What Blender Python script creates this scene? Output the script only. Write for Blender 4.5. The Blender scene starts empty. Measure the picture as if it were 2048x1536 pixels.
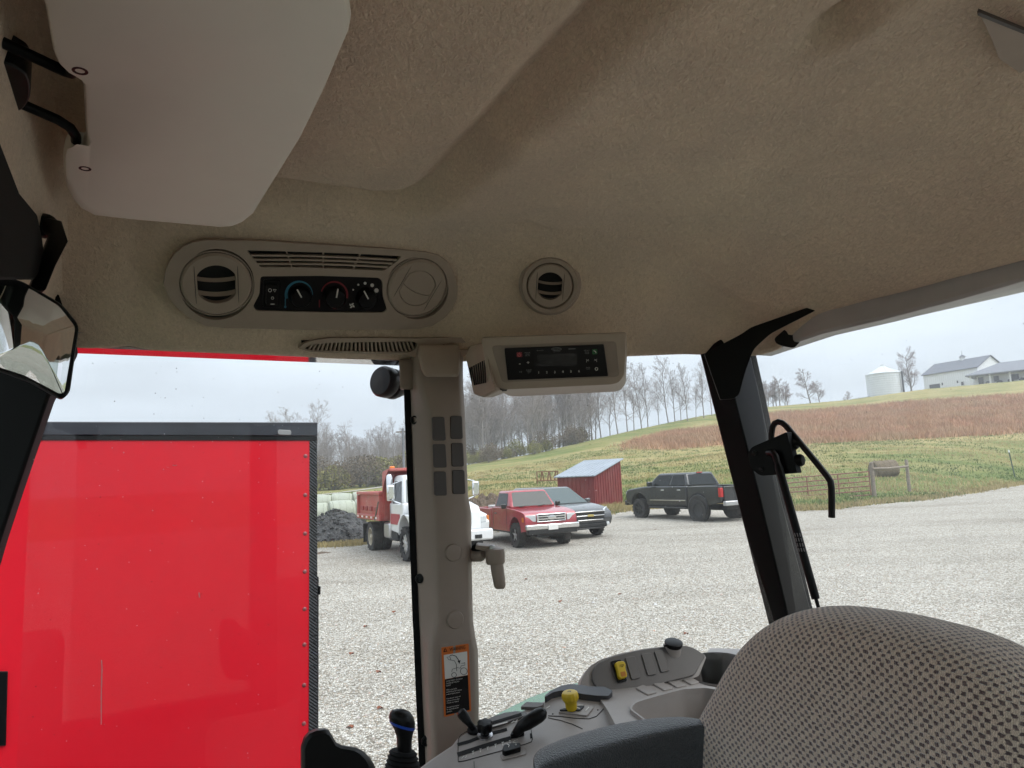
import bpy, bmesh, math, random
import numpy as np
from mathutils import Vector, Matrix, noise as mnoise

rnd = random.Random(7)
scene = bpy.context.scene
COL = scene.collection
R_ = math.radians

# ------------------------------------------------------------------ camera
F_PX = 1400.0                     # focal length in pixels of the 2048 px wide photograph
PITCH, ROLL = R_(7.4), R_(2.5)
CAM = Vector((0.0, 0.0, 2.4))
_F = Vector((0, math.cos(PITCH), math.sin(PITCH)))
_R0 = Vector((1, 0, 0)); _U0 = Vector((0, -math.sin(PITCH), math.cos(PITCH)))
_R = _R0 * math.cos(ROLL) - _U0 * math.sin(ROLL)
_U = _R0 * math.sin(ROLL) + _U0 * math.cos(ROLL)
cam_data = bpy.data.cameras.new('camera')
cam_data.sensor_width = 36.0
cam_data.lens = 36.0 * F_PX / 2048.0
cam_data.clip_start = 0.02
cam_data.clip_end = 5000.0
cam = bpy.data.objects.new('camera', cam_data)
COL.objects.link(cam)
cam.matrix_world = Matrix(((_R.x, _U.x, -_F.x, CAM.x), (_R.y, _U.y, -_F.y, CAM.y), (_R.z, _U.z, -_F.z, CAM.z), (0, 0, 0, 1)))
scene.camera = cam

# ------------------------------------------------------------------ sky, sun, exposure
SUN_EL, SUN_ROT = R_(52), R_(118)
world = bpy.data.worlds.new('World'); scene.world = world
world.use_nodes = True
wn, wl = world.node_tree.nodes, world.node_tree.links
wn.clear()
w_out = wn.new('ShaderNodeOutputWorld'); w_bg = wn.new('ShaderNodeBackground')
w_sky = wn.new('ShaderNodeTexSky'); w_sky.sky_type = 'NISHITA'; w_sky.sun_disc = False
w_sky.sun_elevation = SUN_EL; w_sky.sun_rotation = SUN_ROT; w_sky.air_density = 1.0; w_sky.dust_density = 3.0
w_hsv = wn.new('ShaderNodeHueSaturation'); w_hsv.inputs['Saturation'].default_value = 0.25
wl.new(w_sky.outputs[0], w_hsv.inputs['Color'])
# overcast deck: brighter towards the zenith, soft cloud mottling
w_tc = wn.new('ShaderNodeTexCoord'); w_sep = wn.new('ShaderNodeSeparateXYZ')
wl.new(w_tc.outputs['Generated'], w_sep.inputs[0])
w_rng = wn.new('ShaderNodeMapRange'); w_rng.inputs[1].default_value = 0.0; w_rng.inputs[2].default_value = 1.0
w_rng.inputs[3].default_value = 4.85; w_rng.inputs[4].default_value = 13.5
wl.new(w_sep.outputs['Z'], w_rng.inputs[0])
w_map = wn.new('ShaderNodeMapping'); w_map.inputs['Scale'].default_value = (2.2, 2.2, 7.0)
wl.new(w_tc.outputs['Generated'], w_map.inputs[0])
w_noi = wn.new('ShaderNodeTexNoise'); w_noi.inputs['Scale'].default_value = 1.6; w_noi.inputs['Detail'].default_value = 5.0
wl.new(w_map.outputs[0], w_noi.inputs['Vector'])
w_nr = wn.new('ShaderNodeMapRange'); w_nr.inputs[1].default_value = 0.3; w_nr.inputs[2].default_value = 0.7
w_nr.inputs[3].default_value = 0.84; w_nr.inputs[4].default_value = 1.13
wl.new(w_noi.outputs[0], w_nr.inputs[0])
w_mul = wn.new('ShaderNodeMath'); w_mul.operation = 'MULTIPLY'
wl.new(w_rng.outputs[0], w_mul.inputs[0]); wl.new(w_nr.outputs[0], w_mul.inputs[1])
w_tint = wn.new('ShaderNodeVectorMath'); w_tint.operation = 'SCALE'
w_tint.inputs[0].default_value = (0.875, 0.965, 1.085)
wl.new(w_mul.outputs[0], w_tint.inputs['Scale'])
w_mix = wn.new('ShaderNodeMix'); w_mix.data_type = 'RGBA'; w_mix.inputs[0].default_value = 0.9
wl.new(w_hsv.outputs[0], w_mix.inputs[6]); wl.new(w_tint.outputs[0], w_mix.inputs[7])
wl.new(w_mix.outputs[2], w_bg.inputs['Color'])
w_bg.inputs['Strength'].default_value = 0.10
wl.new(w_bg.outputs[0], w_out.inputs['Surface'])

sun_d = bpy.data.lights.new('sun', 'SUN'); sun_d.energy = 1.5; sun_d.angle = R_(40); sun_d.color = (1.0, 0.97, 0.93)
sun = bpy.data.objects.new('sun', sun_d); COL.objects.link(sun)
_sd = Vector((math.sin(SUN_ROT) * math.cos(SUN_EL), math.cos(SUN_ROT) * math.cos(SUN_EL), math.sin(SUN_EL)))
sun.rotation_euler = _sd.to_track_quat('Z', 'Y').to_euler()
sun.location = (0, 0, 60)

scene.view_settings.view_transform = 'Standard'
scene.view_settings.look = 'None'
scene.view_settings.exposure = 0.86
scene.view_settings.gamma = 1.0
scene.view_settings.use_curve_mapping = False
cy = scene.cycles
cy.use_denoising = True
cy.use_adaptive_sampling = True; cy.adaptive_threshold = 0.02
cy.volume_bounces = 0
cy.denoiser = 'OPENIMAGEDENOISE'
cy.max_bounces = 8; cy.diffuse_bounces = 5; cy.glossy_bounces = 5; cy.transmission_bounces = 6; cy.transparent_max_bounces = 24
cy.sample_clamp_indirect = 6.0
cy.caustics_reflective = False; cy.caustics_refractive = False

# ------------------------------------------------------------------ pixels to rays, cab frame
def ray(px, py):
    return _F + _R * ((px - 1024.0) / F_PX) - _U * ((py - 768.0) / F_PX)
def at(px, py, depth):
    return CAM + ray(px, py) * depth
def on_plane(px, py, p0, n):
    d = ray(px, py); t = (p0 - CAM).dot(n) / d.dot(n)
    return CAM + d * t
CA = R_(28.0)
U_AX = Vector((math.cos(CA), math.sin(CA), 0))     # towards the rear of the tractor
N_AX = Vector((-math.sin(CA), math.cos(CA), 0))    # towards its right-hand side
Z_AX = Vector((0, 0, 1))
def cab(u, n, h):
    """cab frame to world: u rearward, n towards the right-hand side, h above camera height"""
    return CAM + U_AX * u + N_AX * n + Z_AX * h
def to_cab(p):
    q = p - CAM
    return q.dot(U_AX), q.dot(N_AX), q.z
def on_u(px, py, u): return on_plane(px, py, cab(u, 0, 0), U_AX)
def on_n(px, py, n): return on_plane(px, py, cab(0, n, 0), N_AX)
def on_h(px, py, h): return on_plane(px, py, cab(0, 0, h), Z_AX)
def project(p):
    q = p - CAM; d = q.dot(_F)
    return 1024 + F_PX * q.dot(_R) / d, 768 - F_PX * q.dot(_U) / d, d

# ------------------------------------------------------------------ materials
MATS = {}
def _new(name):
    m = bpy.data.materials.new(name); m.use_nodes = True
    nt = m.node_tree; b = nt.nodes['Principled BSDF']
    MATS[name] = m
    return m, nt.nodes, nt.links, b
def ramp(n, stops, interp='LINEAR'):
    r = n.new('ShaderNodeValToRGB'); cr = r.color_ramp; cr.interpolation = interp
    while len(cr.elements) < len(stops): cr.elements.new(0.5)
    for e, (p, c) in zip(cr.elements, stops):
        e.position = p; e.color = (*c, 1) if len(c) == 3 else c
    return r
def mat(name, col, rough=0.6, metal=0.0, var=0.0, vscale=8.0, bump=0.0, bscale=120.0, spec=0.5, coat=0.0, dirt=None, dirt_amt=0.0, sheen=0.0, bdist=0.001):
    """principled paint with a little colour variation, fine relief and optional grime patches"""
    if name in MATS: return MATS[name]
    m, n, l, b = _new(name)
    b.inputs['Roughness'].default_value = rough; b.inputs['Metallic'].default_value = metal
    b.inputs['Specular IOR Level'].default_value = spec; b.inputs['Coat Weight'].default_value = coat
    b.inputs['Base Color'].default_value = (*col, 1)
    if sheen: b.inputs['Sheen Weight'].default_value = sheen
    tc = n.new('ShaderNodeTexCoord'); cur = None
    if var or dirt is not None:
        tx = n.new('ShaderNodeTexNoise'); tx.inputs['Scale'].default_value = vscale; tx.inputs['Detail'].default_value = 6; tx.inputs['Roughness'].default_value = 0.65
        l.new(tc.outputs['Object'], tx.inputs['Vector'])
        k = 1 - var; k2 = 1 + var
        rp = ramp(n, [(0.28, tuple(c * k for c in col)), (0.72, tuple(min(1, c * k2) for c in col))])
        l.new(tx.outputs[0], rp.inputs[0]); cur = rp.outputs[0]
        if dirt is not None:
            t2 = n.new('ShaderNodeTexNoise'); t2.inputs['Scale'].default_value = vscale * 0.45; t2.inputs['Detail'].default_value = 8; t2.inputs['Roughness'].default_value = 0.7
            l.new(tc.outputs['Object'], t2.inputs['Vector'])
            mr = n.new('ShaderNodeMapRange'); mr.inputs[1].default_value = 0.42; mr.inputs[2].default_value = 0.7; mr.inputs[3].default_value = 0; mr.inputs[4].default_value = dirt_amt
            l.new(t2.outputs[0], mr.inputs[0])
            mx = n.new('ShaderNodeMix'); mx.data_type = 'RGBA'; l.new(mr.outputs[0], mx.inputs[0]); l.new(cur, mx.inputs[6]); mx.inputs[7].default_value = (*dirt, 1)
            cur = mx.outputs[2]
        l.new(cur, b.inputs['Base Color'])
    if bump:
        tb = n.new('ShaderNodeTexNoise'); tb.inputs['Scale'].default_value = bscale; tb.inputs['Detail'].default_value = 3
        l.new(tc.outputs['Object'], tb.inputs['Vector'])
        bp = n.new('ShaderNodeBump'); bp.inputs['Strength'].default_value = bump; bp.inputs['Distance'].default_value = bdist
        l.new(tb.outputs[0], bp.inputs['Height']); l.new(bp.outputs[0], b.inputs['Normal'])
    return m
def emit_print(name, col, rough=0.6):
    return mat(name, col, rough)

# ------------------------------------------------------------------ mesh building
def root_off(p):
    o = Vector((0, 0, 0))
    while p is not None:
        o += p.location; p = p.parent
    return o
class MB:
    """collects vertices and faces; build() links them as ONE mesh object"""
    def __init__(s): s.v = []; s.f = []
    def add(s, vs, fs):
        k = len(s.v); s.v += [Vector(v) for v in vs]; s.f += [tuple(i + k for i in f) for f in fs]; return s
    def box(s, c, sz, rot=None):
        c = Vector(c); hx, hy, hz = (q / 2 for q in sz)
        vs = [Vector((x, y, z)) for x in (-hx, hx) for y in (-hy, hy) for z in (-hz, hz)]
        if rot is not None: vs = [rot @ v for v in vs]
        return s.add([v + c for v in vs], [(0, 1, 3, 2), (4, 6, 7, 5), (0, 4, 5, 1), (2, 3, 7, 6), (0, 2, 6, 4), (1, 5, 7, 3)])
    def prism(s, poly, vec, inset=None):
        """closed prism: polygon (world points) swept by vec"""
        n = len(poly); vec = Vector(vec)
        vs = [Vector(p) for p in poly] + [Vector(p) + vec for p in poly]
        fs = [tuple(range(n - 1, -1, -1)), tuple(range(n, 2 * n))] + [(i, (i + 1) % n, n + (i + 1) % n, n + i) for i in range(n)]
        return s.add(vs, fs)
    def loft(s, rings, cap=True, closed=True):
        n = len(rings[0]); vs = [p for r in rings for p in r]; fs = []
        for i in range(len(rings) - 1):
            for j in range(n if closed else n - 1):
                a = i * n + j; b2 = i * n + (j + 1) % n
                fs.append((a, b2, b2 + n, a + n))
        if cap:
            fs.append(tuple(range(n - 1, -1, -1))); fs.append(tuple(range((len(rings) - 1) * n, len(rings) * n)))
        return s.add(vs, fs)
    def tube(s, path, rad, seg=8, cap=True):
        path = [Vector(p) for p in path]; m = len(path)
        if not hasattr(rad, '__len__'): rad = [rad] * m
        t0 = (path[1] - path[0]).normalized()
        ref = Vector((0, 0, 1)) if abs(t0.z) < 0.9 else Vector((1, 0, 0))
        a = t0.cross(ref).normalized(); rings = []
        for i, p in enumerate(path):
            t = (path[min(i + 1, m - 1)] - path[max(i - 1, 0)]).normalized()
            a = (a - t * a.dot(t)).normalized(); b2 = t.cross(a)
            rings.append([p + (a * math.cos(2 * math.pi * k / seg) + b2 * math.sin(2 * math.pi * k / seg)) * rad[i] for k in range(seg)])
        return s.loft(rings, cap)
    def lathe(s, o, axis, prof, seg=24, ref=None, scale2=1.0):
        """prof: list of (radius, height along axis)"""
        o = Vector(o); ax = Vector(axis).normalized()
        if ref is None: ref = Vector((0, 0, 1)) if abs(ax.z) < 0.9 else Vector((1, 0, 0))
        a = (ref - ax * ref.dot(ax)).normalized(); b2 = ax.cross(a)
        rings = [[o + ax * h + (a * math.cos(2 * math.pi * k / seg) + b2 * math.sin(2 * math.pi * k / seg) * scale2) * r for k in range(seg)] for r, h in prof]
        return s.loft(rings, True)
    def ball(s, c, r, seg=12, rings=8, squash=(1, 1, 1)):
        c = Vector(c); rr = []
        for i in range(rings + 1):
            ph = math.pi * (i + 0.02) / (rings + 0.04)
            rr.append([c + Vector((math.sin(ph) * math.cos(2 * math.pi * k / seg) * squash[0], math.sin(ph) * math.sin(2 * math.pi * k / seg) * squash[1], -math.cos(ph) * squash[2])) * r for k in range(seg)])
        return s.loft(rr, True)
    def build(s, name, m=None, parent=None, local=False, smooth=None, bevel=0.0, bseg=2, sub=0, angle=30):
        off = Vector((0, 0, 0)) if local else root_off(parent)
        me = bpy.data.meshes.new(name)
        me.from_pydata([(v - off)[:] for v in s.v], [], s.f); me.update()
        bm = bmesh.new(); bm.from_mesh(me); bmesh.ops.recalc_face_normals(bm, faces=bm.faces); bm.to_mesh(me); bm.free()
        return link(name, me, m, parent, smooth, bevel, bseg, sub, angle)
def link(name, me, m=None, parent=None, smooth=None, bevel=0.0, bseg=2, sub=0, angle=30):
    o = bpy.data.objects.new(name, me); COL.objects.link(o)
    if m is not None: me.materials.append(MATS[m] if isinstance(m, str) else m)
    if parent is not None: o.parent = parent
    if bevel:
        md = o.modifiers.new('bevel', 'BEVEL'); md.width = bevel; md.segments = bseg; md.limit_method = 'ANGLE'; md.angle_limit = R_(angle); md.harden_normals = False
    if sub:
        md = o.modifiers.new('sub', 'SUBSURF'); md.levels = sub; md.render_levels = sub
    if smooth is None: smooth = bool(bevel or sub)
    if smooth:
        me.shade_smooth()
        if not sub:
            try: me.set_sharp_from_angle(angle=R_(38 if not bevel else 60))
            except Exception: pass
    return o
def empty(name, loc=(0, 0, 0), rz=0.0):
    o = bpy.data.objects.new(name, None); COL.objects.link(o); o.location = loc; o.rotation_euler = (0, 0, rz); o.empty_display_size = 0.1
    return o
def tag(o, label=None, cat=None, group=None, kind=None):
    if label: o['label'] = label
    if cat: o['category'] = cat
    if group: o['group'] = group
    if kind: o['kind'] = kind
    return o
def thing(name, label, cat, loc=(0, 0, 0), rz=0.0, group=None):
    return tag(empty(name, loc, rz), label, cat, group)
def copy_tree(o, parent=None):
    c = o.copy(); COL.objects.link(c); c.parent = parent
    for ch in list(o.children): copy_tree(ch, c)
    return c
def smoothstep(a, b, x):
    t = min(1.0, max(0.0, (x - a) / (b - a))); return t * t * (3 - 2 * t)
def interp(x, tab):
    if x <= tab[0][0]: return tab[0][1]
    for (a, va), (b, vb) in zip(tab, tab[1:]):
        if x <= b: return va + (vb - va) * (x - a) / (b - a)
    return tab[-1][1]
def round_poly(pts, r, seg=5):
    """2-D polygon with rounded corners (r one radius or one per corner)"""
    n = len(pts); out = []
    rs = r if hasattr(r, '__len__') else [r] * n
    for i in range(n):
        p = Vector(pts[i]); a = Vector(pts[i - 1]); b = Vector(pts[(i + 1) % n])
        da = (a - p); db = (b - p); k = min(rs[i], da.length * 0.48, db.length * 0.48)
        if k <= 0.0: out.append(tuple(p)); continue
        p1 = p + da.normalized() * k; p2 = p + db.normalized() * k
        for q in range(seg + 1):
            t = q / seg
            out.append(tuple(p1 * (1 - t) ** 2 + p * 2 * t * (1 - t) + p2 * t * t))
    return out
class Plane:
    """a flat patch of the cab on which pixel outlines are laid out"""
    def __init__(s, p0, n): s.p0 = Vector(p0); s.n = Vector(n).normalized()
    def __call__(s, px, py, off=0.0): return on_plane(px, py, s.p0 + s.n * off, s.n)
    def poly(s, pts, off=0.0): return [s(x, y, 0) + s.n * off for x, y in pts]
    def slab(s, name, pts, thick, m, parent, off=0.0, bevel=0.0, **k):
        """outline in pixels, laid on the plane, rising `thick` along its normal from `off`"""
        return MB().prism(s.poly(pts, off), s.n * thick).build(name, m, parent, bevel=bevel, **k)
    def basis(s, px, py):
        c = s(px, py); e = s(px + 4, py) - c; e = (e - s.n * e.dot(s.n)).normalized()
        return c, e, s.n.cross(e)
def text_obj(name, body, size, m, parent, origin, ex, ey, align='CENTER', thick=0.0, sx=1.0):
    """flat lettering as a mesh: origin, ex reading direction, ey up direction"""
    cu = bpy.data.curves.new(name, 'FONT'); cu.body = body; cu.size = size; cu.align_x = align; cu.align_y = 'CENTER'; cu.extrude = thick; cu.resolution_u = 2
    tmp = bpy.data.objects.new(name + '_src', cu); COL.objects.link(tmp)
    dg = bpy.context.evaluated_depsgraph_get()
    me = bpy.data.meshes.new_from_object(tmp.evaluated_get(dg))
    bpy.data.objects.remove(tmp)
    ex = Vector(ex).normalized(); ey = Vector(ey).normalized(); ez = ex.cross(ey)
    off = root_off(parent)
    for v in me.vertices:
        q = v.co.copy(); v.co = Vector(origin) - off + ex * q.x * sx + ey * q.y + ez * q.z
    me.name = name
    return link(name, me, m, parent, smooth=False)
# ================================================================== ground
def az_of(px, py):
    d = ray(px, py); return math.atan2(d.x, d.y)
def z_at(px, py, dist):
    d = ray(px, py); return CAM.z + dist * d.z / math.hypot(d.x, d.y)
def lot_z(x, y): return 0.009 * max(0.0, y) * smoothstep(-1, 8, y)
# skyline of the fields: (pixel x, pixel y, metres away)
_cr = [(-200, 990, 120), (500, 980, 110), (640, 976, 100), (760, 970, 95), (930, 930, 92), (1080, 905, 97), (1200, 876, 106), (1300, 853, 120),
       (1400, 832, 130), (1520, 815, 145), (1700, 799, 165), (1850, 778, 175), (2048, 760, 180), (2500, 725, 190)]
CREST_R = [(az_of(x, y), d) for x, y, d in _cr]
CREST_Z = [(az_of(x, y), z_at(x, y, d)) for x, y, d in _cr]
# edge of the gravel lot
def _lot_hit(px, py):
    d = ray(px, py); t = 10.0
    for _ in range(30):
        p = CAM + d * t; t *= (CAM.z - lot_z(p.x, p.y)) / max(1e-6, CAM.z - p.z)
    p = CAM + d * t
    return math.atan2(p.x, p.y), math.hypot(p.x, p.y)
_ed = [(-700, 1120), (600, 1096), (720, 1090), (800, 1075), (950, 1068), (1130, 1034), (1200, 1031), (1260, 1020), (1400, 1013), (1560, 1023), (1660, 1019), (1750, 1008), (1850, 1000), (1950, 985), (2048, 968), (2300, 943)]
EDGE_R = [_lot_hit(x, y) for x, y in _ed]
EDGE_R = [(-math.pi, 30.0), (-1.3, 30.0)] + EDGE_R + [(1.25, 50.0), (math.pi, 40.0)]
def polar(x, y): return math.atan2(x, y), math.hypot(x, y)
def hill_t(th, r):
    re, rc = interp(th, EDGE_R), interp(th, CREST_R)
    return (r - re) / (rc - re)
def ground_z(x, y):
    th, r = polar(x, y)
    z0 = lot_z(x, y)
    side = smoothstep(1.5, 0.9, abs(th))
    re, rc, zc = interp(th, EDGE_R), interp(th, CREST_R), interp(th, CREST_Z)
    if r <= re: return z0
    ze = lot_z(math.sin(th) * re, math.cos(th) * re)
    t = (r - re) / (rc - re)
    if t <= 1.0:
        f = t * 0.72 + 0.28 * t * t
        bump = 0.22 * math.sin(t * 23 + th * 5) * math.sin(math.pi * min(1, t * 1.3)) * smoothstep(0.1, 0.35, t) * smoothstep(-0.1, 0.25, th)
        z = ze + (zc - ze) * f + bump * smoothstep(1.0, 0.8, t)
    else:
        z = zc + (r - rc) * 0.012 * smoothstep(0, 60, r - rc)
        z = min(z, zc + 4)
    z += 0.35 * mnoise.noise(Vector((x * 0.05, y * 0.05, 3.1))) * smoothstep(0, 12, r - re) * smoothstep(1.0, 0.9, t)
    return z0 * (1 - side) + z * side
def ground_hit(px, py, far=260.0):
    """first point where a pixel's ray meets the ground"""
    d = ray(px, py); k = math.hypot(d.x, d.y); r = 2.0
    while r < far:
        p = CAM + d * (r / k)
        if p.z <= ground_z(p.x, p.y):
            lo, hi = r - 0.5, r
            for _ in range(14):
                m_ = (lo + hi) / 2; p = CAM + d * (m_ / k)
                if p.z <= ground_z(p.x, p.y): hi = m_
                else: lo = m_
            p = CAM + d * (hi / k); return Vector((p.x, p.y, ground_z(p.x, p.y)))
        r += 0.5
    p = CAM + d * (far / k); return Vector((p.x, p.y, ground_z(p.x, p.y)))
def ground_at(px, dist, py=950):
    """ground point in the direction of pixel column px, `dist` metres along the view"""
    d = ray(px, py); p = CAM + d * (dist / d.y); return Vector((p.x, p.y, ground_z(p.x, p.y)))

# land cover along the hill: the strip of red-brown broomsedge, in fractions of the climb
def t_pix(px, py):
    p = ground_hit(px, py); th, r = polar(p.x, p.y); return th, hill_t(th, r)
RED_LO = [t_pix(x, y) for x, y in [(1230, 905), (1330, 900), (1450, 893), (1560, 892), (1700, 884), (1850, 878), (2048, 868)]]
RED_HI = [t_pix(x, y) for x, y in [(1230, 893), (1330, 868), (1450, 852), (1560, 827), (1700, 815), (1850, 803), (2048, 788)]]
def red_cover(th, t):
    lo, hi = interp(th, RED_LO), interp(th, RED_HI)
    return smoothstep(lo - 0.012, lo + 0.03, t) * smoothstep(hi + 0.03, hi - 0.05, t) * smoothstep(RED_LO[0][0] - 0.01, RED_LO[1][0] + 0.03, th)

# --- grass material
m, n, l, b = _new('field_grass')
tc = n.new('ShaderNodeTexCoord')
mp = n.new('ShaderNodeMapping'); mp.inputs['Scale'].default_value = (0.10, 0.34, 0.34); mp.inputs['Rotation'].default_value = (0, 0, R_(8))
l.new(tc.outputs['Object'], mp.inputs[0])
n1 = n.new('ShaderNodeTexNoise'); n1.inputs['Scale'].default_value = 1.0; n1.inputs['Detail'].default_value = 9; n1.inputs['Roughness'].default_value = 0.72
l.new(mp.outputs[0], n1.inputs['Vector'])
n2 = n.new('ShaderNodeTexNoise'); n2.inputs['Scale'].default_value = 4.0; n2.inputs['Detail'].default_value = 6; n2.inputs['Roughness'].default_value = 0.75
l.new(tc.outputs['Object'], n2.inputs['Vector'])
r1 = ramp(n, [(0.28, (0.085, 0.125, 0.030)), (0.44, (0.150, 0.175, 0.055)), (0.56, (0.235, 0.215, 0.085)), (0.72, (0.345, 0.280, 0.130))])
add = n.new('ShaderNodeMath'); add.operation = 'MULTIPLY_ADD'; l.new(n2.outputs[0], add.inputs[0]); add.inputs[1].default_value = 0.5
l.new(n1.outputs[0], add.inputs[2])
sub_ = n.new('ShaderNodeMath'); sub_.operation = 'SUBTRACT'; l.new(add.outputs[0], sub_.inputs[0]); sub_.inputs[1].default_value = 0.25
at_g = n.new('ShaderNodeAttribute'); at_g.attribute_name = 'straw'
ad2 = n.new('ShaderNodeMath'); ad2.operation = 'ADD'; l.new(sub_.outputs[0], ad2.inputs[0]); l.new(at_g.outputs['Fac'], ad2.inputs[1])
l.new(ad2.outputs[0], r1.inputs[0])
at_r = n.new('ShaderNodeAttribute'); at_r.attribute_name = 'weeds'
r2 = ramp(n, [(0.3, (0.26, 0.14, 0.075)), (0.5, (0.36, 0.195, 0.105)), (0.7, (0.40, 0.26, 0.135))])
l.new(sub_.outputs[0], r2.inputs[0])
n3 = n.new('ShaderNodeTexNoise'); n3.inputs['Scale'].default_value = 0.35; n3.inputs['Detail'].default_value = 7; n3.inputs['Roughness'].default_value = 0.7
l.new(tc.outputs['Object'], n3.inputs['Vector'])
mrn = n.new('ShaderNodeMapRange'); mrn.inputs[1].default_value = 0.35; mrn.inputs[2].default_value = 0.55; l.new(n3.outputs[0], mrn.inputs[0])
mlt = n.new('ShaderNodeMath'); mlt.operation = 'MULTIPLY'; l.new(at_r.outputs['Fac'], mlt.inputs[0]); l.new(mrn.outputs[0], mlt.inputs[1])
mx = n.new('ShaderNodeMix'); mx.data_type = 'RGBA'; l.new(mlt.outputs[0], mx.inputs[0]); l.new(r1.outputs[0], mx.inputs[6]); l.new(r2.outputs[0], mx.inputs[7])
l.new(mx.outputs[2], b.inputs['Base Color']); b.inputs['Roughness'].default_value = 0.95; b.inputs['Specular IOR Level'].default_value = 0.1
bp = n.new('ShaderNodeBump'); bp.inputs['Strength'].default_value = 0.8; bp.inputs['Distance'].default_value = 0.12; l.new(n2.outputs[0], bp.inputs['Height']); l.new(bp.outputs[0], b.inputs['Normal'])

# --- gravel material: limestone chips with worn wheel tracks
m, n, l, b = _new('limestone_gravel')
tc = n.new('ShaderNodeTexCoord')
vo = n.new('ShaderNodeTexVoronoi'); vo.inputs['Scale'].default_value = 44.0; vo.inputs['Randomness'].default_value = 1.0
l.new(tc.outputs['Object'], vo.inputs['Vector'])
ve = n.new('ShaderNodeTexVoronoi'); ve.feature = 'DISTANCE_TO_EDGE'; ve.inputs['Scale'].default_value = 44.0
l.new(tc.outputs['Object'], ve.inputs['Vector'])
sepc = n.new('ShaderNodeSeparateColor'); l.new(vo.outputs['Color'], sepc.inputs[0])
rc_ = ramp(n, [(0.0, (0.20, 0.175, 0.14)), (0.3, (0.37, 0.335, 0.285)), (0.6, (0.54, 0.51, 0.455)), (0.85, (0.74, 0.71, 0.66)), (1.0, (0.42, 0.33, 0.24))])
l.new(sepc.outputs[0], rc_.inputs[0])
big = n.new('ShaderNodeTexNoise'); big.inputs['Scale'].default_value = 0.22; big.inputs['Detail'].default_value = 7; big.inputs['Roughness'].default_value = 0.65
mpb = n.new('ShaderNodeMapping'); mpb.inputs['Scale'].default_value = (0.55, 1.8, 1); mpb.inputs['Rotation'].default_value = (0, 0, R_(-14)); l.new(tc.outputs['Object'], mpb.inputs[0]); l.new(mpb.outputs[0], big.inputs['Vector'])
rb = ramp(n, [(0.3, (0.76, 0.735, 0.69)), (0.46, (0.98, 0.97, 0.95)), (0.56, (1.06, 1.05, 1.03)), (0.7, (1.18, 1.18, 1.17))]); l.new(big.outputs[0], rb.inputs[0])
mm = n.new('ShaderNodeMix'); mm.data_type = 'RGBA'; mm.blend_type = 'MULTIPLY'; mm.inputs[0].default_value = 1.0
l.new(rc_.outputs[0], mm.inputs[6]); l.new(rb.outputs[0], mm.inputs[7])
gap = n.new('ShaderNodeMapRange'); gap.inputs[1].default_value = 0.0; gap.inputs[2].default_value = 0.16; gap.inputs[3].default_value = 0.55; gap.inputs[4].default_value = 1.0
l.new(ve.outputs['Distance'], gap.inputs[0])
mg = n.new('ShaderNodeMix'); mg.data_type = 'RGBA'; mg.blend_type = 'MULTIPLY'; mg.inputs[0].default_value = 1.0
l.new(mm.outputs[2], mg.inputs[6]); l.new(gap.outputs[0], mg.inputs[7])
l.new(mg.outputs[2], b.inputs['Base Color']); b.inputs['Roughness'].default_value = 0.9; b.inputs['Specular IOR Level'].default_value = 0.25
bp = n.new('ShaderNodeBump'); bp.inputs['Strength'].default_value = 1.0; bp.inputs['Distance'].default_value = 0.02
l.new(gap.outputs[0], bp.inputs['Height']); l.new(bp.outputs[0], b.inputs['Normal'])

def _thetas():
    v = list(np.arange(R_(-44), R_(50), R_(0.22)))
    return list(np.arange(-math.pi, R_(-44), R_(6))) + v + list(np.arange(R_(50), math.pi, R_(6)))
def make_ground():
    th = _thetas(); nt = len(th)
    rad = [0.0, 5, 10, 15, 19] + list(np.arange(20, 60, 0.8)) + list(np.arange(60, 200, 1.6)) + [205, 215, 230, 260, 300, 400, 550, 700]
    vs, fs, weeds, straw = [], [], [], []
    for r in rad:
        for a in th:
            x, y = math.sin(a) * r, math.cos(a) * r
            re = interp(a, EDGE_R)
            dz = -0.05 if r < re - 0.4 else 0.0
            vs.append((x, y, ground_z(x, y) + dz))
            t = hill_t(a, r)
            weeds.append(red_cover(a, t) if t > 0 and abs(a) < 0.85 else 0.0)
            s_ = 0.0
            if abs(a) < 0.9:
                s_ += 0.10 * smoothstep(0.12, 0.3, t) - 0.13 * smoothstep(0.16, 0.03, t) * smoothstep(0.3, 0.42, a)
                s_ += 0.12 * math.exp(-((t - interp(a, RED_LO) + 0.03) / 0.025) ** 2) * smoothstep(0.2, 0.4, a)
                s_ -= 0.12 * smoothstep(0.75, 0.9, t) * smoothstep(0.45, 0.15, abs(a - 0.05))
                s_ += 0.1 * math.exp(-((r - re) / 1.2) ** 2)
            straw.append(s_)
    for i in range(len(rad) - 1):
        for j in range(nt):
            a0, a1 = i * nt + j, i * nt + (j + 1) % nt
            fs.append((a0, a1, a1 + nt, a0 + nt))
    me = bpy.data.meshes.new('ground'); me.from_pydata(vs, [], fs); me.update()
    for nm, dat in (('weeds', weeds), ('straw', straw)):
        me.attributes.new(nm, 'FLOAT', 'POINT').data.foreach_set('value', dat)
    me.flip_normals() if me.polygons[nt * 3].normal.z < 0 else None
    return tag(link('ground', me, 'field_grass', smooth=True), 'grassy field climbing to a low hill behind the gravel lot', 'ground', kind='structure')
make_ground()
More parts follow.
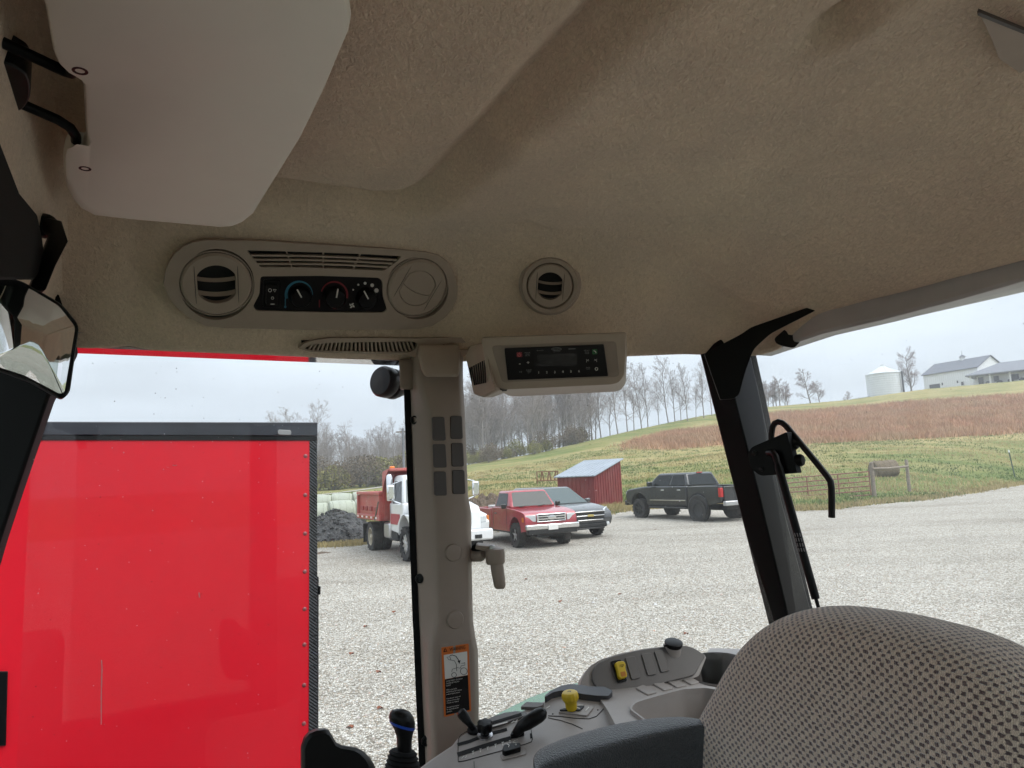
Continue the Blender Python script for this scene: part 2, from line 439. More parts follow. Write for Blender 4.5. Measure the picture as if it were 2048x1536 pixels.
def make_lot():
    th = _thetas(); nt = len(th); vs, fs = [], []
    for k in range(15):
        for a in th:
            re = interp(a, EDGE_R) + 0.5 * mnoise.noise(Vector((math.sin(a) * 60, math.cos(a) * 60, 1.0))) + 0.25 * mnoise.noise(Vector((a * 300, 7.0, 1.0)))
            r = re * (k / 14) ** 0.8
            x, y = math.sin(a) * r, math.cos(a) * r
            vs.append((x, y, max(lot_z(x, y), ground_z(x, y)) + (0.012 if k < 14 else 0.004)))
    for i in range(14):
        for j in range(nt):
            a0, a1 = i * nt + j, i * nt + (j + 1) % nt
            fs.append((a0, a1, a1 + nt, a0 + nt))
    me = bpy.data.meshes.new('gravel_lot'); me.from_pydata(vs, [], fs); me.update()
    if me.polygons[nt * 3].normal.z < 0: me.flip_normals()
    return tag(link('gravel_lot', me, 'limestone_gravel', smooth=True), 'pale limestone gravel parking lot around the tractor', 'gravel lot', kind='structure')
make_lot()
# ================================================================== tractor cab
# --- felt headliner
m, n, l, b = _new('felt')
tc = n.new('ShaderNodeTexCoord')
f1 = n.new('ShaderNodeTexNoise'); f1.inputs['Scale'].default_value = 210; f1.inputs['Detail'].default_value = 4; f1.inputs['Roughness'].default_value = 0.65; f1.inputs['Distortion'].default_value = 1.2
mpf = n.new('ShaderNodeMapping'); mpf.inputs['Scale'].default_value = (1.0, 0.55, 1.0); mpf.inputs['Rotation'].default_value = (0, 0, R_(35)); l.new(tc.outputs['Object'], mpf.inputs[0]); l.new(mpf.outputs[0], f1.inputs['Vector'])
f2 = n.new('ShaderNodeTexNoise'); f2.inputs['Scale'].default_value = 9; f2.inputs['Detail'].default_value = 5; l.new(tc.outputs['Object'], f2.inputs['Vector'])
f3 = n.new('ShaderNodeTexNoise'); f3.inputs['Scale'].default_value = 75; f3.inputs['Detail'].default_value = 3; l.new(tc.outputs['Object'], f3.inputs['Vector'])
rf = ramp(n, [(0.3, (0.64, 0.505, 0.38)), (0.7, (0.82, 0.665, 0.515))]); l.new(f1.outputs[0], rf.inputs[0])
rg = ramp(n, [(0.3, (0.92, 0.92, 0.93)), (0.7, (1.05, 1.04, 1.02))]); l.new(f2.outputs[0], rg.inputs[0])
mf = n.new('ShaderNodeMix'); mf.data_type = 'RGBA'; mf.blend_type = 'MULTIPLY'; mf.inputs[0].default_value = 1; l.new(rf.outputs[0], mf.inputs[6]); l.new(rg.outputs[0], mf.inputs[7])
l.new(mf.outputs[2], b.inputs['Base Color']); b.inputs['Roughness'].default_value = 1.0; b.inputs['Specular IOR Level'].default_value = 0.05
b.inputs['Sheen Weight'].default_value = 0.25; b.inputs['Sheen Roughness'].default_value = 0.6
sm = n.new('ShaderNodeMath'); sm.operation = 'MULTIPLY_ADD'; l.new(f3.outputs[0], sm.inputs[0]); sm.inputs[1].default_value = 1.2; l.new(f1.outputs[0], sm.inputs[2])
bp = n.new('ShaderNodeBump'); bp.inputs['Strength'].default_value = 1.0; bp.inputs['Distance'].default_value = 0.0042; l.new(sm.outputs[0], bp.inputs['Height']); l.new(bp.outputs[0], b.inputs['Normal'])

mat('beige_plastic', (0.36, 0.29, 0.235), 0.55, var=0.05, vscale=30, bump=0.15, bscale=900, bdist=0.0004)
mat('trim_plastic', (0.262, 0.208, 0.172), 0.5, var=0.05, vscale=14, bump=0.2, bscale=1100, bdist=0.0004)
mat('grey_plastic', (0.30, 0.272, 0.255), 0.45, var=0.05, vscale=20, bump=0.25, bscale=900, bdist=0.0004)
mat('dark_plastic', (0.055, 0.047, 0.045), 0.5, bump=0.2, bscale=900, bdist=0.0004)
mat('black_plastic', (0.0045, 0.0045, 0.005), 0.40, spec=0.22, bump=0.1, bscale=700, bdist=0.0004)
mat('black_paint', (0.004, 0.0043, 0.005), 0.36, spec=0.13, var=0.2, vscale=20)
mat('black_rubber', (0.005, 0.005, 0.0055), 0.75, spec=0.2)
mat('void_black', (0.004, 0.004, 0.004), 0.9)
mat('white_gloss', (0.62, 0.61, 0.60), 0.18, coat=0.4)
mat('roof_white', (0.70, 0.70, 0.68), 0.4)
mat('green_paint', (0.030, 0.170, 0.052), 0.22, coat=0.8, var=0.1, vscale=3)
mat('green_dark', (0.015, 0.075, 0.02), 0.4)
mat('visor_vinyl', (0.82, 0.78, 0.70), 0.6, var=0.03, vscale=7, bump=0.15, bscale=800, bdist=0.0004)
mat('red_plastic', (0.45, 0.02, 0.03), 0.4)
mat('steel', (0.45, 0.45, 0.46), 0.35, metal=1.0)

NU1, NU0 = 1.13, -0.135
def n_max(u):
    base = interp(u, [(0.0, 1.335), (0.52, 1.34), (0.60, 1.315), (1.10, 1.095), (1.13, 1.07)])
    k = max(0.0, (u - 0.98) / (NU1 - 0.98))
    return base - 0.10 * (1 - math.sqrt(max(0.0, 1 - min(1, k) ** 2)))
def smin(a, b_, k):
    h_ = max(0.0, min(1.0, 0.5 + 0.5 * (b_ - a) / k)); return b_ + (a - b_) * h_ - k * h_ * (1 - h_)
def liner_h(u, n):
    """height of the headliner's underside above the camera, in the cab frame"""
    ds = (n_max(u) - n) * 0.94; dr = NU1 - u; df = u - NU0; dl = n + 0.28
    rear = smoothstep(0.85, 1.08, u)
    rim = 0.246 + 0.040 * rear * smoothstep(1.04, 0.84, n)
    sl = 1.36 - 0.36 * smoothstep(0.55, 0.85, u)
    top = 0.20 - 0.02 * smoothstep(0.6, 1.0, u)
    d = smin(ds * sl, dr * 0.75, 0.10)
    d = smin(d, df * 7.0, 0.04); d = smin(d, dl * 1.2, 0.08)
    z = rim + smin(d, top, 0.075) + 0.004
    # a rounded groove is pressed into the felt round the front field of the ceiling
    rr_ = 0.10; qx, qy = u - 0.415 + rr_, n - 1.105 + rr_
    dg_ = math.hypot(max(qx, 0), max(qy, 0)) + min(max(qx, qy), 0.0) - rr_      # distance to the rounded outline of the front field
    fr_ = smoothstep(-0.08, 0.02, u)
    z += (0.040 * math.exp(-(dg_ / 0.027) ** 2) + 0.014 * smoothstep(0.03, -0.03, dg_) - 0.004 * math.exp(-((dg_ - 0.065) / 0.03) ** 2)) * fr_
    # dents in the felt
    def dent(u0, n0, su, sn, amp, rot=0.0):
        du, dn = u - u0, n - n0; c, s_ = math.cos(rot), math.sin(rot)
        return amp * math.exp(-((du * c + dn * s_) / su) ** 2 - ((-du * s_ + dn * c) / sn) ** 2)
    z += dent(0.634, 0.430, 0.020, 0.042, 0.030) - dent(0.668, 0.430, 0.016, 0.05, 0.008)
    z += dent(0.615, 1.075, 0.03, 0.016, 0.012) - dent(0.61, 1.09, 0.03, 0.01, 0.004)
    z += dent(1.00, 1.02, 0.10, 0.03, 0.022, -0.3) - dent(0.90, 1.10, 0.05, 0.03, 0.014)
    z += dent(-0.015, 1.27, 0.02, 0.09, 0.010)
    z += 0.0030 * mnoise.noise(Vector((u * 8, n * 8, 0))) + 0.0008 * mnoise.noise(Vector((u * 33, n * 33, 5)))
    return z
def liner_pt(u, n): return cab(u, n, liner_h(u, n))
def liner_hit(px, py):
    d = ray(px, py); t = 0.3
    while t < 2.2:
        p = CAM + d * t; u, n_, h_ = to_cab(p)
        if h_ >= liner_h(min(max(u, NU0), NU1), min(n_, n_max(min(u, NU1)))): break
        t += 0.004
    u, n_, h_ = to_cab(CAM + d * t); e = 0.02
    a = liner_pt(u + e, n_) - liner_pt(u - e, n_); b_ = liner_pt(u, n_ + e) - liner_pt(u, n_ - e)
    nn = a.cross(b_).normalized()
    if nn.dot(d) > 0: nn = -nn
    return CAM + d * t, nn
tractor = thing('tractor', 'beige felt ceiling, posts and glass of the tractor cab around the driver seat', 'tractor cab', cab(0.5, 0.6, -2.4))
def in_opening(px, py):
    if 300 < px < 1200 and 470 < py < 680:
        if ((px - 433) / 84) ** 2 + ((py - 566) / 80) ** 2 < 1 or ((px - 833) / 70) ** 2 + ((py - 575) / 70) ** 2 < 1: return True
        if 433 < px < 833 and 491 + (px - 433) * 0.035 < py < 640: return True
        if ((px - 1100) / 52) ** 2 + ((py - 571) / 50) ** 2 < 1: return True
    return False
def make_headliner():
    NU, NN = 170, 150; vs, fs = [], []
    for i in range(NU + 1):
        s_ = i / NU; u = NU0 + (NU1 - NU0) * (1 - (1 - s_) ** 1.25)
        for j in range(NN + 1):
            t = j / NN; n_ = -0.28 + (n_max(u) + 0.28) * (1 - (1 - t) ** 1.7)
            vs.append(liner_pt(u, n_))
    for i in range(NU):
        for j in range(NN):
            a = i * (NN + 1) + j
            px, py, _ = project((vs[a] + vs[a + NN + 2]) * 0.5)
            if in_opening(px, py): continue          # the felt is cut out behind the outlets and the panel
            fs.append((a, a + 1, a + NN + 2, a + NN + 1))
    # rolled edge along the rim
    loop = [i * (NN + 1) + NN for i in range(NU + 1)] + [NU * (NN + 1) + j for j in range(NN - 1, -1, -1)]
    ctr = cab(0.5, 0.5, 0.6)
    prev = loop
    for k, (out, dz) in enumerate([(0.006, -0.006), (0.016, -0.008), (0.026, -0.002), (0.030, 0.012), (0.028, 0.06)]):
        cur = []
        for q in loop:
            p = vs[q]; o = (p - ctr); o.z = 0; o.normalize()
            vs.append(p + o * out + Z_AX * dz); cur.append(len(vs) - 1)
        for a in range(len(loop) - 1): fs.append((prev[a], prev[a + 1], cur[a + 1], cur[a]))
        prev = cur
    mb = MB(); mb.add(vs, fs)
    return mb.build('headliner', 'felt', tractor, smooth=True, angle=180)
headliner = make_headliner()
headliner.data.shade_smooth()
tag(headliner, 'beige felt headliner with a pressed step and dents')

# --- roof shell above the headliner, with a glossy lip over the windows
def roof_outline(out, z):
    pts = [(-0.22, -0.36), (-0.22, 1.30), (-0.12, 1.42), (0.45, 1.43), (0.62, 1.40), (1.05, 1.22), (1.20, 1.08), (1.24, 0.9), (1.24, -0.36)]
    c = Vector((0.5, 0.5)); res = []
    for p in round_poly(pts, 0.09, 4):
        v = Vector(p); v = c + (v - c) * (1 + out); res.append(cab(v.x, v.y, z))
    return res
mb = MB(); mb.loft([roof_outline(-0.075, 0.262), roof_outline(0.0, 0.254), roof_outline(0.02, 0.29), roof_outline(0.015, 0.42), roof_outline(-0.05, 0.58), roof_outline(-0.25, 0.66)], cap=False)
k = len(mb.v); ring_n = len(roof_outline(0, 0)); mb.f.append(tuple(range(k - ring_n, k)))
roof = mb.build('roof', 'white_gloss', tractor, smooth=True)
# polished header bar under the roof lip, along the side window
hb_ = [(-0.15, 1.352), (0.50, 1.362), (0.50, 1.425), (-0.15, 1.415)]
MB().prism([cab(u, n_, 0.243) for u, n_ in hb_], Z_AX * 0.03).build('window_header', mat('header_metal', (0.55, 0.55, 0.56), 0.07, metal=1.0), tractor, bevel=0.002)
# --- lower body, floor, fender, wheels (below the view)
MB().box(cab(0.5, 0.6, -1.40), (1.5, 1.66, 0.16), Matrix.Rotation(CA, 3, 'Z')).build('floor', mat('floor_mat', (0.18, 0.165, 0.15), 0.8), tractor)
mb = MB()
mb.prism([cab(-0.2, 1.33, -1.40), cab(0.55, 1.36, -1.40), cab(0.55, 1.36, -0.84), cab(-0.2, 1.33, -0.84)], N_AX * 0.05)
mb.prism([cab(0.55, 1.33, -1.40), cab(1.14, 1.10, -1.40), cab(1.14, 1.10, -0.60), cab(0.55, 1.33, -0.60)], N_AX * 0.05)
mb.prism([cab(1.16, 1.10, -1.40), cab(1.16, -0.3, -1.40), cab(1.16, -0.3, -0.62), cab(1.16, 1.10, -0.62)], U_AX * 0.05)
mb.prism([cab(0.45, -0.30, -1.40), cab(1.14, -0.30, -1.40), cab(1.14, -0.30, -0.32), cab(0.45, -0.30, -0.40)], N_AX * -0.05)  # left wall, out of view, raised to block light off the ground
mb.prism([cab(-0.18, 1.30, -1.40), cab(-0.18, -0.3, -1.40), cab(-0.18, -0.3, -0.9), cab(-0.18, 1.30, -0.9)], U_AX * -0.05)
mb.build('lower_panel', 'beige_plastic', tractor)
MB().box(cab(0.2, 0.6, -1.72), (3.4, 0.55, 0.5), Matrix.Rotation(CA, 3, 'Z')).build('chassis', 'green_dark', tractor, bevel=0.03)
for nn_ in (1.62, -0.42):
    prof = [(0.30, -0.22), (0.72, -0.22), (0.78, -0.16), (0.80, 0.0), (0.78, 0.16), (0.72, 0.22), (0.30, 0.22)]
    MB().lathe(cab(1.10, nn_, -2.4 + 0.80), N_AX, prof, 36).build('rear_wheel', 'black_rubber', tractor, smooth=True)
for nn_ in (1.45, -0.25):
    prof = [(0.2, -0.15), (0.50, -0.15), (0.55, -0.08), (0.55, 0.08), (0.50, 0.15), (0.2, 0.15)]
    MB().lathe(cab(-1.0, nn_, -2.4 + 0.55), N_AX, prof, 32).build('front_wheel', 'black_rubber', tractor, smooth=True)

# bonnet and dash ahead of the windscreen, unseen, added to block light from below
MB().box(cab(-1.25, 0.55, -0.72), (1.7, 0.66, 0.50), Matrix.Rotation(CA, 3, 'Z')).build('unseen_bonnet', 'green_paint', tractor, bevel=0.08, bseg=4)
MB().box(cab(-0.24, 0.50, -0.66), (0.16, 0.90, 0.50), Matrix.Rotation(CA, 3, 'Z')).build('unseen_dash', 'dark_plastic', tractor, bevel=0.04)
# --- centre post: moulded trim with seal, screws, blank covers, plugs and decal
# rows of (pixel y, seal edge, trim edge, fold, right edge)
rows = [(700, 806, 818, 836, 926), (760, 807, 819, 838, 926), (828, 809, 821, 858, 930), (990, 815, 827, 862, 936), (1022, 817, 829, 868, 942),
        (1100, 820, 832, 870, 943), (1240, 825, 837, 874, 946), (1275, 827, 839, 866, 951), (1300, 828, 840, 862, 956), (1400, 832, 844, 864, 958), (1480, 836, 848, 868, 956), (1600, 840, 852, 872, 958), (1750, 846, 858, 878, 962)]
FACE_N = 1.300
rings = []
for (py, s0, a, f, r) in rows:
    ring = [on_n(a, py, 1.352), on_n(a + 3, py, 1.340), on_n(f - 7, py, FACE_N + 0.012), on_n(f + 5, py, FACE_N), on_n((f + r) / 2, py, FACE_N - 0.003), on_n(r - 8, py, FACE_N + 0.001), on_n(r - 1, py, FACE_N + 0.012), on_n(r, py, 1.33), on_n(r - 4, py, 1.385), on_n(a + 4, py, 1.385)]
    zz = ring[3].z
    rings.append([Vector((p.x, p.y, zz)) if False else p for p in ring])
post = MB().loft(rings).build('centre_post', 'trim_plastic', tractor, bevel=0.004, angle=25)
tag(post, 'brown moulded trim of the middle window post')
MB().loft([[on_n(s0, py, 1.350), on_n(a + 6, py, 1.346), on_n(a + 6, py, 1.39), on_n(s0 + 2, py, 1.39)] for (py, s0, a, f, r) in rows]).build('window_seal', 'black_rubber', tractor)
PF = Plane(cab(0, FACE_N - 0.002, 0), -N_AX)
for (x0, y0, x1, y1, sk) in [(863, 834, 889, 881, 2), (900, 832, 924, 878, 1), (865, 888, 891, 935, 2), (902, 886, 926, 933, 1), (867, 943, 892, 991, 1), (904, 940, 929, 988, 1)]:
    q = round_poly([(x0, y0), (x1 - 1, y0), (x1 + sk, y1), (x0 + sk, y1)], 4, 3)
    PF.slab('blank_cover', q, 0.004, 'dark_plastic', post, off=-0.001, bevel=0.0012)
for (x, y) in [(906, 1105), (910, 1239)]:
    c = PF(x, y)
    MB().lathe(c + N_AX * 0.002, -N_AX, [(0.0172, 0), (0.0172, 0.004), (0.0155, 0.0062), (0.008, 0.0072), (0.001, 0.0074)], 28).build('round_plug', 'trim_plastic', post, smooth=True)
for (x, y) in [(830, 840), (840, 1157), (852, 1482)]:
    c = on_n(x, y, 1.338); ax = (CAM - c); ax.z = 0; ax = (-N_AX * 0.8 - U_AX * 0.6).normalized()
    MB().lathe(c - ax * 0.004, ax, [(0.0095, 0), (0.0095, 0.006), (0.008, 0.009), (0.0055, 0.0095), (0.005, 0.007), (0.001, 0.007)], 20).build('screw', 'black_plastic', post, smooth=True)
# bracket collar at the top of the post
PC = Plane(cab(0, 1.27, 0), -N_AX)
def px_loft(rows, name, m, parent, **k):
    """rings of (pixel x, pixel y, n) points"""
    return MB().loft([[on_n(x, y, nn) for (x, y, nn) in r] for r in rows]).build(name, m, parent, **k)
px_loft([[(838, 690, 1.27), (918, 690, 1.27), (918, 690, 1.36), (838, 690, 1.36)], [(836, 712, 1.265), (920, 712, 1.265), (920, 712, 1.36), (836, 712, 1.36)],
         [(842, 738, 1.27), (920, 738, 1.27), (920, 738, 1.36), (842, 738, 1.36)], [(850, 754, 1.275), (917, 754, 1.275), (917, 754, 1.36), (850, 754, 1.36)]],
        'post_collar', 'beige_plastic', tractor, bevel=0.006, bseg=3)
px_loft([[(798, 718, 1.33), (838, 718, 1.33), (838, 718, 1.40), (798, 718, 1.40)], [(800, 778, 1.33), (836, 780, 1.33), (836, 780, 1.40), (800, 780, 1.40)]],
        'post_bracket', 'trim_plastic', tractor, bevel=0.004)

# --- front post and dark edge of the windscreen
def strip(name, pts, d0, d1, m, parent, bevel=0.0):
    """closed bar: outline in pixels, near face at depth d0, far face at d1"""
    mb = MB(); n_ = len(pts)
    a = [at(x, y, d0) for x, y in pts]; b_ = [at(x, y, d0) + N_AX * (d1 - d0) for x, y in pts]
    mb.add(a + b_, [tuple(range(n_)), tuple(range(2 * n_ - 1, n_ - 1, -1))] + [(i, (i + 1) % n_, n_ + (i + 1) % n_, n_ + i) for i in range(n_)])
    return mb.build(name, m, parent, bevel=bevel)
strip('front_post', [(150, 690), (98, 795), (60, 905), (28, 1000), (0, 1085), (-60, 1290), (-500, 1290), (-500, 560), (60, 520), (100, 520), (118, 590)], 1.10, 1.18, 'black_rubber', tractor, bevel=0.006)
WF = Plane(cab(-0.112, 0, 0), U_AX)
WF.slab('windscreen_frame', [(-40, 200), (0, 280), (40, 385), (75, 428), (84, 470), (92, 530), (70, 560), (-120, 560), (-300, 400), (-260, 100)], -0.02, 'black_rubber', tractor, bevel=0.003)

# --- rear corner post: black square tube with a lit side face, seals and gusset
RN = 1.10
def rear_ring(py, xs, ns): return [on_n(x, py, nn) for x, nn in zip(xs, ns)]
rr = []
for (py, x0, x1, x2) in [(640, 1383, 1435, 1490), (708, 1400, 1448, 1500), (800, 1423, 1470, 1521), (1000, 1474, 1521, 1562), (1240, 1535, 1578, 1626), (1420, 1581, 1620, 1672), (1600, 1627, 1662, 1716)]:
    rr.append([on_n(x0, py, RN + 0.02), on_n(x1, py, RN - 0.035), on_n(x2, py, RN - 0.02), on_n(x2 - 2, py, RN + 0.05), on_n(x0 + 20, py, RN + 0.07)])
MB().loft(rr).build('rear_post', 'black_paint', tractor, bevel=0.003)
MB().loft([[on_n(x, y, RN - 0.018), on_n(x + 16, y, RN - 0.012), on_n(x + 15, y, RN + 0.03), on_n(x, y, RN + 0.03)] for x, y in [(1480, 620), (1494, 700), (1516, 800), (1558, 1000), (1605, 1200), (1668, 1450)]]).build('rear_seal', 'black_rubber', tractor, bevel=0.003)
G1 = Plane(cab(1.02, 0.98, 0.2), (-N_AX * 0.75 - U_AX * 0.62))
G1.slab('gusset', round_poly([(1484, 668), (1500, 656), (1640, 607), (1638, 618), (1540, 668), (1506, 700), (1490, 745), (1478, 790), (1466, 798), (1440, 800), (1408, 708)], [10, 10, 0, 0, 14, 10, 10, 6, 4, 3, 3], 3), 0.006, 'black_paint', tractor, bevel=0.001)
# wires and a bracket by the rear hinge
G1.slab('hinge_bracket', round_poly([(1556, 668), (1622, 612), (1620, 640), (1612, 672), (1598, 688), (1574, 684), (1560, 678)], 6, 3), 0.004, 'black_plastic', tractor, off=-0.05, bevel=0.001)
# --- rear cross rail (grey plastic underside of the roof) and side rail lip
mb = MB()
rail = [(1508, 712, 1.13, 1.02), (1640, 668, 1.14, 0), (1760, 640, 1.15, 0), (1900, 603, 1.155, 0), (2048, 561, 1.16, 0), (2300, 490, 1.165, 0)]
mb.loft([[on_u(x, y, u), on_u(x, y, u) + U_AX * 0.05, on_u(x, y, u) + U_AX * 0.05 + Z_AX * 0.06, on_u(x, y, u) + Z_AX * 0.055] for x, y, u, _ in rail])
mb.build('rear_rail', mat('rail_grey', (0.42, 0.40, 0.40), 0.35, var=0.15, vscale=5), tractor, bevel=0.006)

# --- window panes: thin dusty glass
def glass_mat(name, veil, speck, tint=(0.95, 0.97, 0.955)):
    m, n, l, b = _new(name)
    n.remove(b); out = n['Material Output']
    tr = n.new('ShaderNodeBsdfTransparent'); tr.inputs[0].default_value = (*tint, 1)
    gl = n.new('ShaderNodeBsdfGlossy'); gl.inputs['Roughness'].default_value = 0.0
    fr = n.new('ShaderNodeFresnel'); fr.inputs[0].default_value = 1.45
    m1 = n.new('ShaderNodeMixShader'); l.new(fr.outputs[0], m1.inputs[0]); l.new(tr.outputs[0], m1.inputs[1]); l.new(gl.outputs[0], m1.inputs[2])
    tc = n.new('ShaderNodeTexCoord')
    # film of dust, thicker in wiped patches
    nz = n.new('ShaderNodeTexNoise'); nz.inputs['Scale'].default_value = 4; nz.inputs['Detail'].default_value = 6; l.new(tc.outputs['Object'], nz.inputs['Vector'])
    mr = n.new('ShaderNodeMapRange'); mr.inputs[1].default_value = 0.35; mr.inputs[2].default_value = 0.75; mr.inputs[3].default_value = veil * 0.5; mr.inputs[4].default_value = veil * 1.8
    l.new(nz.outputs[0], mr.inputs[0])
    df = n.new('ShaderNodeBsdfTranslucent'); df.inputs[0].default_value = (0.75, 0.75, 0.74, 1)
    m2 = n.new('ShaderNodeMixShader'); l.new(mr.outputs[0], m2.inputs[0]); l.new(m1.outputs[0], m2.inputs[1]); l.new(df.outputs[0], m2.inputs[2])
    # dried droplets and fly specks
    vo = n.new('ShaderNodeTexVoronoi'); vo.inputs['Scale'].default_value = 130; l.new(tc.outputs['Object'], vo.inputs['Vector'])
    sc = n.new('ShaderNodeSeparateColor'); l.new(vo.outputs['Color'], sc.inputs[0])
    pick = n.new('ShaderNodeMath'); pick.operation = 'LESS_THAN'; pick.inputs[1].default_value = speck; l.new(sc.outputs[0], pick.inputs[0])
    near = n.new('ShaderNodeMath'); near.operation = 'LESS_THAN'; l.new(vo.outputs['Distance'], near.inputs[0])
    siz = n.new('ShaderNodeMath'); siz.operation = 'MULTIPLY'; siz.inputs[1].default_value = 0.13; l.new(sc.outputs[1], siz.inputs[0]); l.new(siz.outputs[0], near.inputs[1])
    bo = n.new('ShaderNodeMath'); bo.operation = 'MULTIPLY'; l.new(pick.outputs[0], bo.inputs[0]); l.new(near.outputs[0], bo.inputs[1])
    b2 = n.new('ShaderNodeMath'); b2.operation = 'MULTIPLY'; b2.inputs[1].default_value = 0.75; l.new(bo.outputs[0], b2.inputs[0])
    dk = n.new('ShaderNodeBsdfDiffuse'); rk = ramp(n, [(0.0, (0.05, 0.05, 0.05)), (0.55, (0.08, 0.08, 0.08)), (0.6, (0.7, 0.7, 0.7))]); l.new(sc.outputs[2], rk.inputs[0]); l.new(rk.outputs[0], dk.inputs[0])
    m3 = n.new('ShaderNodeMixShader'); l.new(b2.outputs[0], m3.inputs[0]); l.new(m2.outputs[0], m3.inputs[1]); l.new(dk.outputs[0], m3.inputs[2])
    l.new(m3.outputs[0], out.inputs['Surface'])
    return m
glass_mat('side_glass', 0.006, 0.40)
glass_mat('rear_glass', 0.03, 0.12)
glass_mat('dimming_front_glass', 0.02, 0.1, (0.66, 0.70, 0.67))  # tint made up to dim the light coming through the windscreen
glass_mat('door_glass', 0.03, 0.1, (0.52, 0.57, 0.53))  # dark tint made up to hold back light from the left
def pane(name, pts, m):
    me = MB(); me.add(pts, [tuple(range(len(pts)))]); return me.build(name, m, tractor)
pane('side_window', [cab(-0.16, 1.375, -0.84), cab(0.49, 1.385, -0.84), cab(0.49, 1.385, 0.30), cab(-0.16, 1.375, 0.30)], 'side_glass')
pane('quarter_window', [cab(0.57, 1.365, -0.62), cab(1.24, 1.085, -0.62), cab(1.16, 1.105, 0.30), cab(0.57, 1.365, 0.30)], 'side_glass')
pane('rear_window', [cab(1.24, 1.05, -0.70), cab(1.30, -0.2, -0.70), cab(1.20, -0.2, 0.29), cab(1.14, 1.06, 0.27)], 'rear_glass')
pane('windscreen', [cab(-0.30, 1.36, -0.9), cab(-0.34, -0.2, -0.9), cab(-0.27, -0.2, 0.30), cab(-0.25, 1.36, 0.30)], 'dimming_front_glass')
pane('added_door_pane', [cab(-0.16, -0.30, -0.84), cab(1.10, -0.30, -0.84), cab(1.10, -0.30, 0.30), cab(-0.16, -0.30, 0.30)], 'door_glass')  # closed left door, unseen, added to cut light from behind the camera
mb = MB(); mb.box(cab(0.50, -0.31, -0.25), (0.10, 0.05, 1.3), Matrix.Rotation(CA, 3, 'Z')); mb.box(cab(0.0, -0.31, -1.1), (1.1, 0.05, 0.6), Matrix.Rotation(CA, 3, 'Z'))
mb.build('added_door_frame', 'black_paint', tractor)  # post and lower panel of the added left door
# dried run and a splash on the side glass
SG = Plane(cab(0, 1.372, 0), -N_AX)
def smear(pts, w, name):
    mb = MB()
    for i in range(len(pts) - 1):
        (x0, y0), (x1, y1) = pts[i], pts[i + 1]; a, b_ = w * (0.5 + 0.5 * rnd.random()), w * (0.5 + 0.5 * rnd.random())
        mb.prism(SG.poly([(x0 - a, y0), (x0 + a, y0), (x1 + b_, y1), (x1 - b_, y1)]), SG.n * 0.0004)
    return mb.build(name, mat('dried_splash', (0.55, 0.42, 0.40), 0.8), bpy.data.objects['side_window'])
smear([(203, 1320), (204, 1338), (203.5, 1352), (203, 1375), (202.5, 1400), (202.5, 1425), (202.5, 1449)], 1.5, 'dried_run')
smear([(345, 930), (350, 932), (354, 930)], 2.2, 'splash'); smear([(333, 934), (338, 935)], 1.2, 'splash'); smear([(398, 1185), (399, 1195)], 1.5, 'splash')
# ================================================================== fixtures inside the cab
from mathutils.geometry import tessellate_polygon
def holed_slab(plane, outer, holes, thick, name, m, parent, off=0.0, bevel=0.0, **k):
    """plate on a plane with real openings: outlines in pixels"""
    loops = [plane.poly(outer, off)] + [plane.poly(h_, off) for h_ in holes]
    flat = [p for lp in loops for p in lp]; nf = len(flat)
    tris = tessellate_polygon(loops)
    mb = MB(); v = plane.n * thick
    vs = flat + [p + v for p in flat]; fs = []
    for t in tris: fs.append(tuple(i + nf for i in t)); fs.append(tuple(reversed(t)))
    s0 = 0
    for lp in loops:
        q = len(lp)
        for i in range(q): fs.append((s0 + i, s0 + (i + 1) % q, nf + s0 + (i + 1) % q, nf + s0 + i))
        s0 += q
    mb.add(vs, fs)
    return mb.build(name, m, parent, bevel=bevel, **k)
def ell(cx, cy, rx, ry=None, seg=40, a0=0.0, rot=0.0):
    ry = rx if ry is None else ry; c, s_ = math.cos(rot), math.sin(rot)
    return [(cx + math.cos(a0 + 2 * math.pi * i / seg) * rx * c - math.sin(a0 + 2 * math.pi * i / seg) * ry * s_, cy + math.cos(a0 + 2 * math.pi * i / seg) * rx * s_ + math.sin(a0 + 2 * math.pi * i / seg) * ry * c) for i in range(seg)]
def ribbon(plane, pts, w, name, m, parent, off=0.0, thick=0.0004):
    """flat painted line along pixel points, w pixels wide"""
    L, Rr = [], []
    w = w if hasattr(w, '__len__') else [w] * len(pts)
    for i, p in enumerate(pts):
        a = Vector(pts[max(0, i - 1)]); b_ = Vector(pts[min(len(pts) - 1, i + 1)]); d = (b_ - a).normalized(); q = Vector((-d.y, d.x)) * w[i] / 2
        L.append((p[0] + q.x, p[1] + q.y)); Rr.append((p[0] - q.x, p[1] - q.y))
    mb = MB()
    for i in range(len(pts) - 1):
        mb.prism(plane.poly([L[i], L[i + 1], Rr[i + 1], Rr[i]], off), plane.n * thick)
    return mb.build(name, m, parent)
def arc(cx, cy, r, a0, a1, n=20):
    return [(cx + r * math.cos(R_(a0 + (a1 - a0) * i / n)), cy - r * math.sin(R_(a0 + (a1 - a0) * i / n))) for i in range(n + 1)]
mat('print_white', (0.62, 0.60, 0.57), 0.6); mat('print_blue', (0.03, 0.17, 0.26), 0.6); mat('print_red', (0.20, 0.012, 0.02), 0.6)
mat('print_dim', (0.16, 0.16, 0.16), 0.6)
mat('panel_black', (0.007, 0.006, 0.0065), 0.3, spec=0.25)
mat('lcd', (0.028, 0.027, 0.028), 0.2)

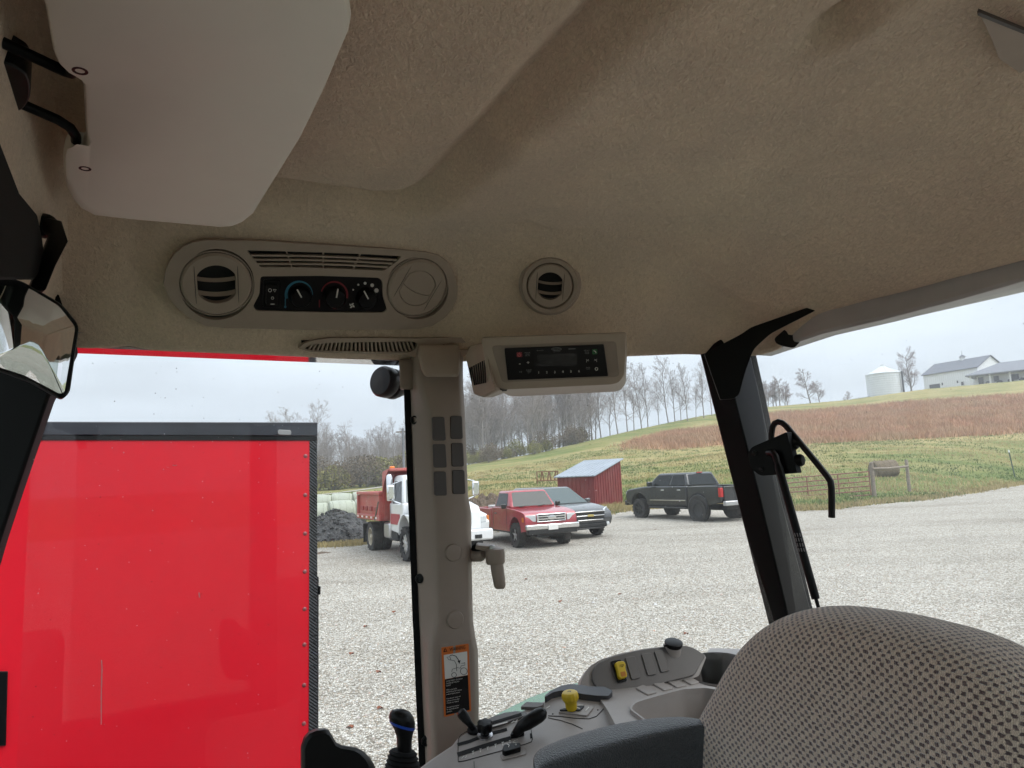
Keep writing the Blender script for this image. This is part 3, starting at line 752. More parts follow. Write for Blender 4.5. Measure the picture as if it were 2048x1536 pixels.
# --- round air outlet: ring, swivelling barrel face, two curved louvers
def barrel_opening(R, w, h_, n=48, rot=0.0):
    pts = []
    for i in range(n):
        a = 2 * math.pi * i / n; x, y = math.cos(a) * h_, math.sin(a) * h_
        x = max(-w, min(w, x)); pts.append((x * math.cos(rot) - y * math.sin(rot), x * math.sin(rot) + y * math.cos(rot)))
    return pts
def air_vent(parent, c, nrm, e, R, open_, rot=0.0, ring=1.22, m='beige_plastic'):
    f = nrm.cross(e).normalized()
    def P(x, y, z): return c + e * x + f * y + nrm * z
    if ring: MB().lathe(c, nrm, [(R * 1.02, -0.04), (R * ring, -0.004), (R * ring, 0.004), (R * (ring - 0.05), 0.0075), (R * 1.06, 0.0065), (R * 1.02, 0.002), (R * 1.01, -0.04)], 56).build('outer_ring', m, parent, smooth=True)
    MB().lathe(c - nrm * 0.032, nrm, [(R * 1.0, 0.026), (R * 1.0, 0.004), (R * 0.2, 0.002)], 40).build('dark_throat', 'void_black', parent, smooth=True)
    n_ = 56; op = barrel_opening(R, 0.54 * R, 0.62 * R, n_, rot); oc = [(math.cos(2 * math.pi * i / n_) * R, math.sin(2 * math.pi * i / n_) * R) for i in range(n_)]
    mb = MB(); rings = [[P(x, y, -0.012) for x, y in oc], [P(x * 0.995, y * 0.995, 0.004) for x, y in oc], [P(x * 0.93, y * 0.93, 0.0075) for x, y in oc], [P(x, y, 0.0062) for x, y in op], [P(x, y, -0.010) for x, y in op]]
    mb.loft(rings, cap=False); face = mb.build('barrel_face', m, parent, smooth=True)
    for s_ in (-1, 1):           # moulded seams beside the opening
        x = s_ * 0.60 * R; y = 0.68 * R
        a = P(x * math.cos(rot) + y * math.sin(rot), x * math.sin(rot) - y * math.cos(rot), 0.0066); b_ = P(x * math.cos(rot) - y * math.sin(rot), x * math.sin(rot) + y * math.cos(rot), 0.0066)
        MB().tube([a, b_], 0.0007, 5).build('seam', 'dark_plastic', face)
    def plate(y0, y1, z0, z1, bow, name):
        mb = MB(); top, bot = [], []
        for i in range(13):
            x = (-0.53 + 1.06 * i / 12) * R; bo = bow * (1 - (i / 6 - 1) ** 2)
            for lst, yy, zz in ((top, y0, z0), (bot, y1, z1)):
                xx, y2 = x * math.cos(rot) - (yy - bo) * math.sin(rot), x * math.sin(rot) + (yy - bo) * math.cos(rot)
                lst.append((xx, y2, zz))
        q = [P(*t) for t in top]; w = [P(*t) for t in bot]; th = nrm * -0.002 + f * 0.0012
        mb.loft([q, w, [p + th for p in w], [p + th for p in q]], cap=False, closed=False)
        mb.add(q + [p + th for p in q], [(i, i + 1, i + 14, i + 13) for i in range(12)])
        return mb.build(name, m, parent, smooth=True)
    if open_:
        plate(0.30 * R, 0.10 * R, -0.016, 0.001, 0.06 * R, 'louver'); plate(-0.14 * R, -0.34 * R, -0.016, 0.002, 0.08 * R, 'louver')
        MB().tube([P(0, 0.45 * R, -0.012), P(0, -0.55 * R, -0.012)], 0.0014, 6).build('link_rod', m, parent)
    else:
        for sgn in (1, -1):
            pts = [(x * 0.965, y * 0.975) for x, y in op]
            half = []
            for x, y in pts:      # split along a bowed line across the opening
                xr, yr = x * math.cos(-rot) - y * math.sin(-rot), x * math.sin(-rot) + y * math.cos(-rot)
                cut = -0.05 * R + 0.10 * R * (1 - (xr / (0.53 * R)) ** 2) * -1 + sgn * 0.008 * R
                yr = max(yr, cut) if sgn > 0 else min(yr, cut)
                half.append((xr * math.cos(rot) - yr * math.sin(rot), xr * math.sin(rot) + yr * math.cos(rot)))
            MB().prism([P(x, y, -0.002) for x, y in half], nrm * 0.0078).build('louver', m, parent)

# --- climate control panel in the side slope of the headliner
pc, pn = liner_hit(622, 566)
CP = Plane(pc + pn * 0.013, pn)
climate = thing('climate_panel', 'long oval climate control panel with two round outlets and three knobs in the headliner', 'control panel', pc)
outer = [(327, 566), (331, 540), (339, 520), (350, 504), (366, 491), (386, 482), (410, 478), (526, 480), (654, 488), (783, 496), (850, 502), (874, 508), (893, 521), (906, 543), (913, 570), (912, 595), (902, 617), (886, 634), (864, 648), (838, 654), (815, 656), (622, 657), (450, 653), (412, 649), (380, 634), (352, 611), (336, 590)]
g_out = round_poly([(492, 498), (560, 500), (660, 503), (730, 506), (802, 510), (788, 524), (766, 539), (680, 535), (600, 532), (520, 532), (506, 515)], 4, 2)
plate_out = round_poly([(520, 550), (640, 549), (756, 553), (763, 560), (764, 590), (773, 616), (766, 623), (640, 622), (512, 619), (505, 610), (518, 585)], 6, 3)
bez = holed_slab(CP, outer, [g_out, plate_out, ell(433, 566, 75, 71), ell(833, 574, 62, 62)], 0.010, 'bezel', 'beige_plastic', climate, off=-0.004, bevel=0.0028, bseg=3)
CP.slab('backing', [(480, 490), (806, 500), (806, 630), (480, 628)], 0.001, 'void_black', climate, off=-0.006)
# grille: four curved slats and three ribs
for k in range(3):
    t = (k + 1) / 4
    xa, xb = 494 + 26 * t, 801 - 36 * t; ya, ym, yb = 499 + 34 * t, 502 + 33 * t, 510 + 28 * t
    pts = [(xa + (xb - xa) * i / 10, ya + (yb - ya) * i / 10 - 2.6 * math.sin(math.pi * i / 10) + 1.2) for i in range(11)]
    ribbon(CP, pts, 3.4, 'grille_slat', 'beige_plastic', climate, off=0.0, thick=0.006)
for x0, y0, x1, y1 in [(571, 498, 583, 533), (646, 501, 646, 536), (720, 505, 705, 538)]:
    ribbon(CP, [(x0, y0), (x1, y1)], 2.4, 'grille_rib', 'beige_plastic', climate, off=-0.001, thick=0.0055)
for cx, cy, rp, op, rot in [(433, 566, 71, True, 0.02), (833, 574, 58, False, -0.42)]:
    c, e, f = CP.basis(cx, cy); Rr = (CP(cx + rp, cy) - c).length
    v = MB().lathe(c, CP.n, [(Rr * 1.03, -0.034), (Rr * 1.045, 0.0045), (Rr * 1.01, 0.0045), (Rr * 1.0, -0.034)], 56).build('outlet', 'beige_plastic', climate, smooth=True)
    air_vent(v, c + CP.n * 0.001, CP.n, e, Rr * 0.985, op, rot=rot if op else -0.42, ring=0)
cpl = CP.slab('control_plate', [(x + (636 - x) * 0.005, y + (586 - y) * 0.005) for x, y in plate_out], 0.004, 'panel_black', climate, off=-0.001)
for cx, cy, rp, a in [(599.5, 589.5, 22, 119), (668, 590.5, 22, 80), (731.7, 593, 20, 118)]:
    c, e, f = CP.basis(cx, cy); Rr = (CP(cx + rp, cy) - c).length
    kn = MB().lathe(c + CP.n * 0.003, CP.n, [(Rr * 1.0, 0), (Rr * 0.98, 0.004), (Rr * 0.92, 0.013), (Rr * 0.84, 0.0155), (Rr * 0.2, 0.016)], 32).build('knob', 'black_plastic', climate, smooth=True)
    d = (math.cos(R_(a)), -math.sin(R_(a)))
    ribbon(CP, [(cx + d[0] * 1, cy + d[1] * 1 - 3), (cx + d[0] * 19, cy + d[1] * 19 - 3)], 2.6, 'pointer', 'print_white', kn, off=0.0192, thick=0.0012)
O_ = 0.0033
ribbon(CP, arc(598, 588, 26.5, 196, 0, 24), [6.0 - 4.6 * i / 24 for i in range(25)], 'blue_scale', 'print_blue', cpl, off=O_)
ribbon(CP, arc(667.5, 588, 26, 165, -15, 24), [2.0 + 2 * i / 24 for i in range(25)], 'red_scale', 'print_red', cpl, off=O_)
CP.slab('red_mark', ell(668, 613, 5, 2.5, 16), 0.0003, 'print_red', cpl, off=O_)
for (x, y, r) in [(705.5, 578, 1.6), (715.7, 568, 2.0), (729.3, 565, 2.8), (743.4, 569, 3.6), (752, 579.4, 4.3)]:
    CP.slab('fan_dot', ell(x, y, r, r, 14), 0.0003, 'print_white', cpl, off=O_)
for i in range(4):
    a = R_(20 + 90 * i); CP.slab('fan_blade', ell(703 + math.cos(a) * 3.2, 609.5 + math.sin(a) * 3.2, 3.0, 1.5, 12, rot=a + 0.6), 0.0003, 'print_white', cpl, off=O_)
ribbon(CP, [(570, 596), (570, 612)], 2.0, 'cold_thermometer', 'print_blue', cpl, off=O_); CP.slab('cold_bulb', ell(570, 612, 2.4, 2.4, 12), 0.0003, 'print_blue', cpl, off=O_)
ribbon(CP, [(638, 598), (638, 613)], 2.0, 'hot_thermometer', 'print_red', cpl, off=O_)
sw = CP.slab('rocker_switch', round_poly([(525.5, 558), (560.5, 558), (559.5, 613.5), (525, 612)], 4, 3), 0.003, 'black_plastic', climate, off=0.0025, bevel=0.001)
CP.slab('rocker', round_poly([(531, 566), (554.5, 566), (554, 607), (530.5, 606)], 3, 3), 0.003, 'panel_black', sw, off=0.0055, bevel=0.001)
for x, y, r in [(538.5, 576.5, 3.2), (543.5, 592, 2.4)]:
    ribbon(CP, arc(x, y, r, 0, 360, 14), 1.0, 'switch_mark', 'print_white', sw, off=0.0086)
ribbon(CP, [(545, 575), (551, 575), (548, 580), (545, 575)], 1.0, 'switch_mark', 'print_white', sw, off=0.0086)
CP.slab('switch_mark', ell(543.5, 604, 4.6, 1.0, 14), 0.0003, 'print_white', sw, off=0.0086)

# --- lone outlet further back
vc, vn = liner_hit(1100, 572)
vn = (vn * 0.55 + (CAM - vc).normalized() * 0.45).normalized()
lone = thing('air_outlet', 'single round swivel air outlet set in the felt above the radio', 'air vent', vc)
VPn = Plane(vc + vn * 0.014, vn); c, e, f = VPn.basis(1100, 571)
air_vent(lone, c, VPn.n, e, (VPn(1100 + 45, 571) - c).length, True, rot=-0.06, ring=1.28)
MB().lathe(c - VPn.n * 0.006, VPn.n, [(0.062, -0.04), (0.062, 0.002), (0.058, 0.004), (0.048, 0.004), (0.047, -0.04)], 40).build('collar', 'beige_plastic', lone, smooth=True)

# --- louvred plastic trim under the headliner edge, with a courtesy-lamp recess
TPn = Plane(cab(0.40, 1.315, 0.25), (-N_AX * 0.93 - Z_AX * 0.36))
trimt = thing('louvred_trim', 'beige plastic trim with a row of slanted fins under the headliner edge', 'trim', TPn(760, 695))
t_out = round_poly([(595, 696), (606, 686), (630, 679), (660, 675), (760, 675), (848, 676), (955, 673), (944, 692), (927, 712), (900, 716), (836, 715), (800, 708), (700, 705), (622, 703)], 4, 2)
t_slot = round_poly([(607, 696), (622, 688), (660, 684.5), (760, 683), (822, 682), (834, 686), (830, 697), (815, 704), (760, 703), (690, 701), (622, 700)], 4, 3)
holed_slab(TPn, t_out, [t_slot, round_poly([(880, 690), (895, 684), (938, 684), (934, 698), (890, 699)], 4, 3)], 0.012, 'shell', 'beige_plastic', trimt, off=-0.006, bevel=0.003)
TPn.slab('backing', [(604, 682), (944, 680), (934, 702), (800, 706), (606, 701)], 0.001, 'void_black', trimt, off=-0.009)
TPn.slab('lamp_lens', round_poly([(896, 690), (930, 690), (926, 697), (893, 697)], 3, 2), 0.004, 'trim_plastic', trimt, off=-0.006, bevel=0.001)
for i in range(26):
    x = 618 + i * 8.2; sl = -3 + 9 * i / 25
    ya = 687 - min(i, 8) * 0.45; yb = 701 + min(i, 6) * 0.3
    ribbon(TPn, [(x + 4 - sl, ya), (x + 2 + sl * 0.3, yb - 5), (x + 1.5 + sl * 0.9, yb)], 3.6, 'fin', 'beige_plastic', trimt, off=-0.006, thick=0.009)

# --- overhead radio console
RPn = Vector((-0.10, -0.93, -0.36)).normalized()
RP = Plane(at(1105, 722, 1.27), RPn)
radio = thing('radio', 'black car radio with dim screen in a beige overhead housing', 'radio', RP(1105, 722))
r_out = round_poly([(962, 674), (1253, 664), (1249, 750), (1238, 764), (1225, 768), (998, 779), (984, 775), (975, 758), (969, 722)], [10, 6, 12, 8, 8, 10, 10, 10, 14], 4)
front = RP.poly(r_out); back_v = Vector((0.03, 0.16, 0.005))
bk = [p + back_v for p in RP.poly([(x + (1105 - x) * (-0.06 if x < 1000 else 0.02), y + 1.5) for x, y in r_out])]
mb = MB(); mb.loft([RP.poly([(x + (1108 - x) * 0.035, y + (722 - y) * 0.05) for x, y in r_out], 0.006), RP.poly([(x + (1108 - x) * 0.008, y + (722 - y) * 0.01) for x, y in r_out], 0.005), front, bk])
hous = mb.build('housing', 'beige_plastic', radio, smooth=True)
# left cheek with cooling slots
side = [at(971, 682, 1.275), at(982, 768, 1.265), at(999, 781, 1.275), at(966, 795, 1.30), at(946, 789, 1.33), at(929, 712, 1.36), at(940, 690, 1.36)]
MB().prism(side, Vector((0.02, 0.05, 0.005))).build('cheek', 'beige_plastic', radio, bevel=0.006, bseg=3)
sn = (side[1] - side[0]).cross(side[5] - side[0]).normalized()
if sn.dot(CAM - side[0]) < 0: sn = -sn
SP = Plane(side[0], sn)
for i in range(8):
    SP.slab('cooling_slot', [(938 + i * 4.3, 736 - i * 2.2), (939.6 + i * 4.3, 735 - i * 2.2), (946 + i * 3.6, 771 - i * 0.8), (944.4 + i * 3.6, 771.5 - i * 0.8)], 0.0015, 'void_black', radio, off=-0.001)
rec = RP.slab('recess_rim', round_poly([(983, 690), (1232, 681), (1239, 752), (1005, 764)], 9, 4), 0.001, 'trim_plastic', radio, off=0.0055, bevel=0.0008)
face = RP.slab('faceplate', round_poly([(1009.6, 694.8), (1207, 687), (1216, 750), (1016.5, 758)], 2, 2), 0.004, 'panel_black', radio, off=0.006, bevel=0.0008)
RP.slab('screen', [(1074, 706), (1153.8, 703.8), (1153.8, 728), (1075.5, 731)], 0.0008, 'lcd', face, off=0.0100)
RO = 0.0103
RP.slab('power_key', round_poly([(1034, 702.5), (1045, 702), (1045.4, 711.6), (1034.5, 712)], 1.5, 2), 0.0008, mat('key_red', (0.16, 0.012, 0.02), 0.4), face, off=0.0098)
ribbon(RP, arc(1039.6, 707.2, 3.0, 120, 420, 12), 0.8, 'power_mark', mat('power_glyph', (0.6, 0.15, 0.15), 0.5), face, off=0.0107)
ribbon(RP, [(1039.6, 702.8), (1039.6, 707)], 0.8, 'power_mark', 'power_glyph', face, off=0.0107)
RP.slab('phone_key', round_poly([(1184, 696.5), (1194, 696), (1194.5, 706), (1184.5, 706.6)], 1.5, 2), 0.0008, mat('key_green', (0.012, 0.10, 0.028), 0.4), face, off=0.0098)
ribbon(RP, [(1187, 699), (1190, 700), (1192, 703.5)], 1.4, 'phone_mark', 'print_white', face, off=0.0107)
c0, ex0, ey0 = RP.basis(1110, 722)
ex0 = (RP(1200, 690) - RP(1020, 697)).normalized(); ey0 = RP.n.cross(ex0)
def rtext(s_, x, y, px_h, m='print_white', al='CENTER'):
    p = RP(x, y) + RP.n * RO; text_obj('lettering', s_, px_h * 1.27 / F_PX * 1.25, m, face, p, ex0, ey0, al)
for i, x in enumerate((1078, 1094, 1110, 1126, 1142, 1158)): rtext(str(i + 1), x, 742.8 - i * 0.55, 5.2)
rtext('MODE', 1055.7, 703.5, 3.2, 'print_dim'); rtext('MUTE', 1055.8, 709, 3.0, 'print_dim'); rtext('BAND', 1058.5, 737.5, 3.2, 'print_dim'); rtext('A/V', 1058.8, 743, 3.0, 'print_dim')
rtext('>II', 1042, 741.5, 4.5, 'print_dim'); rtext('+', 1057, 723.2, 9); rtext('-', 1040.5, 724.5, 10)
rtext('MENU', 1173.2, 699.0, 3.2, 'print_dim'); rtext('TEMP', 1173.6, 704.6, 3.0, 'print_dim'); rtext('PAIR', 1176, 733, 3.2, 'print_dim')
rtext('|<', 1175, 718.5, 5.5); rtext('>|', 1191, 718, 5.5)
ribbon(RP, arc(1192.6, 735.2, 2.7, 0, 360, 14), 1.0, 'gear_mark', 'print_white', face, off=RO)
ribbon(RP, arc(0, 0, 1, 0, 360, 24) if False else [(1113.3 + 10 * math.cos(t), 696.0 + 2.9 * math.sin(t)) for t in np.linspace(0, 2 * math.pi, 25)], 0.8, 'logo_oval', 'print_dim', face, off=RO)
rtext('JENSEN', 1113.3, 696.2, 3.6, 'print_dim'); rtext('HEAVY DUTY', 1113.8, 701.2, 2.0, 'print_dim'); rtext('Bluetooth', 1081, 698.6, 2.6, 'print_dim'); ribbon(RP, [(1137, 695.8), (1151, 695.2)], 1.6, 'key_line', 'print_dim', face, off=RO)
for x, y in [(1055.8, 706.3), (1058.6, 740.3), (1173.4, 701.8), (1176, 735.6)]: ribbon(RP, [(x - 4, y), (x + 4, y)], 0.5, 'key_line', 'print_dim', face, off=RO)
MB().prism([p + RPn * 0.0 for p in [at(997, 777, 1.285), at(1015, 776, 1.285), at(1013, 780, 1.30), at(998, 781, 1.30)]], Z_AX * -0.002).build('latch_slot', 'void_black', radio)

# --- sun visor folded up against the ceiling
VZ = 0.385
VIS = Plane(cab(0, 0, VZ), (-Z_AX + U_AX * 0.03).normalized())
visor = thing('sun_visor', 'pale vinyl sun visor folded flat against the ceiling', 'sun visor', VIS(420, 200))
v_out = [(-60, -420), (30, -190), (91, 0), (100, 55), (106, 90), (116, 114), (134, 132), (160, 147), (167, 158), (169, 193), (172, 250), (174, 278), (166, 287), (142, 283), (131, 290), (128, 303), (128, 341), (134, 368), (146, 393), (163, 412), (190, 426), (260, 434), (440, 450), (464, 448), (484, 440), (506, 422), (601, 267), (650, 165), (679, 93), (696, 54), (701, 30), (697, 0), (640, -190), (560, -420)]
pad = MB()
def shrink(k, off):
    c = Vector((390, 110)); return VIS.poly([tuple(c + (Vector(p) - c) * k) for p in v_out], off)
pad.loft([shrink(0.985, -0.011), shrink(1.0, -0.007), shrink(1.004, -0.002), shrink(1.0, 0.003), shrink(0.985, 0.0065), shrink(0.95, 0.008)])
pad.build('pad', 'visor_vinyl', visor, smooth=True, angle=180)
for x, y in [(160, 125), (170, 324)]:
    c = VIS(x, y) + VIS.n * 0.0072
    MB().lathe(c, VIS.n, [(0.0065, 0), (0.0065, 0.0012), (0.004, 0.0012), (0.0038, 0.0002), (0.001, 0.0002)], 14).build('screw', 'black_plastic', visor, smooth=True)
def vis3(x, y, o): return VIS(x, y) - VIS.n * o
MB().tube([vis3(-60, 76, 0.012), vis3(0, 104, 0.010), vis3(128, 150, 0.004), vis3(142, 150, 0.002), vis3(148, 140, 0.001), vis3(160, 138, 0.0)], 0.0052, 10).build('hinge_rod', 'black_paint', visor, smooth=True)
MB().tube([vis3(-40, 196, 0.012), vis3(20, 217, 0.010), vis3(115, 250, 0.006), vis3(140, 262, 0.004), vis3(152, 276, 0.002), vis3(152, 292, 0.001), vis3(162, 300, 0.0)], 0.0052, 10).build('hinge_rod', 'black_paint', visor, smooth=True)
MB().prism([vis3(x, y, 0.0) for x, y in round_poly([(-50, 110), (20, 128), (54, 148), (62, 175), (60, 200), (44, 222), (16, 226), (-50, 190)], 10, 4)], Z_AX * 0.03).build('hinge_clip', 'black_plastic', visor, bevel=0.005)

# --- interior mirror on its stem
MN = Vector((0.62, -0.78, -0.02)).normalized()
MP = Plane(at(85, 680, 0.80), MN)
mirror = thing('rear_view_mirror', 'small convex mirror in black frame hanging beside the front post', 'mirror', MP(85, 680))
m_out = round_poly([(-45, 560), (24, 558), (48, 566), (122, 608), (158, 652), (139, 786), (124, 800), (58, 763), (-40, 728)], [10, 14, 8, 14, 14, 14, 8, 8, 10], 4)
mb = MB(); sc_ = lambda k, o: MP.poly([(80 + (x - 80) * k, 680 + (y - 680) * k) for x, y in m_out], o)
mb.loft([sc_(0.80, -0.030), sc_(0.95, -0.022), sc_(1.0, -0.008), sc_(1.0, 0.003), sc_(0.97, 0.005), sc_(0.94, 0.003)])
mb.build('housing', 'black_plastic', mirror, smooth=True)
mg = round_poly([(-30, 574), (38, 572), (60, 579), (117, 613), (150, 655), (128, 786), (118, 788), (50, 752), (-30, 726)], 8, 3)
mir_m, n, l, b = _new('mirror_silver'); b.inputs['Metallic'].default_value = 1.0; b.inputs['Roughness'].default_value = 0.02; b.inputs['Base Color'].default_value = (0.82, 0.83, 0.83, 1)
cpt = MP(70, 680); gp = MP.poly(mg, 0.0035); mb = MB()
rings = []
for i in range(9):
    k = 1 - i / 8.6
    rings.append([cpt + MN * 0.0035 + (p - cpt - MN * 0.0035) * k + MN * (0.007 * (1 - k * k)) for p in gp])
mb.loft(rings, cap=False); mb.f.append(tuple(range(len(mb.v) - len(gp), len(mb.v))))
mb.build('mirror_glass', 'mirror_silver', mirror, smooth=True, angle=180)
am = [(76, 430), (124, 441), (137, 482), (112, 530), (92, 580), (58, 580), (80, 520), (100, 468)]
MB().prism([at(x, y, 0.90 + (y - 430) / 150 * -0.10) for x, y in am], Vector((-0.012, 0.012, 0))).build('stem', 'black_paint', mirror, bevel=0.002)
MB().lathe(at(90, 452, 0.905), Vector((0.5, -0.8, -0.3)), [(0.016, -0.01), (0.016, 0.004), (0.012, 0.010), (0.002, 0.011)], 20).build('stem_bolt', 'black_plastic', mirror, smooth=True)

# --- work lamp outside, by the head of the middle post
lc = at(777, 766, 1.52); ax = Vector((-0.55, -0.80, 0.1)).normalized()
lamp = thing('work_lamp', 'round black work lamp outside the glass beside the middle post', 'lamp', lc)
MB().lathe(lc - ax * 0.03, ax, [(0.018, -0.02), (0.028, 0.0), (0.0335, 0.012), (0.0335, 0.022), (0.030, 0.026), (0.034, 0.032), (0.034, 0.05), (0.030, 0.056), (0.004, 0.058)], 36).build('lamp_body', 'black_plastic', lamp, smooth=True)
MB().tube([lc - ax * 0.04, lc + Vector((0.04, 0.02, 0.03)), at(812, 735, 1.50)], 0.008, 8).build('stalk', 'black_paint', lamp, smooth=True)

# --- moulded end of the overhead console at the rear of the ceiling
OC = Plane(cab(0.85, 0.36, liner_h(0.85, 0.36) - 0.004), -Z_AX)
ovc = thing('ceiling_console', 'edge of a pale plastic console recessed into the felt ceiling', 'ceiling console', OC(2010, 80))
OC.slab('panel', round_poly([(1962, 34), (2010, 50), (2120, 96), (2160, 220), (2046, 150), (1998, 118), (1982, 76)], 6, 3), 0.004, 'beige_plastic', ovc, off=-0.004, bevel=0.002)
ribbon(OC, [(1956, 24), (2000, 42), (2060, 66), (2120, 92)], 7, 'groove', 'dark_plastic', ovc, off=-0.002, thick=0.004)
# ================================================================== right-hand control console
DK = Plane(cab(0.60, 1.20, -0.432), (Z_AX - N_AX * 0.22 - U_AX * 0.09))
console = thing('control_console', 'grey plastic side console with levers, yellow switches, tray and cup holder', 'control console', cab(0.7, 1.1, -1.3))
deck_px = [(800, 1560), (858, 1517), (903, 1487), (915, 1471), (934, 1461), (960, 1447), (985, 1436), (1010, 1428), (1035, 1424), (1058, 1411), (1092, 1398), (1105, 1389), (1135, 1378), (1165, 1374), (1198, 1382), (1216, 1394), (1229, 1400), (1262, 1424), (1300, 1452), (1330, 1490), (1340, 1720), (800, 1720)]
deck = DK.slab('deck', deck_px, -0.20, 'grey_plastic', console, bevel=0.008, bseg=3)
MB().prism([cab(0.40, 1.27, -1.32), cab(0.62, 1.26, -1.32), cab(1.06, 1.10, -1.32), cab(1.06, 0.86, -1.32), cab(0.40, 0.92, -1.32)], Z_AX * 0.66).build('pedestal', 'grey_plastic', console)
# shelf behind the deck, with tray and cup openings cut through
SH = Plane(cab(0.86, 1.14, -0.424), (Z_AX - N_AX * 0.05))
tray_px = round_poly([(1262, 1424), (1270, 1413), (1290, 1406), (1325, 1396), (1366, 1385), (1410, 1382), (1436, 1386), (1466, 1398), (1492, 1460), (1450, 1475), (1345, 1485), (1300, 1452)], 8, 3)
cupc = SH(1438, 1357); cupr = 0.047
cup_lo = [project(Vector((cupc.x + math.cos(t) * cupr, cupc.y + math.sin(t) * cupr, 0)) + Vector((0, 0, SH.p0.z - (SH.n.x * (cupc.x + math.cos(t) * cupr - SH.p0.x) + SH.n.y * (cupc.y + math.sin(t) * cupr - SH.p0.y)) / SH.n.z)))[:2] for t in np.linspace(0, 2 * math.pi, 28)[:-1]]
holed_slab(SH, [(1196, 1392), (1210, 1380), (1275, 1368), (1345, 1350), (1392, 1340), (1420, 1296), (1560, 1300), (1600, 1420), (1560, 1560), (1290, 1560), (1215, 1420)], [tray_px, cup_lo], -0.018, 'shelf', 'grey_plastic', console, bevel=0.003)
tp = SH.poly(tray_px, -0.001); tcn = sum(tp, Vector()) / len(tp)
mb = MB(); mb.loft([tp, [tcn + (p - tcn) * 0.985 - Z_AX * 0.012 for p in tp], [tcn + (p - tcn) * 0.94 - Z_AX * 0.075 for p in tp], [tcn + (p - tcn) * 0.80 - Z_AX * 0.086 for p in tp]], cap=False)
mb.f.append(tuple(range(len(mb.v) - len(tp), len(mb.v)))); mb.build('tray', 'grey_plastic', console, smooth=True)
lipo = SH.poly([(1378 + (x - 1378) * 1.05, 1428 + (y - 1428) * 1.10) for x, y in tray_px]); 
mb = MB(); mb.loft([[p - Z_AX * 0.001 for p in lipo], [tcn + (p - tcn) * 0.985 + Z_AX * 0.006 for p in lipo], [p + Z_AX * 0.006 for p in SH.poly(tray_px, 0.0)], [tcn + (p - tcn) * 0.995 - Z_AX * 0.003 for p in tp]], cap=False)
mb.build('tray_rim', 'grey_plastic', console, smooth=True)
away = Vector((cupc.x, cupc.y, 0)).normalized()
def cup_ring(r_, base, rise):
    out = []
    for t in np.linspace(0, 2 * math.pi, 41)[:-1]:
        d = Vector((math.cos(t), math.sin(t), 0)); k = smoothstep(-0.35, 0.75, d.dot(away))
        out.append(Vector((cupc.x, cupc.y, cupc.z + base + rise * k)) + d * r_)
    return out
cup = MB(); cup.loft([cup_ring(cupr + 0.005, -0.03, 0.0), cup_ring(cupr + 0.005, 0.0, 0.034), cup_ring(cupr + 0.0025, 0.003, 0.036), cup_ring(cupr, 0.0, 0.036), cup_ring(cupr - 0.003, -0.045, 0.0), cup_ring(cupr - 0.006, -0.060, 0.0), cup_ring(0.002, -0.061, 0.0)], cap=False)
cup.build('cup_holder', mat('cup_plastic', (0.10, 0.09, 0.085), 0.42), console, smooth=True)
for q in ([(1270.5, 1378), (1286.7, 1372), (1314, 1386.5), (1295, 1391.6)], [(1304.5, 1369), (1321, 1364), (1347.5, 1378), (1328.5, 1383.3)], [(1331, 1363), (1346.5, 1357.5), (1374, 1372.5), (1353.5, 1377)], [(1357, 1357), (1374, 1351.5), (1399.5, 1366.7), (1381.5, 1371)]):
    SH.slab('blank_key', round_poly(q, 2.5, 2), 0.004, 'grey_plastic', console, off=-0.001, bevel=0.0012)
# upright switch wall
SW = Plane(SH(1275, 1374), (-N_AX * 0.84 + Z_AX * 0.50 - U_AX * 0.22))
wall_px = [(1184, 1360), (1185, 1342), (1194, 1327), (1222, 1314), (1259, 1304), (1297, 1297), (1331, 1293), (1374, 1291), (1390, 1297), (1412, 1311), (1400, 1330), (1390, 1350), (1335, 1364), (1270, 1381), (1225, 1391), (1200, 1386)]
wall_t, n_, l_, b_ = None, None, None, None
SW.slab('switch_wall', round_poly(wall_px, 6, 3), -0.03, mat('wall_plastic', (0.115, 0.105, 0.10), 0.48, bump=0.2, bscale=900, bdist=0.0004), console, bevel=0.003)
shell_px = [(1160, 1378), (1166, 1352), (1180, 1331), (1202, 1317), (1240, 1305), (1290, 1295), (1331, 1290.5), (1376, 1289.5), (1393, 1295), (1416, 1311), (1400, 1352), (1275, 1385), (1195, 1391)]
SW.slab('wall_shell', round_poly(shell_px, 6, 3), -0.035, 'grey_plastic', console, off=-0.006, bevel=0.004, bseg=3)
for q in ([(1249.5, 1315.5), (1269.6, 1313), (1280, 1356.5), (1262.8, 1360)], [(1282, 1308.7), (1301, 1306), (1313, 1349), (1295, 1352)], [(1307.6, 1302.7), (1326, 1300), (1338.5, 1342), (1321.8, 1345.5)]):
    SW.slab('blank_cover', round_poly(q, 3, 3), 0.004, 'wall_plastic', console, off=-0.001, bevel=0.0014)
mat('safety_yellow', (0.55, 0.38, 0.012), 0.42, var=0.06, vscale=40)
SW.slab('switch_frame', round_poly([(1221, 1323), (1241, 1319.5), (1253.7, 1362.5), (1234.6, 1367)], 3, 3), 0.003, 'black_plastic', console, bevel=0.001)
ys = SW.slab('yellow_switch', round_poly([(1227, 1330), (1232, 1326.5), (1244, 1325.5), (1248, 1332), (1247, 1340), (1251, 1352), (1250, 1358), (1238, 1361), (1234, 1357), (1231, 1342)], 3, 3), 0.011, 'safety_yellow', console, off=0.002, bevel=0.003)
SW.slab('switch_lens', [(1237, 1348), (1246, 1346.5), (1248.5, 1355.5), (1239.5, 1357.5)], 0.0012, mat('amber_lens', (0.42, 0.16, 0.02), 0.3), ys, off=0.0125)
ribbon(SW, [(1236.5, 1338), (1236, 1334.5), (1243, 1333), (1243.8, 1336)], 0.9, 'switch_symbol', 'black_plastic', ys, off=0.0131)
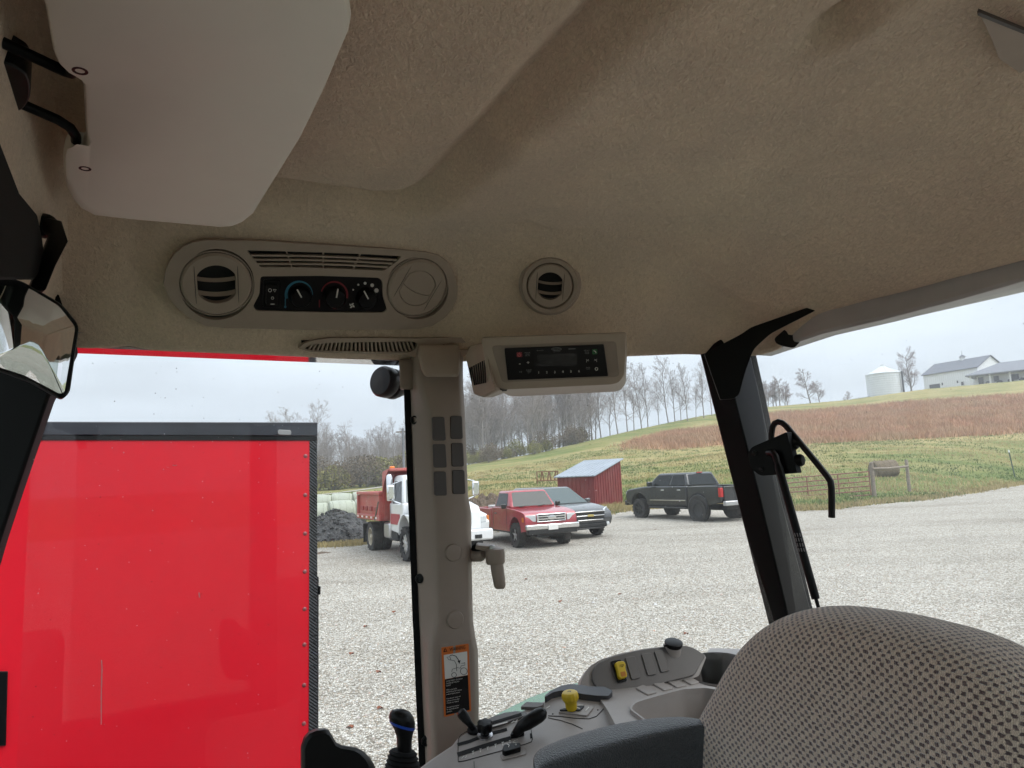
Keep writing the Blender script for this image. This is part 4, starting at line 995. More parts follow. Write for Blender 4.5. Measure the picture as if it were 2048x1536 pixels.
ribbon(SW, arc(1240.3, 1336.7, 1.3, 0, 360, 10), 0.8, 'switch_symbol', 'black_plastic', ys, off=0.0131)
# power outlet with flip cap
oc = SW(1347, 1296) ; up = (Z_AX + SW.n * 0.15).normalized()
MB().lathe(oc - up * 0.055 - SW.n * 0.004, up, [(0.004, 0), (0.012, 0.018), (0.0165, 0.045), (0.0175, 0.062)], 28).build('outlet_socket', 'grey_plastic', console, smooth=True)
cap = MB().lathe(oc + up * 0.004, (up + SW.n * 0.25).normalized(), [(0.0165, 0), (0.0165, 0.004), (0.0185, 0.005), (0.0185, 0.0085), (0.016, 0.010), (0.002, 0.0105)], 28).build('outlet_cap', 'black_plastic', console, smooth=True)
MB().box(oc + up * 0.008 - U_AX * 0.018, (0.012, 0.008, 0.004)).build('cap_hinge', 'black_plastic', cap)

# --- lever deck details
ribbon(DK, [(918, 1478), (917, 1468)] if False else [(916.5, 1523), (916, 1492), (917, 1478), (922, 1470), (934, 1463)], 1.2, 'panel_gap', 'void_black', console, off=0.0003)
ribbon(DK, [(916.5, 1524), (930, 1522), (970, 1511), (1010, 1500), (1050, 1489), (1063, 1484), (1065, 1478), (1062, 1458)], 1.2, 'panel_gap', 'void_black', console, off=0.0003)
raise_px = round_poly([(941, 1465), (958, 1452), (985, 1437), (1010, 1429), (1034, 1426), (1052, 1428), (1056, 1433), (1020, 1446), (985, 1458)], 4, 3)
DK.slab('raised_cover', raise_px, 0.006, 'wall_plastic', console, off=-0.002, bevel=0.002)
for pts, w in (([(915, 1490), (940, 1483), (962, 1474)], 6), ([(980, 1452), (1010, 1443), (1043, 1433)], 5.5), ([(983, 1467), (1000, 1463), (1014, 1459)], 6), ([(915, 1510), (940, 1502), (980, 1489), (1010, 1480), (1022, 1477)], 8.5)):
    ribbon(DK, pts, w, 'lever_slot', 'void_black', console, off=0.0044 if pts[0][0] == 980 else 0.0004)
ribbon(DK, [(982, 1458), (1015, 1449)], 2.4, 'white_line', 'print_white', console, off=0.0044)
ribbon(DK, [(942, 1468.5), (956, 1466)], 1.2, 'white_line', 'print_white', console, off=0.0006)
for x, y in [(946, 1507), (961, 1502.5), (975.5, 1498.5), (991, 1493), (1005.5, 1489), (1020, 1485.5)]:
    ribbon(DK, [(x - 2.2, y - 3), (x + 2.2, y - 4)], 0.9, 'scale_tick', 'print_white', console, off=0.0006); ribbon(DK, [(x, y - 3), (x, y + 3)], 1.3, 'scale_tick', 'print_white', console, off=0.0006)
ribbon(DK, [(923, 1518), (927, 1514), (931, 1517), (933, 1512)], 1.1, 'implement_symbol', 'print_white', console, off=0.0006)
ribbon(DK, [(1026, 1486), (1029, 1482), (1036, 1480), (1036, 1485), (1026, 1486)], 1.0, 'implement_symbol', 'print_white', console, off=0.0006)
ribbon(DK, [(1023, 1451), (1027, 1447), (1032, 1449), (1035, 1444)], 1.3, 'flow_symbol', 'print_white', console, off=0.0044)
DK.slab('clip', [(1060, 1468), (1064, 1467), (1064.5, 1476), (1060.5, 1477)], 0.001, 'void_black', console)
# rocker switch on the deck
DK.slab('rocker_base', round_poly([(1000, 1512), (1012, 1499), (1050, 1493), (1053, 1510), (1005, 1522)], 3, 3), 0.002, 'grey_plastic', console, bevel=0.001)
rk = DK.slab('rocker_switch', round_poly([(1004, 1511), (1008, 1500), (1024, 1496), (1041, 1496), (1042, 1506), (1010, 1515)], 2, 2), 0.009, 'black_plastic', console, off=0.001, bevel=0.002)
ribbon(DK, [(1014, 1500), (1019, 1502), (1017, 1506)], 1.4, 'switch_symbol', 'print_white', rk, off=0.0104); ribbon(DK, arc(1032, 1501, 1.2, 0, 360, 10), 0.8, 'switch_symbol', 'print_white', rk, off=0.0104)
ribbon(DK, [(948, 1524), (950, 1560)], 2.0, 'seam_rib', 'wall_plastic', console, off=-0.0005, thick=0.002)
# levers and clamp knob
def px3(x, y, base, up_):   # point on the ray of a pixel, `up_` metres above the deck plane
    return on_plane(x, y, DK.p0 + DK.n * up_, DK.n)
lv = thing('hydraulic_lever', 'small black lever leaning towards the decal on the middle post', 'lever', px3(946, 1463, 0, 0))
MB().tube([px3(953, 1466, 0, -0.002), px3(945, 1455, 0, 0.008), px3(938, 1446, 0, 0.016), px3(932, 1438, 0, 0.022), px3(926, 1430, 0, 0.027), px3(921.5, 1424.5, 0, 0.031), px3(918.5, 1421.5, 0, 0.033)], [0.0058, 0.0056, 0.0060, 0.0080, 0.0094, 0.0088, 0.0040], 14).build('grip', 'black_plastic', lv, smooth=True)
MB().lathe(px3(948, 1463, 0, 0.0), DK.n, [(0.012, -0.002), (0.012, 0.004), (0.008, 0.006)], 16).build('boot', 'black_rubber', lv, smooth=True)
lv = thing('rockshaft_lever', 'thick black lever laid over the scale of the side console', 'lever', px3(1033, 1470, 0, 0))
MB().tube([px3(1027, 1474, 0, -0.004), px3(1034, 1464, 0, 0.008), px3(1042, 1454, 0, 0.018), px3(1054, 1446, 0, 0.024), px3(1068, 1437, 0, 0.028), px3(1079, 1430, 0, 0.031), px3(1086, 1425.5, 0, 0.033), px3(1091, 1422.5, 0, 0.034)], [0.0068, 0.0078, 0.0096, 0.0118, 0.0124, 0.0122, 0.0105, 0.0045], 16).build('grip', 'black_plastic', lv, smooth=True)
DK.slab('foot', round_poly([(1021, 1478), (1024, 1470), (1048, 1464), (1049, 1472), (1034, 1476)], 2, 2), 0.010, 'black_plastic', lv, off=-0.002, bevel=0.002)
kb = thing('clamp_knob', 'small star-shaped black clamp knob standing in the console slot', 'knob', px3(970, 1472, 0, 0))
kc = px3(970, 1472, 0, 0.0)
MB().lathe(kc, DK.n, [(0.0135, -0.001), (0.0135, 0.003), (0.010, 0.0035)], 24).build('washer', 'steel', kb, smooth=True)
MB().lathe(kc, DK.n, [(0.008, 0.002), (0.008, 0.012)], 16).build('neck', 'black_plastic', kb, smooth=True)
star = []
mb = MB(); ku = DK.n; ka = (U_AX - ku * U_AX.dot(ku)).normalized(); kb2 = ku.cross(ka)
for h_, sc_k in ((0.010, 0.86), (0.013, 1.0), (0.022, 1.0), (0.0255, 0.86), (0.0262, 0.4)):
    star.append([kc + ku * h_ + (ka * math.cos(t) + kb2 * math.sin(t)) * (0.0132 + 0.0014 * math.cos(6 * t)) * sc_k for t in np.linspace(0, 2 * math.pi, 37)[:-1]])
mb.loft(star); mb.build('star_grip', 'black_plastic', kb, smooth=True)

# --- power take-off knob with its plates and the palm rest
DK.slab('knob_plate', round_poly([(1116, 1427), (1150, 1431), (1174, 1434), (1188, 1416), (1163, 1413), (1128, 1420)], 3, 3), 0.004, 'grey_plastic', console, off=-0.001, bevel=0.0015)
DK.slab('knob_slot', round_poly([(1119, 1424), (1130, 1421), (1168, 1415), (1169, 1417), (1160, 1426), (1120, 1425.5)], 1.5, 2), 0.002, 'black_plastic', console, off=0.003, bevel=0.0006)
ribbon(DK, [(1157, 1415.5), (1167, 1415.8)], 1.3, 'legend', 'print_white', console, off=0.0052); ribbon(DK, [(1150, 1420), (1160, 1422.5)], 1.3, 'legend', 'print_white', console, off=0.0052)
ribbon(DK, [(1171, 1425), (1175, 1421), (1178, 1418)], 2.0, 'legend', 'print_white', console, off=0.0034); ribbon(DK, [(1092, 1418), (1096, 1415), (1100, 1412.5)], 2.0, 'legend', 'print_white', console, off=0.0006)
pto = thing('pto_knob', 'yellow mushroom knob with scalloped rim on the console', 'knob', DK(1143, 1421))
kc = DK(1143.5, 1422); ku = (Z_AX * 1.0 - N_AX * 0.05 - U_AX * 0.10).normalized(); ka = (U_AX - ku * U_AX.dot(ku)).normalized(); kb2 = ku.cross(ka)
MB().lathe(kc, ku, [(0.0095, 0.0), (0.0095, 0.004)], 20).build('stem', 'black_plastic', pto, smooth=True)
prof = [(0.0098, 0.003, 0), (0.0105, 0.008, 0), (0.0108, 0.014, 0), (0.0128, 0.019, 0), (0.0150, 0.0215, 0.6), (0.0158, 0.024, 1), (0.0155, 0.0300, 1), (0.0140, 0.0335, 0.6), (0.0118, 0.0348, 0), (0.003, 0.0352, 0)]
MB().loft([[kc + ku * h_ + (ka * math.cos(t) + kb2 * math.sin(t)) * (r - 0.0007 * s_ * (0.5 + 0.5 * math.cos(14 * t))) for t in np.linspace(0, 2 * math.pi, 85)[:-1]] for r, h_, s_ in prof]).build('cap', 'safety_yellow', pto, smooth=True)
KP = Plane(kc + ku * 0.0353, ku); kp = project(kc + ku * 0.0353)
ribbon(KP, [(kp[0] - 4, kp[1] + 0.6), (kp[0] - 2, kp[1] - 0.8), (kp[0] + 3, kp[1] - 1.0), (kp[0] + 1, kp[1] + 1.0)], 0.9, 'cap_symbol', 'dark_plastic', pto)
rest_px = round_poly([(1089, 1404), (1100, 1394), (1122, 1383), (1140, 1379.5), (1160, 1381), (1180, 1384.5), (1209, 1385), (1226, 1393), (1217, 1404), (1195, 1403.5), (1165, 1400), (1140, 1394), (1122, 1393), (1105, 1397), (1091, 1406)], 3, 3)
DK.slab('palm_rest', rest_px, 0.012, mat('soft_black', (0.045, 0.045, 0.052), 0.45), console, off=0.0, bevel=0.004, bseg=3)
DK.slab('square_cover', round_poly([(1041, 1420), (1052, 1409.5), (1089, 1411), (1085, 1417), (1072, 1420.5)], 2, 2), 0.006, 'wall_plastic', console, bevel=0.0015)
for x, y in [(1105.5, 1428), (1195.5, 1420)]: DK.slab('screw_hole', ell(x, y, 1.7, 1.1, 12), 0.0004, 'void_black', console)
ribbon(DK, [(1096, 1432), (1120, 1433), (1150, 1437), (1178, 1438), (1193, 1433), (1210, 1415), (1226, 1397)], 1.2, 'panel_gap', 'void_black', console, off=0.0003)
ribbon(DK, [(1096, 1436), (1120, 1441), (1145, 1449), (1165, 1458)], 1.0, 'panel_gap', 'void_black', console, off=0.0003)

# --- green fender outside the quarter window
fo = [(960, 1448), (1010, 1421), (1060, 1396), (1110, 1378), (1165, 1364), (1240, 1350), (1330, 1340)]
outer_e = [on_n(x, y - 1, 1.50) for x, y in fo]
mb = MB(); mb.loft([outer_e, [p - N_AX * 0.22 - Z_AX * 0.002 for p in outer_e]], cap=False, closed=False)
mb.loft([outer_e, [p + N_AX * 0.015 - Z_AX * 0.015 for p in outer_e], [p + N_AX * 0.018 - Z_AX * 0.10 for p in outer_e]], cap=False, closed=False)
mb.build('fender', 'green_paint', tractor, smooth=True)

# --- warning decal on the middle post
dec = PF.slab('warning_decal', round_poly([(882.5, 1295), (937, 1287), (942, 1422), (888, 1434)], 1.5, 2), 0.0006, mat('decal_orange', (0.55, 0.13, 0.015), 0.45), post, off=0.0002)
tag(dec, 'orange and black warning decal with a loader drawing')
dec_t = post
PF.slab('decal_border', [(879, 1289), (942, 1280), (945, 1385), (880, 1398)], 0.0003, 'trim_plastic', post, off=-0.0002)
PF.slab('decal_picture', [(887, 1310), (933.7, 1302.5), (935, 1349.5), (889.6, 1358)], 0.0004, 'print_white', dec, off=0.0009)
PF.slab('decal_text_field', [(889.4, 1358.6), (935.3, 1350), (938.6, 1419.5), (891.3, 1430)], 0.0004, 'panel_black', dec, off=0.0009)
dex = (PF(937, 1287) - PF(882.5, 1295)).normalized(); dey = PF.n.cross(dex)
dey = (PF(885, 1350) - PF(888, 1430)).normalized(); 
def dtext(s_, x, y, ph, m='print_white', al='LEFT', sx=1.0):
    text_obj('decal_lettering', s_, ph * 1.36 / F_PX * 1.2, m, dec, PF(x, y) + PF.n * 0.0016, dex, dey, al, sx=sx)
dtext('WARNING', 914.5, 1296.8, 8.4, 'panel_black', 'CENTER', 0.70)
ribbon(PF, [(887, 1303.5), (890, 1296.5), (893.5, 1302.5), (887, 1303.5)], 1.8, 'decal_triangle', 'panel_black', dec, off=0.0009)
for i, s_ in enumerate(['AVOID INJURY OR DEATH', 'CAUSED BY FALLING', 'LOADS', '', 'When using loader', 'ALWAYS put SCV selector', 'knobs in loader position.', '', 'If you do not, loader will', 'continue to move after', 'controls are released.', '', 'See operators manual', 'for use of all selector', 'positions.']):
    if s_: dtext(s_, 891.6 + i * 0.10, 1362.5 + i * 4.35, 3.0, sx=0.82)
ribbon(PF, arc(907.5, 1349.5, 4.8, 0, 360, 16), 0.9, 'decal_drawing', 'panel_black', dec, off=0.0013); ribbon(PF, arc(927, 1342, 6.8, 0, 360, 18), 0.9, 'decal_drawing', 'panel_black', dec, off=0.0013)
ribbon(PF, [(903, 1343), (904, 1338), (914, 1335), (920, 1336), (922, 1331), (929, 1330), (929.5, 1325), (920, 1327), (929.5, 1325.5)], 0.8, 'decal_drawing', 'panel_black', dec, off=0.0013)
ribbon(PF, [(913, 1342), (912, 1328), (908, 1321), (897, 1319), (893, 1314), (899, 1313), (901, 1319)], 0.9, 'decal_drawing', 'panel_black', dec, off=0.0013)
ribbon(PF, [(899, 1311), (904, 1309.5), (911, 1312), (916, 1319), (917.5, 1324)], 1.5, 'decal_arrow', 'panel_black', dec, off=0.0013); PF.slab('decal_arrow', [(914.5, 1321.5), (920.5, 1320), (918.2, 1327.5)], 0.0003, 'panel_black', dec, off=0.0013)

# --- loader joystick and the grip in front of it
jk = thing('joystick', 'black joystick with a thin blue ring round its head beside the middle post', 'joystick', on_n(806, 1620, 1.10))
def J(x, y, nn=1.10): return on_n(x, y, nn)
axj = (J(804, 1440) - J(809, 1536)).normalized()
mb = MB(); sx_ = 1.09 / F_PX
def jring(cx, cy, rx, ry, tilt=0.0, nn=1.10, seg=28):
    c = J(cx, cy, nn); e1 = (J(cx + 10, cy + tilt, nn) - c).normalized(); e2 = e1.cross(axj).normalized()
    return [c + e1 * math.cos(t) * rx * sx_ + e2 * math.sin(t) * ry * sx_ for t in np.linspace(0, 2 * math.pi, seg + 1)[:-1]]
MB().loft([jring(812, 1640, 15, 14), jring(810, 1540, 15, 14), jring(809, 1500, 14.5, 14), jring(808.5, 1478, 16, 15, 2), jring(807, 1464, 20, 17, 2.4), jring(805, 1454, 25, 20, 2.4)]).build('shaft', 'black_plastic', jk, smooth=True)
MB().loft([jring(805, 1454, 25.3, 20.3, 2.4), jring(804.6, 1451, 27.5, 21.8, 2.4), jring(804.4, 1448, 27.9, 22, 2.4)]).build('ring', mat('ring_blue', (0.008, 0.06, 0.42), 0.35), jk, smooth=True)
MB().loft([jring(804.4, 1448, 27.2, 21.5, 2.2), jring(804, 1440, 27.6, 21.5, 1.8), jring(803.5, 1430, 25, 19.5, 1.4), jring(803, 1422.5, 19, 14, 1.0), jring(803, 1419, 9, 7, 0.6), jring(803, 1418.4, 1, 1, 0.6)]).build('head', 'black_plastic', jk, smooth=True)
bel = [jring(806, 1700, 50, 46)]
for i in range(7): bel += [jring(806, 1560 - i * 9, 44 - i * 2.5, 40 - i * 2.5), jring(806, 1555 - i * 9, 39 - i * 2.5, 36 - i * 2.5)]
MB().loft(bel).build('bellows', 'black_rubber', jk, smooth=True)
gr = thing('hand_grip', 'black contoured hand grip rising beside the red trailer', 'hand grip', J(670, 1640, 0.95))
gp_ = [(601, 1545), (601, 1493), (607, 1474), (617, 1463), (632, 1457), (648, 1456), (657, 1459), (664, 1470), (672, 1484), (684, 1490), (698, 1492), (714, 1495), (728, 1503), (740, 1515), (748, 1528), (756, 1550), (766, 1640), (606, 1640)]
mb = MB(); cg = (668, 1540)
def gring(k, nn): return [on_n(cg[0] + (x - cg[0]) * k, cg[1] + (y - cg[1]) * k, nn) for x, y in gp_]
mb.loft([gring(0.86, 0.930), gring(0.95, 0.934), gring(0.99, 0.942), gring(1.0, 0.955), gring(1.0, 0.985), gring(0.95, 0.995)])
mb.build('grip_body', 'black_plastic', gr, smooth=True)
# --- quarter-window latch
wl_ = thing('window_latch', 'brown swivel latch with a short hanging grip on the quarter window', 'window latch', on_n(975, 1110, 1.30))
def W(x, y, nn=1.30): return on_n(x, y, nn)
MB().tube([W(925, 1110, 1.33), W(945, 1111, 1.32), W(962, 1112, 1.30), W(968, 1108, 1.29)], [0.013, 0.0125, 0.011, 0.008], 16).build('arm', 'trim_plastic', wl_, smooth=True)
MB().lathe(W(952, 1098, 1.31), N_AX * -0.5 + U_AX * -0.8, [(0.011, -0.006), (0.011, 0.0), (0.009, 0.004), (0.002, 0.005)], 20).build('rubber_bush', 'black_rubber', wl_, smooth=True)
MB().prism([W(952, 1091, 1.285), W(975, 1093, 1.275), W(1000, 1100, 1.265), W(996, 1106, 1.265), W(966, 1102, 1.28), W(950, 1099, 1.29)], Vector((0.0, 0.03, 0.004))).build('link_plate', 'trim_plastic', wl_, bevel=0.003)
hz_ = Z_AX
MB().lathe(W(991, 1128, 1.275), Z_AX, [(0.017, 0), (0.019, 0.004), (0.0195, 0.022), (0.018, 0.029), (0.010, 0.032), (0.001, 0.0325)], 28).build('pivot', 'trim_plastic', wl_, smooth=True)
MB().lathe(W(984, 1096, 1.272), Z_AX, [(0.006, -0.003), (0.006, 0.004), (0.004, 0.006), (0.001, 0.006)], 16).build('screw', 'steel', wl_, smooth=True)
MB().tube([W(993, 1124, 1.272), W(995, 1140, 1.270), W(998, 1160, 1.268), W(1000, 1172, 1.268), W(1000, 1177, 1.268)], [0.0128, 0.0130, 0.0122, 0.0115, 0.0085], 20).build('grip', 'trim_plastic', wl_, smooth=True)

# --- rear-window latch: bracket, bent handle, gas strut
RH = 1.13
def Q(x, y, u=RH): return on_u(x, y, u)
hd = thing('window_pull', 'bent black tube handle on a bracket at the rear window edge', 'handle', Q(1560, 910))
HB = Plane(Q(1545, 910, 1.10), (-U_AX * 0.9 - N_AX * 0.3))
MB().prism(HB.poly(round_poly([(1496, 905), (1503, 894), (1573, 864), (1594, 946), (1520, 952), (1500, 935)], [8, 6, 2, 2, 8, 14], 4)), U_AX * 0.014).build('bracket', 'black_paint', hd, bevel=0.002)
MB().tube([Q(1543, 892), Q(1543, 868), Q(1545, 854), Q(1550, 846.5), Q(1557, 843.5), Q(1565, 846), Q(1573, 853), Q(1594, 878), Q(1617, 906), Q(1640, 934), Q(1655, 953), Q(1661, 963), Q(1663, 976), Q(1663.5, 1000), Q(1663.5, 1035)], 0.0061, 12).build('tube', 'black_plastic', hd, smooth=True)
for x, y, r in [(1579, 889, 0.011), (1590, 921, 0.012)]:
    MB().lathe(Q(x, y, 1.125), (N_AX * -0.9 + U_AX * 0.3), [(r * 0.7, -0.006), (r, 0.0), (r, 0.012), (r * 0.8, 0.016), (0.001, 0.017)], 20).build('rubber_stop', 'black_rubber', hd, smooth=True)
for x, y in [(1509, 906), (1523, 938)]: MB().lathe(HB(x, y), HB.n, [(0.005, 0), (0.005, 0.002), (0.003, 0.003), (0.001, 0.003)], 12).build('bolt', 'black_plastic', hd, smooth=True)
st = thing('gas_strut', 'slim black gas strut with a printed sleeve along the rear post', 'gas strut', Q(1595, 1060))
MB().tube([Q(1536, 906, 1.095), Q(1546, 905, 1.092), Q(1551, 912, 1.092), Q(1557, 932, 1.092)], [0.006, 0.0068, 0.0068, 0.0060], 12).build('ball_joint', 'black_plastic', st, smooth=True)
MB().tube([Q(1556, 928, 1.092), Q(1558, 936, 1.092), Q(1630, 1192, 1.10), Q(1631.5, 1198, 1.10)], [0.006, 0.0076, 0.0076, 0.007], 16).build('cylinder', 'black_paint', st, smooth=True)
MB().tube([Q(1631.5, 1196, 1.10), Q(1650, 1262, 1.105)], 0.0034, 10).build('rod', 'black_plastic', st, smooth=True)
sp_ = Plane(Q(1597, 1085, 1.086), (-U_AX))
sx1 = (Q(1604, 1108, 1.086) - Q(1592, 1066, 1.086)).normalized(); sy1 = (-U_AX).cross(sx1)
SLV = Plane(Q(1597, 1085, 1.084), -U_AX)
for k in range(3):           # unreadable small print on the sleeve
    for q_ in range(4):
        x0, y0 = 1589 + k * 5.2 + q_ * 2.6, 1066 + q_ * 10; ribbon(SLV, [(x0, y0), (x0 + 1.9, y0 + 7)], 1.5, 'sleeve_print', 'print_dim', st)

# ================================================================== operator seat
m, n, l, b = _new('seat_weave')
uv = n.new('ShaderNodeUVMap'); uv.uv_map = 'UVMap'
sep = n.new('ShaderNodeSeparateXYZ'); l.new(uv.outputs[0], sep.inputs[0])
def M2(op, a, bb=None, clamp=False):
    q = n.new('ShaderNodeMath'); q.operation = op; q.use_clamp = clamp
    for i, v in enumerate((a, bb)):
        if v is None: continue
        if isinstance(v, (int, float)): q.inputs[i].default_value = v
        else: l.new(v, q.inputs[i])
    return q.outputs[0]
wob = n.new('ShaderNodeTexNoise'); wob.inputs['Scale'].default_value = 160; l.new(uv.outputs[0], wob.inputs['Vector'])
wv = M2('MULTIPLY', M2('SUBTRACT', wob.outputs[0], 0.5), 0.75)
PX_, PY_ = 1 / 0.0108, 1 / 0.0050
gy = M2('ADD', M2('MULTIPLY', sep.outputs['Y'], PY_), wv); row = M2('FLOOR', gy); odd = M2('MULTIPLY', M2('MODULO', M2('ABSOLUTE', row), 2.0), 0.5)
gx = M2('ADD', M2('ADD', M2('MULTIPLY', sep.outputs['X'], PX_), odd), wv)
fx = M2('ABSOLUTE', M2('SUBTRACT', M2('FRACT', gx), 0.5)); fy = M2('ABSOLUTE', M2('SUBTRACT', M2('FRACT', gy), 0.5))
inx = n.new('ShaderNodeMapRange'); inx.inputs[1].default_value = 0.17; inx.inputs[2].default_value = 0.25; inx.inputs[3].default_value = 1; inx.inputs[4].default_value = 0; l.new(fx, inx.inputs[0])
iny = n.new('ShaderNodeMapRange'); iny.inputs[1].default_value = 0.32; iny.inputs[2].default_value = 0.46; iny.inputs[3].default_value = 1; iny.inputs[4].default_value = 0; l.new(fy, iny.inputs[0])
dot_ = M2('MULTIPLY', inx.outputs[0], iny.outputs[0])
yarn = n.new('ShaderNodeTexWave'); yarn.inputs['Scale'].default_value = 150; yarn.inputs['Distortion'].default_value = 9; yarn.inputs['Detail'].default_value = 3; yarn.inputs['Detail Scale'].default_value = 2.5; yarn.bands_direction = 'X'; l.new(uv.outputs[0], yarn.inputs['Vector'])
yr = ramp(n, [(0.15, (0.60, 0.48, 0.395)), (0.85, (0.82, 0.685, 0.58))]); l.new(yarn.outputs['Fac'], yr.inputs[0])
dk = ramp(n, [(0.25, (0.085, 0.060, 0.066)), (0.75, (0.24, 0.178, 0.17))]); l.new(wob.outputs[0], dk.inputs[0])
mxs = n.new('ShaderNodeMix'); mxs.data_type = 'RGBA'; l.new(dot_, mxs.inputs[0]); l.new(yr.outputs[0], mxs.inputs[6]); l.new(dk.outputs[0], mxs.inputs[7])
l.new(mxs.outputs[2], b.inputs['Base Color']); b.inputs['Roughness'].default_value = 0.95; b.inputs['Specular IOR Level'].default_value = 0.1; b.inputs['Sheen Weight'].default_value = 0.9; b.inputs['Sheen Roughness'].default_value = 0.35
hgt = M2('ADD', M2('MULTIPLY', yarn.outputs['Fac'], 0.35), M2('MULTIPLY', dot_, 0.9))
bp = n.new('ShaderNodeBump'); bp.inputs['Strength'].default_value = 0.9; bp.inputs['Distance'].default_value = 0.0022; l.new(hgt, bp.inputs['Height']); l.new(bp.outputs[0], b.inputs['Normal'])

seat = thing('operator_seat', 'driver seat in beige fabric woven with small dark dots', 'seat', cab(0.62, 0.55, -1.3))
def make_backrest():
    # outline of the backrest seen from the front: n across, h up; a pillow pushed along u
    uf = 0.735
    edge = [(1330, 1700), (1362, 1600), (1380, 1536), (1392, 1500), (1410, 1462), (1424, 1430), (1445, 1390), (1468, 1345), (1490, 1302), (1512, 1270), (1540, 1244), (1575, 1226), (1615, 1217), (1660, 1216), (1710, 1222), (1780, 1233), (1850, 1250), (1910, 1266), (1960, 1284), (2010, 1308), (2056, 1338), (2112, 1404), (2160, 1500), (2230, 1640), (2290, 1760)]
    # real outline at the edge's widest section
    pts = []
    for (x, y) in edge:
        _, n_, h_ = to_cab(on_u(x, y, uf + 0.055)); pts.append((n_, h_))
    nn = len(pts); prof = [(0.0, 0.100), (0.0, 0.058), (-0.008, 0.030), (-0.022, 0.012), (-0.045, 0.002), (-0.10, -0.003), (-0.18, -0.004), (-0.28, -0.002)]
    # inset rings towards the centre line, bulging forward (towards -u)
    cn = sum(p[0] for p in pts) / nn; top = max(p[1] for p in pts)
    cpts = [(pts[0][0] * 0.5 + pts[-1][0] * 0.5, -0.62)]
    axis_n = 0.5 * (pts[2][0] + pts[-3][0])
    rings = []; uvs = []
    back = [(0.02, 0.13), (0.006, 0.125)]
    for ins, du in [(-0.03, 0.125), (-0.008, 0.118)] + prof:
        ring = []
        for (a, hh) in pts:
            tx, tz = axis_n, -0.55
            d = math.hypot(a - tx, hh - tz); k = (d + ins) / d if ins > -0.01 else 1 + ins / 0.40
            ring.append((tx + (a - tx) * k, tz + (hh - tz) * k, uf + 0.0 + du))
        rings.append(ring)
    for f_ in (0.30, 0.12, 0.02):
        last = rings[9]
        rings.append([(axis_n + (a - axis_n) * f_ * 1.6, -0.55 + (hh + 0.55) * f_ * 1.6, uf + 0.008 * (1 - f_)) for a, hh, _ in last])
    # recline: lower part comes forward slightly
    vs = [cab(u_ - 0.06 * max(0, -h_ - 0.2), n_, h_) for r in rings for (n_, h_, u_) in r]
    fs = [(i * nn + j, i * nn + j + 1, (i + 1) * nn + j + 1, (i + 1) * nn + j) for i in range(len(rings) - 1) for j in range(nn - 1)]
    off = root_off(seat); me = bpy.data.meshes.new('backrest'); me.from_pydata([(v - off)[:] for v in vs], [], fs); me.update()
    uvl = me.uv_layers.new(name='UVMap'); flat = [None] * (len(rings) * nn)
    for jj in range(nn):
        acc = 0.0
        for ii in range(9, -1, -1):
            n_, h_, u_ = rings[ii][jj]
            if ii < 9:
                n1_, h1_, u1_ = rings[ii + 1][jj]; acc += math.sqrt((n_ - n1_) ** 2 + (h_ - h1_) ** 2 + (u_ - u1_) ** 2)
            n9, h9, _ = rings[9][jj]; dn, dh = n9 - axis_n, h9 + 0.55; q9 = math.hypot(dn, dh)
            flat[ii * nn + jj] = (n9 + dn / q9 * acc, h9 + dh / q9 * acc)
        for ii in range(10, len(rings)): flat[ii * nn + jj] = rings[ii][jj][:2]
    for lp in me.loops: uvl.data[lp.index].uv = (flat[lp.vertex_index][0], flat[lp.vertex_index][1])
    if me.polygons[20].normal.dot(CAM - cab(uf, 0.55, -0.3)) < 0: me.flip_normals()
    return link('backrest', me, 'seat_weave', seat, smooth=True, sub=2)
make_backrest()
MB().box(cab(0.47, 0.55, -0.78), (0.50, 0.52, 0.16), Matrix.Rotation(CA, 3, 'Z')).build('cushion', mat('seat_plain', (0.30, 0.26, 0.22), 0.9), seat, bevel=0.05, bseg=4)
MB().box(cab(0.55, 0.55, -1.08), (0.36, 0.40, 0.46), Matrix.Rotation(CA, 3, 'Z')).build('suspension', 'black_rubber', seat, bevel=0.03)
MB().box(cab(0.87, 0.55, -0.55), (0.06, 0.40, 0.5), Matrix.Rotation(CA, 3, 'Z')).build('back_shell', 'black_plastic', seat, bevel=0.03)
# armrest: padded top, bare underside
m, n, l, b = _new('armrest_vinyl')
tc = n.new('ShaderNodeTexCoord'); v1 = n.new('ShaderNodeTexVoronoi'); v1.inputs['Scale'].default_value = 420; l.new(tc.outputs['Object'], v1.inputs['Vector'])
b.inputs['Base Color'].default_value = (0.055, 0.06, 0.068, 1); b.inputs['Roughness'].default_value = 0.33
bp = n.new('ShaderNodeBump'); bp.inputs['Strength'].default_value = 0.9; bp.inputs['Distance'].default_value = 0.0015; l.new(v1.outputs['Distance'], bp.inputs['Height']); l.new(bp.outputs[0], b.inputs['Normal'])
AH = -0.372
top_o = [(1066, 1510), (1070, 1498), (1085, 1488), (1120, 1472), (1160, 1459), (1210, 1446), (1260, 1436), (1310, 1431), (1350, 1430), (1390, 1436), (1425, 1446), (1470, 1462)]
top_i = [(1072, 1560), (1082, 1534), (1100, 1526), (1140, 1514), (1190, 1500), (1250, 1484), (1310, 1469), (1370, 1458), (1415, 1453), (1440, 1456), (1465, 1464), (1490, 1478)]
ro = [on_h(x, y, AH) for x, y in top_o]; ri = [on_h(x, y, AH) for x, y in top_i]
def arm_row(k, dz): return [a + (b2 - a) * k + Z_AX * dz for a, b2 in zip(ro, ri)]
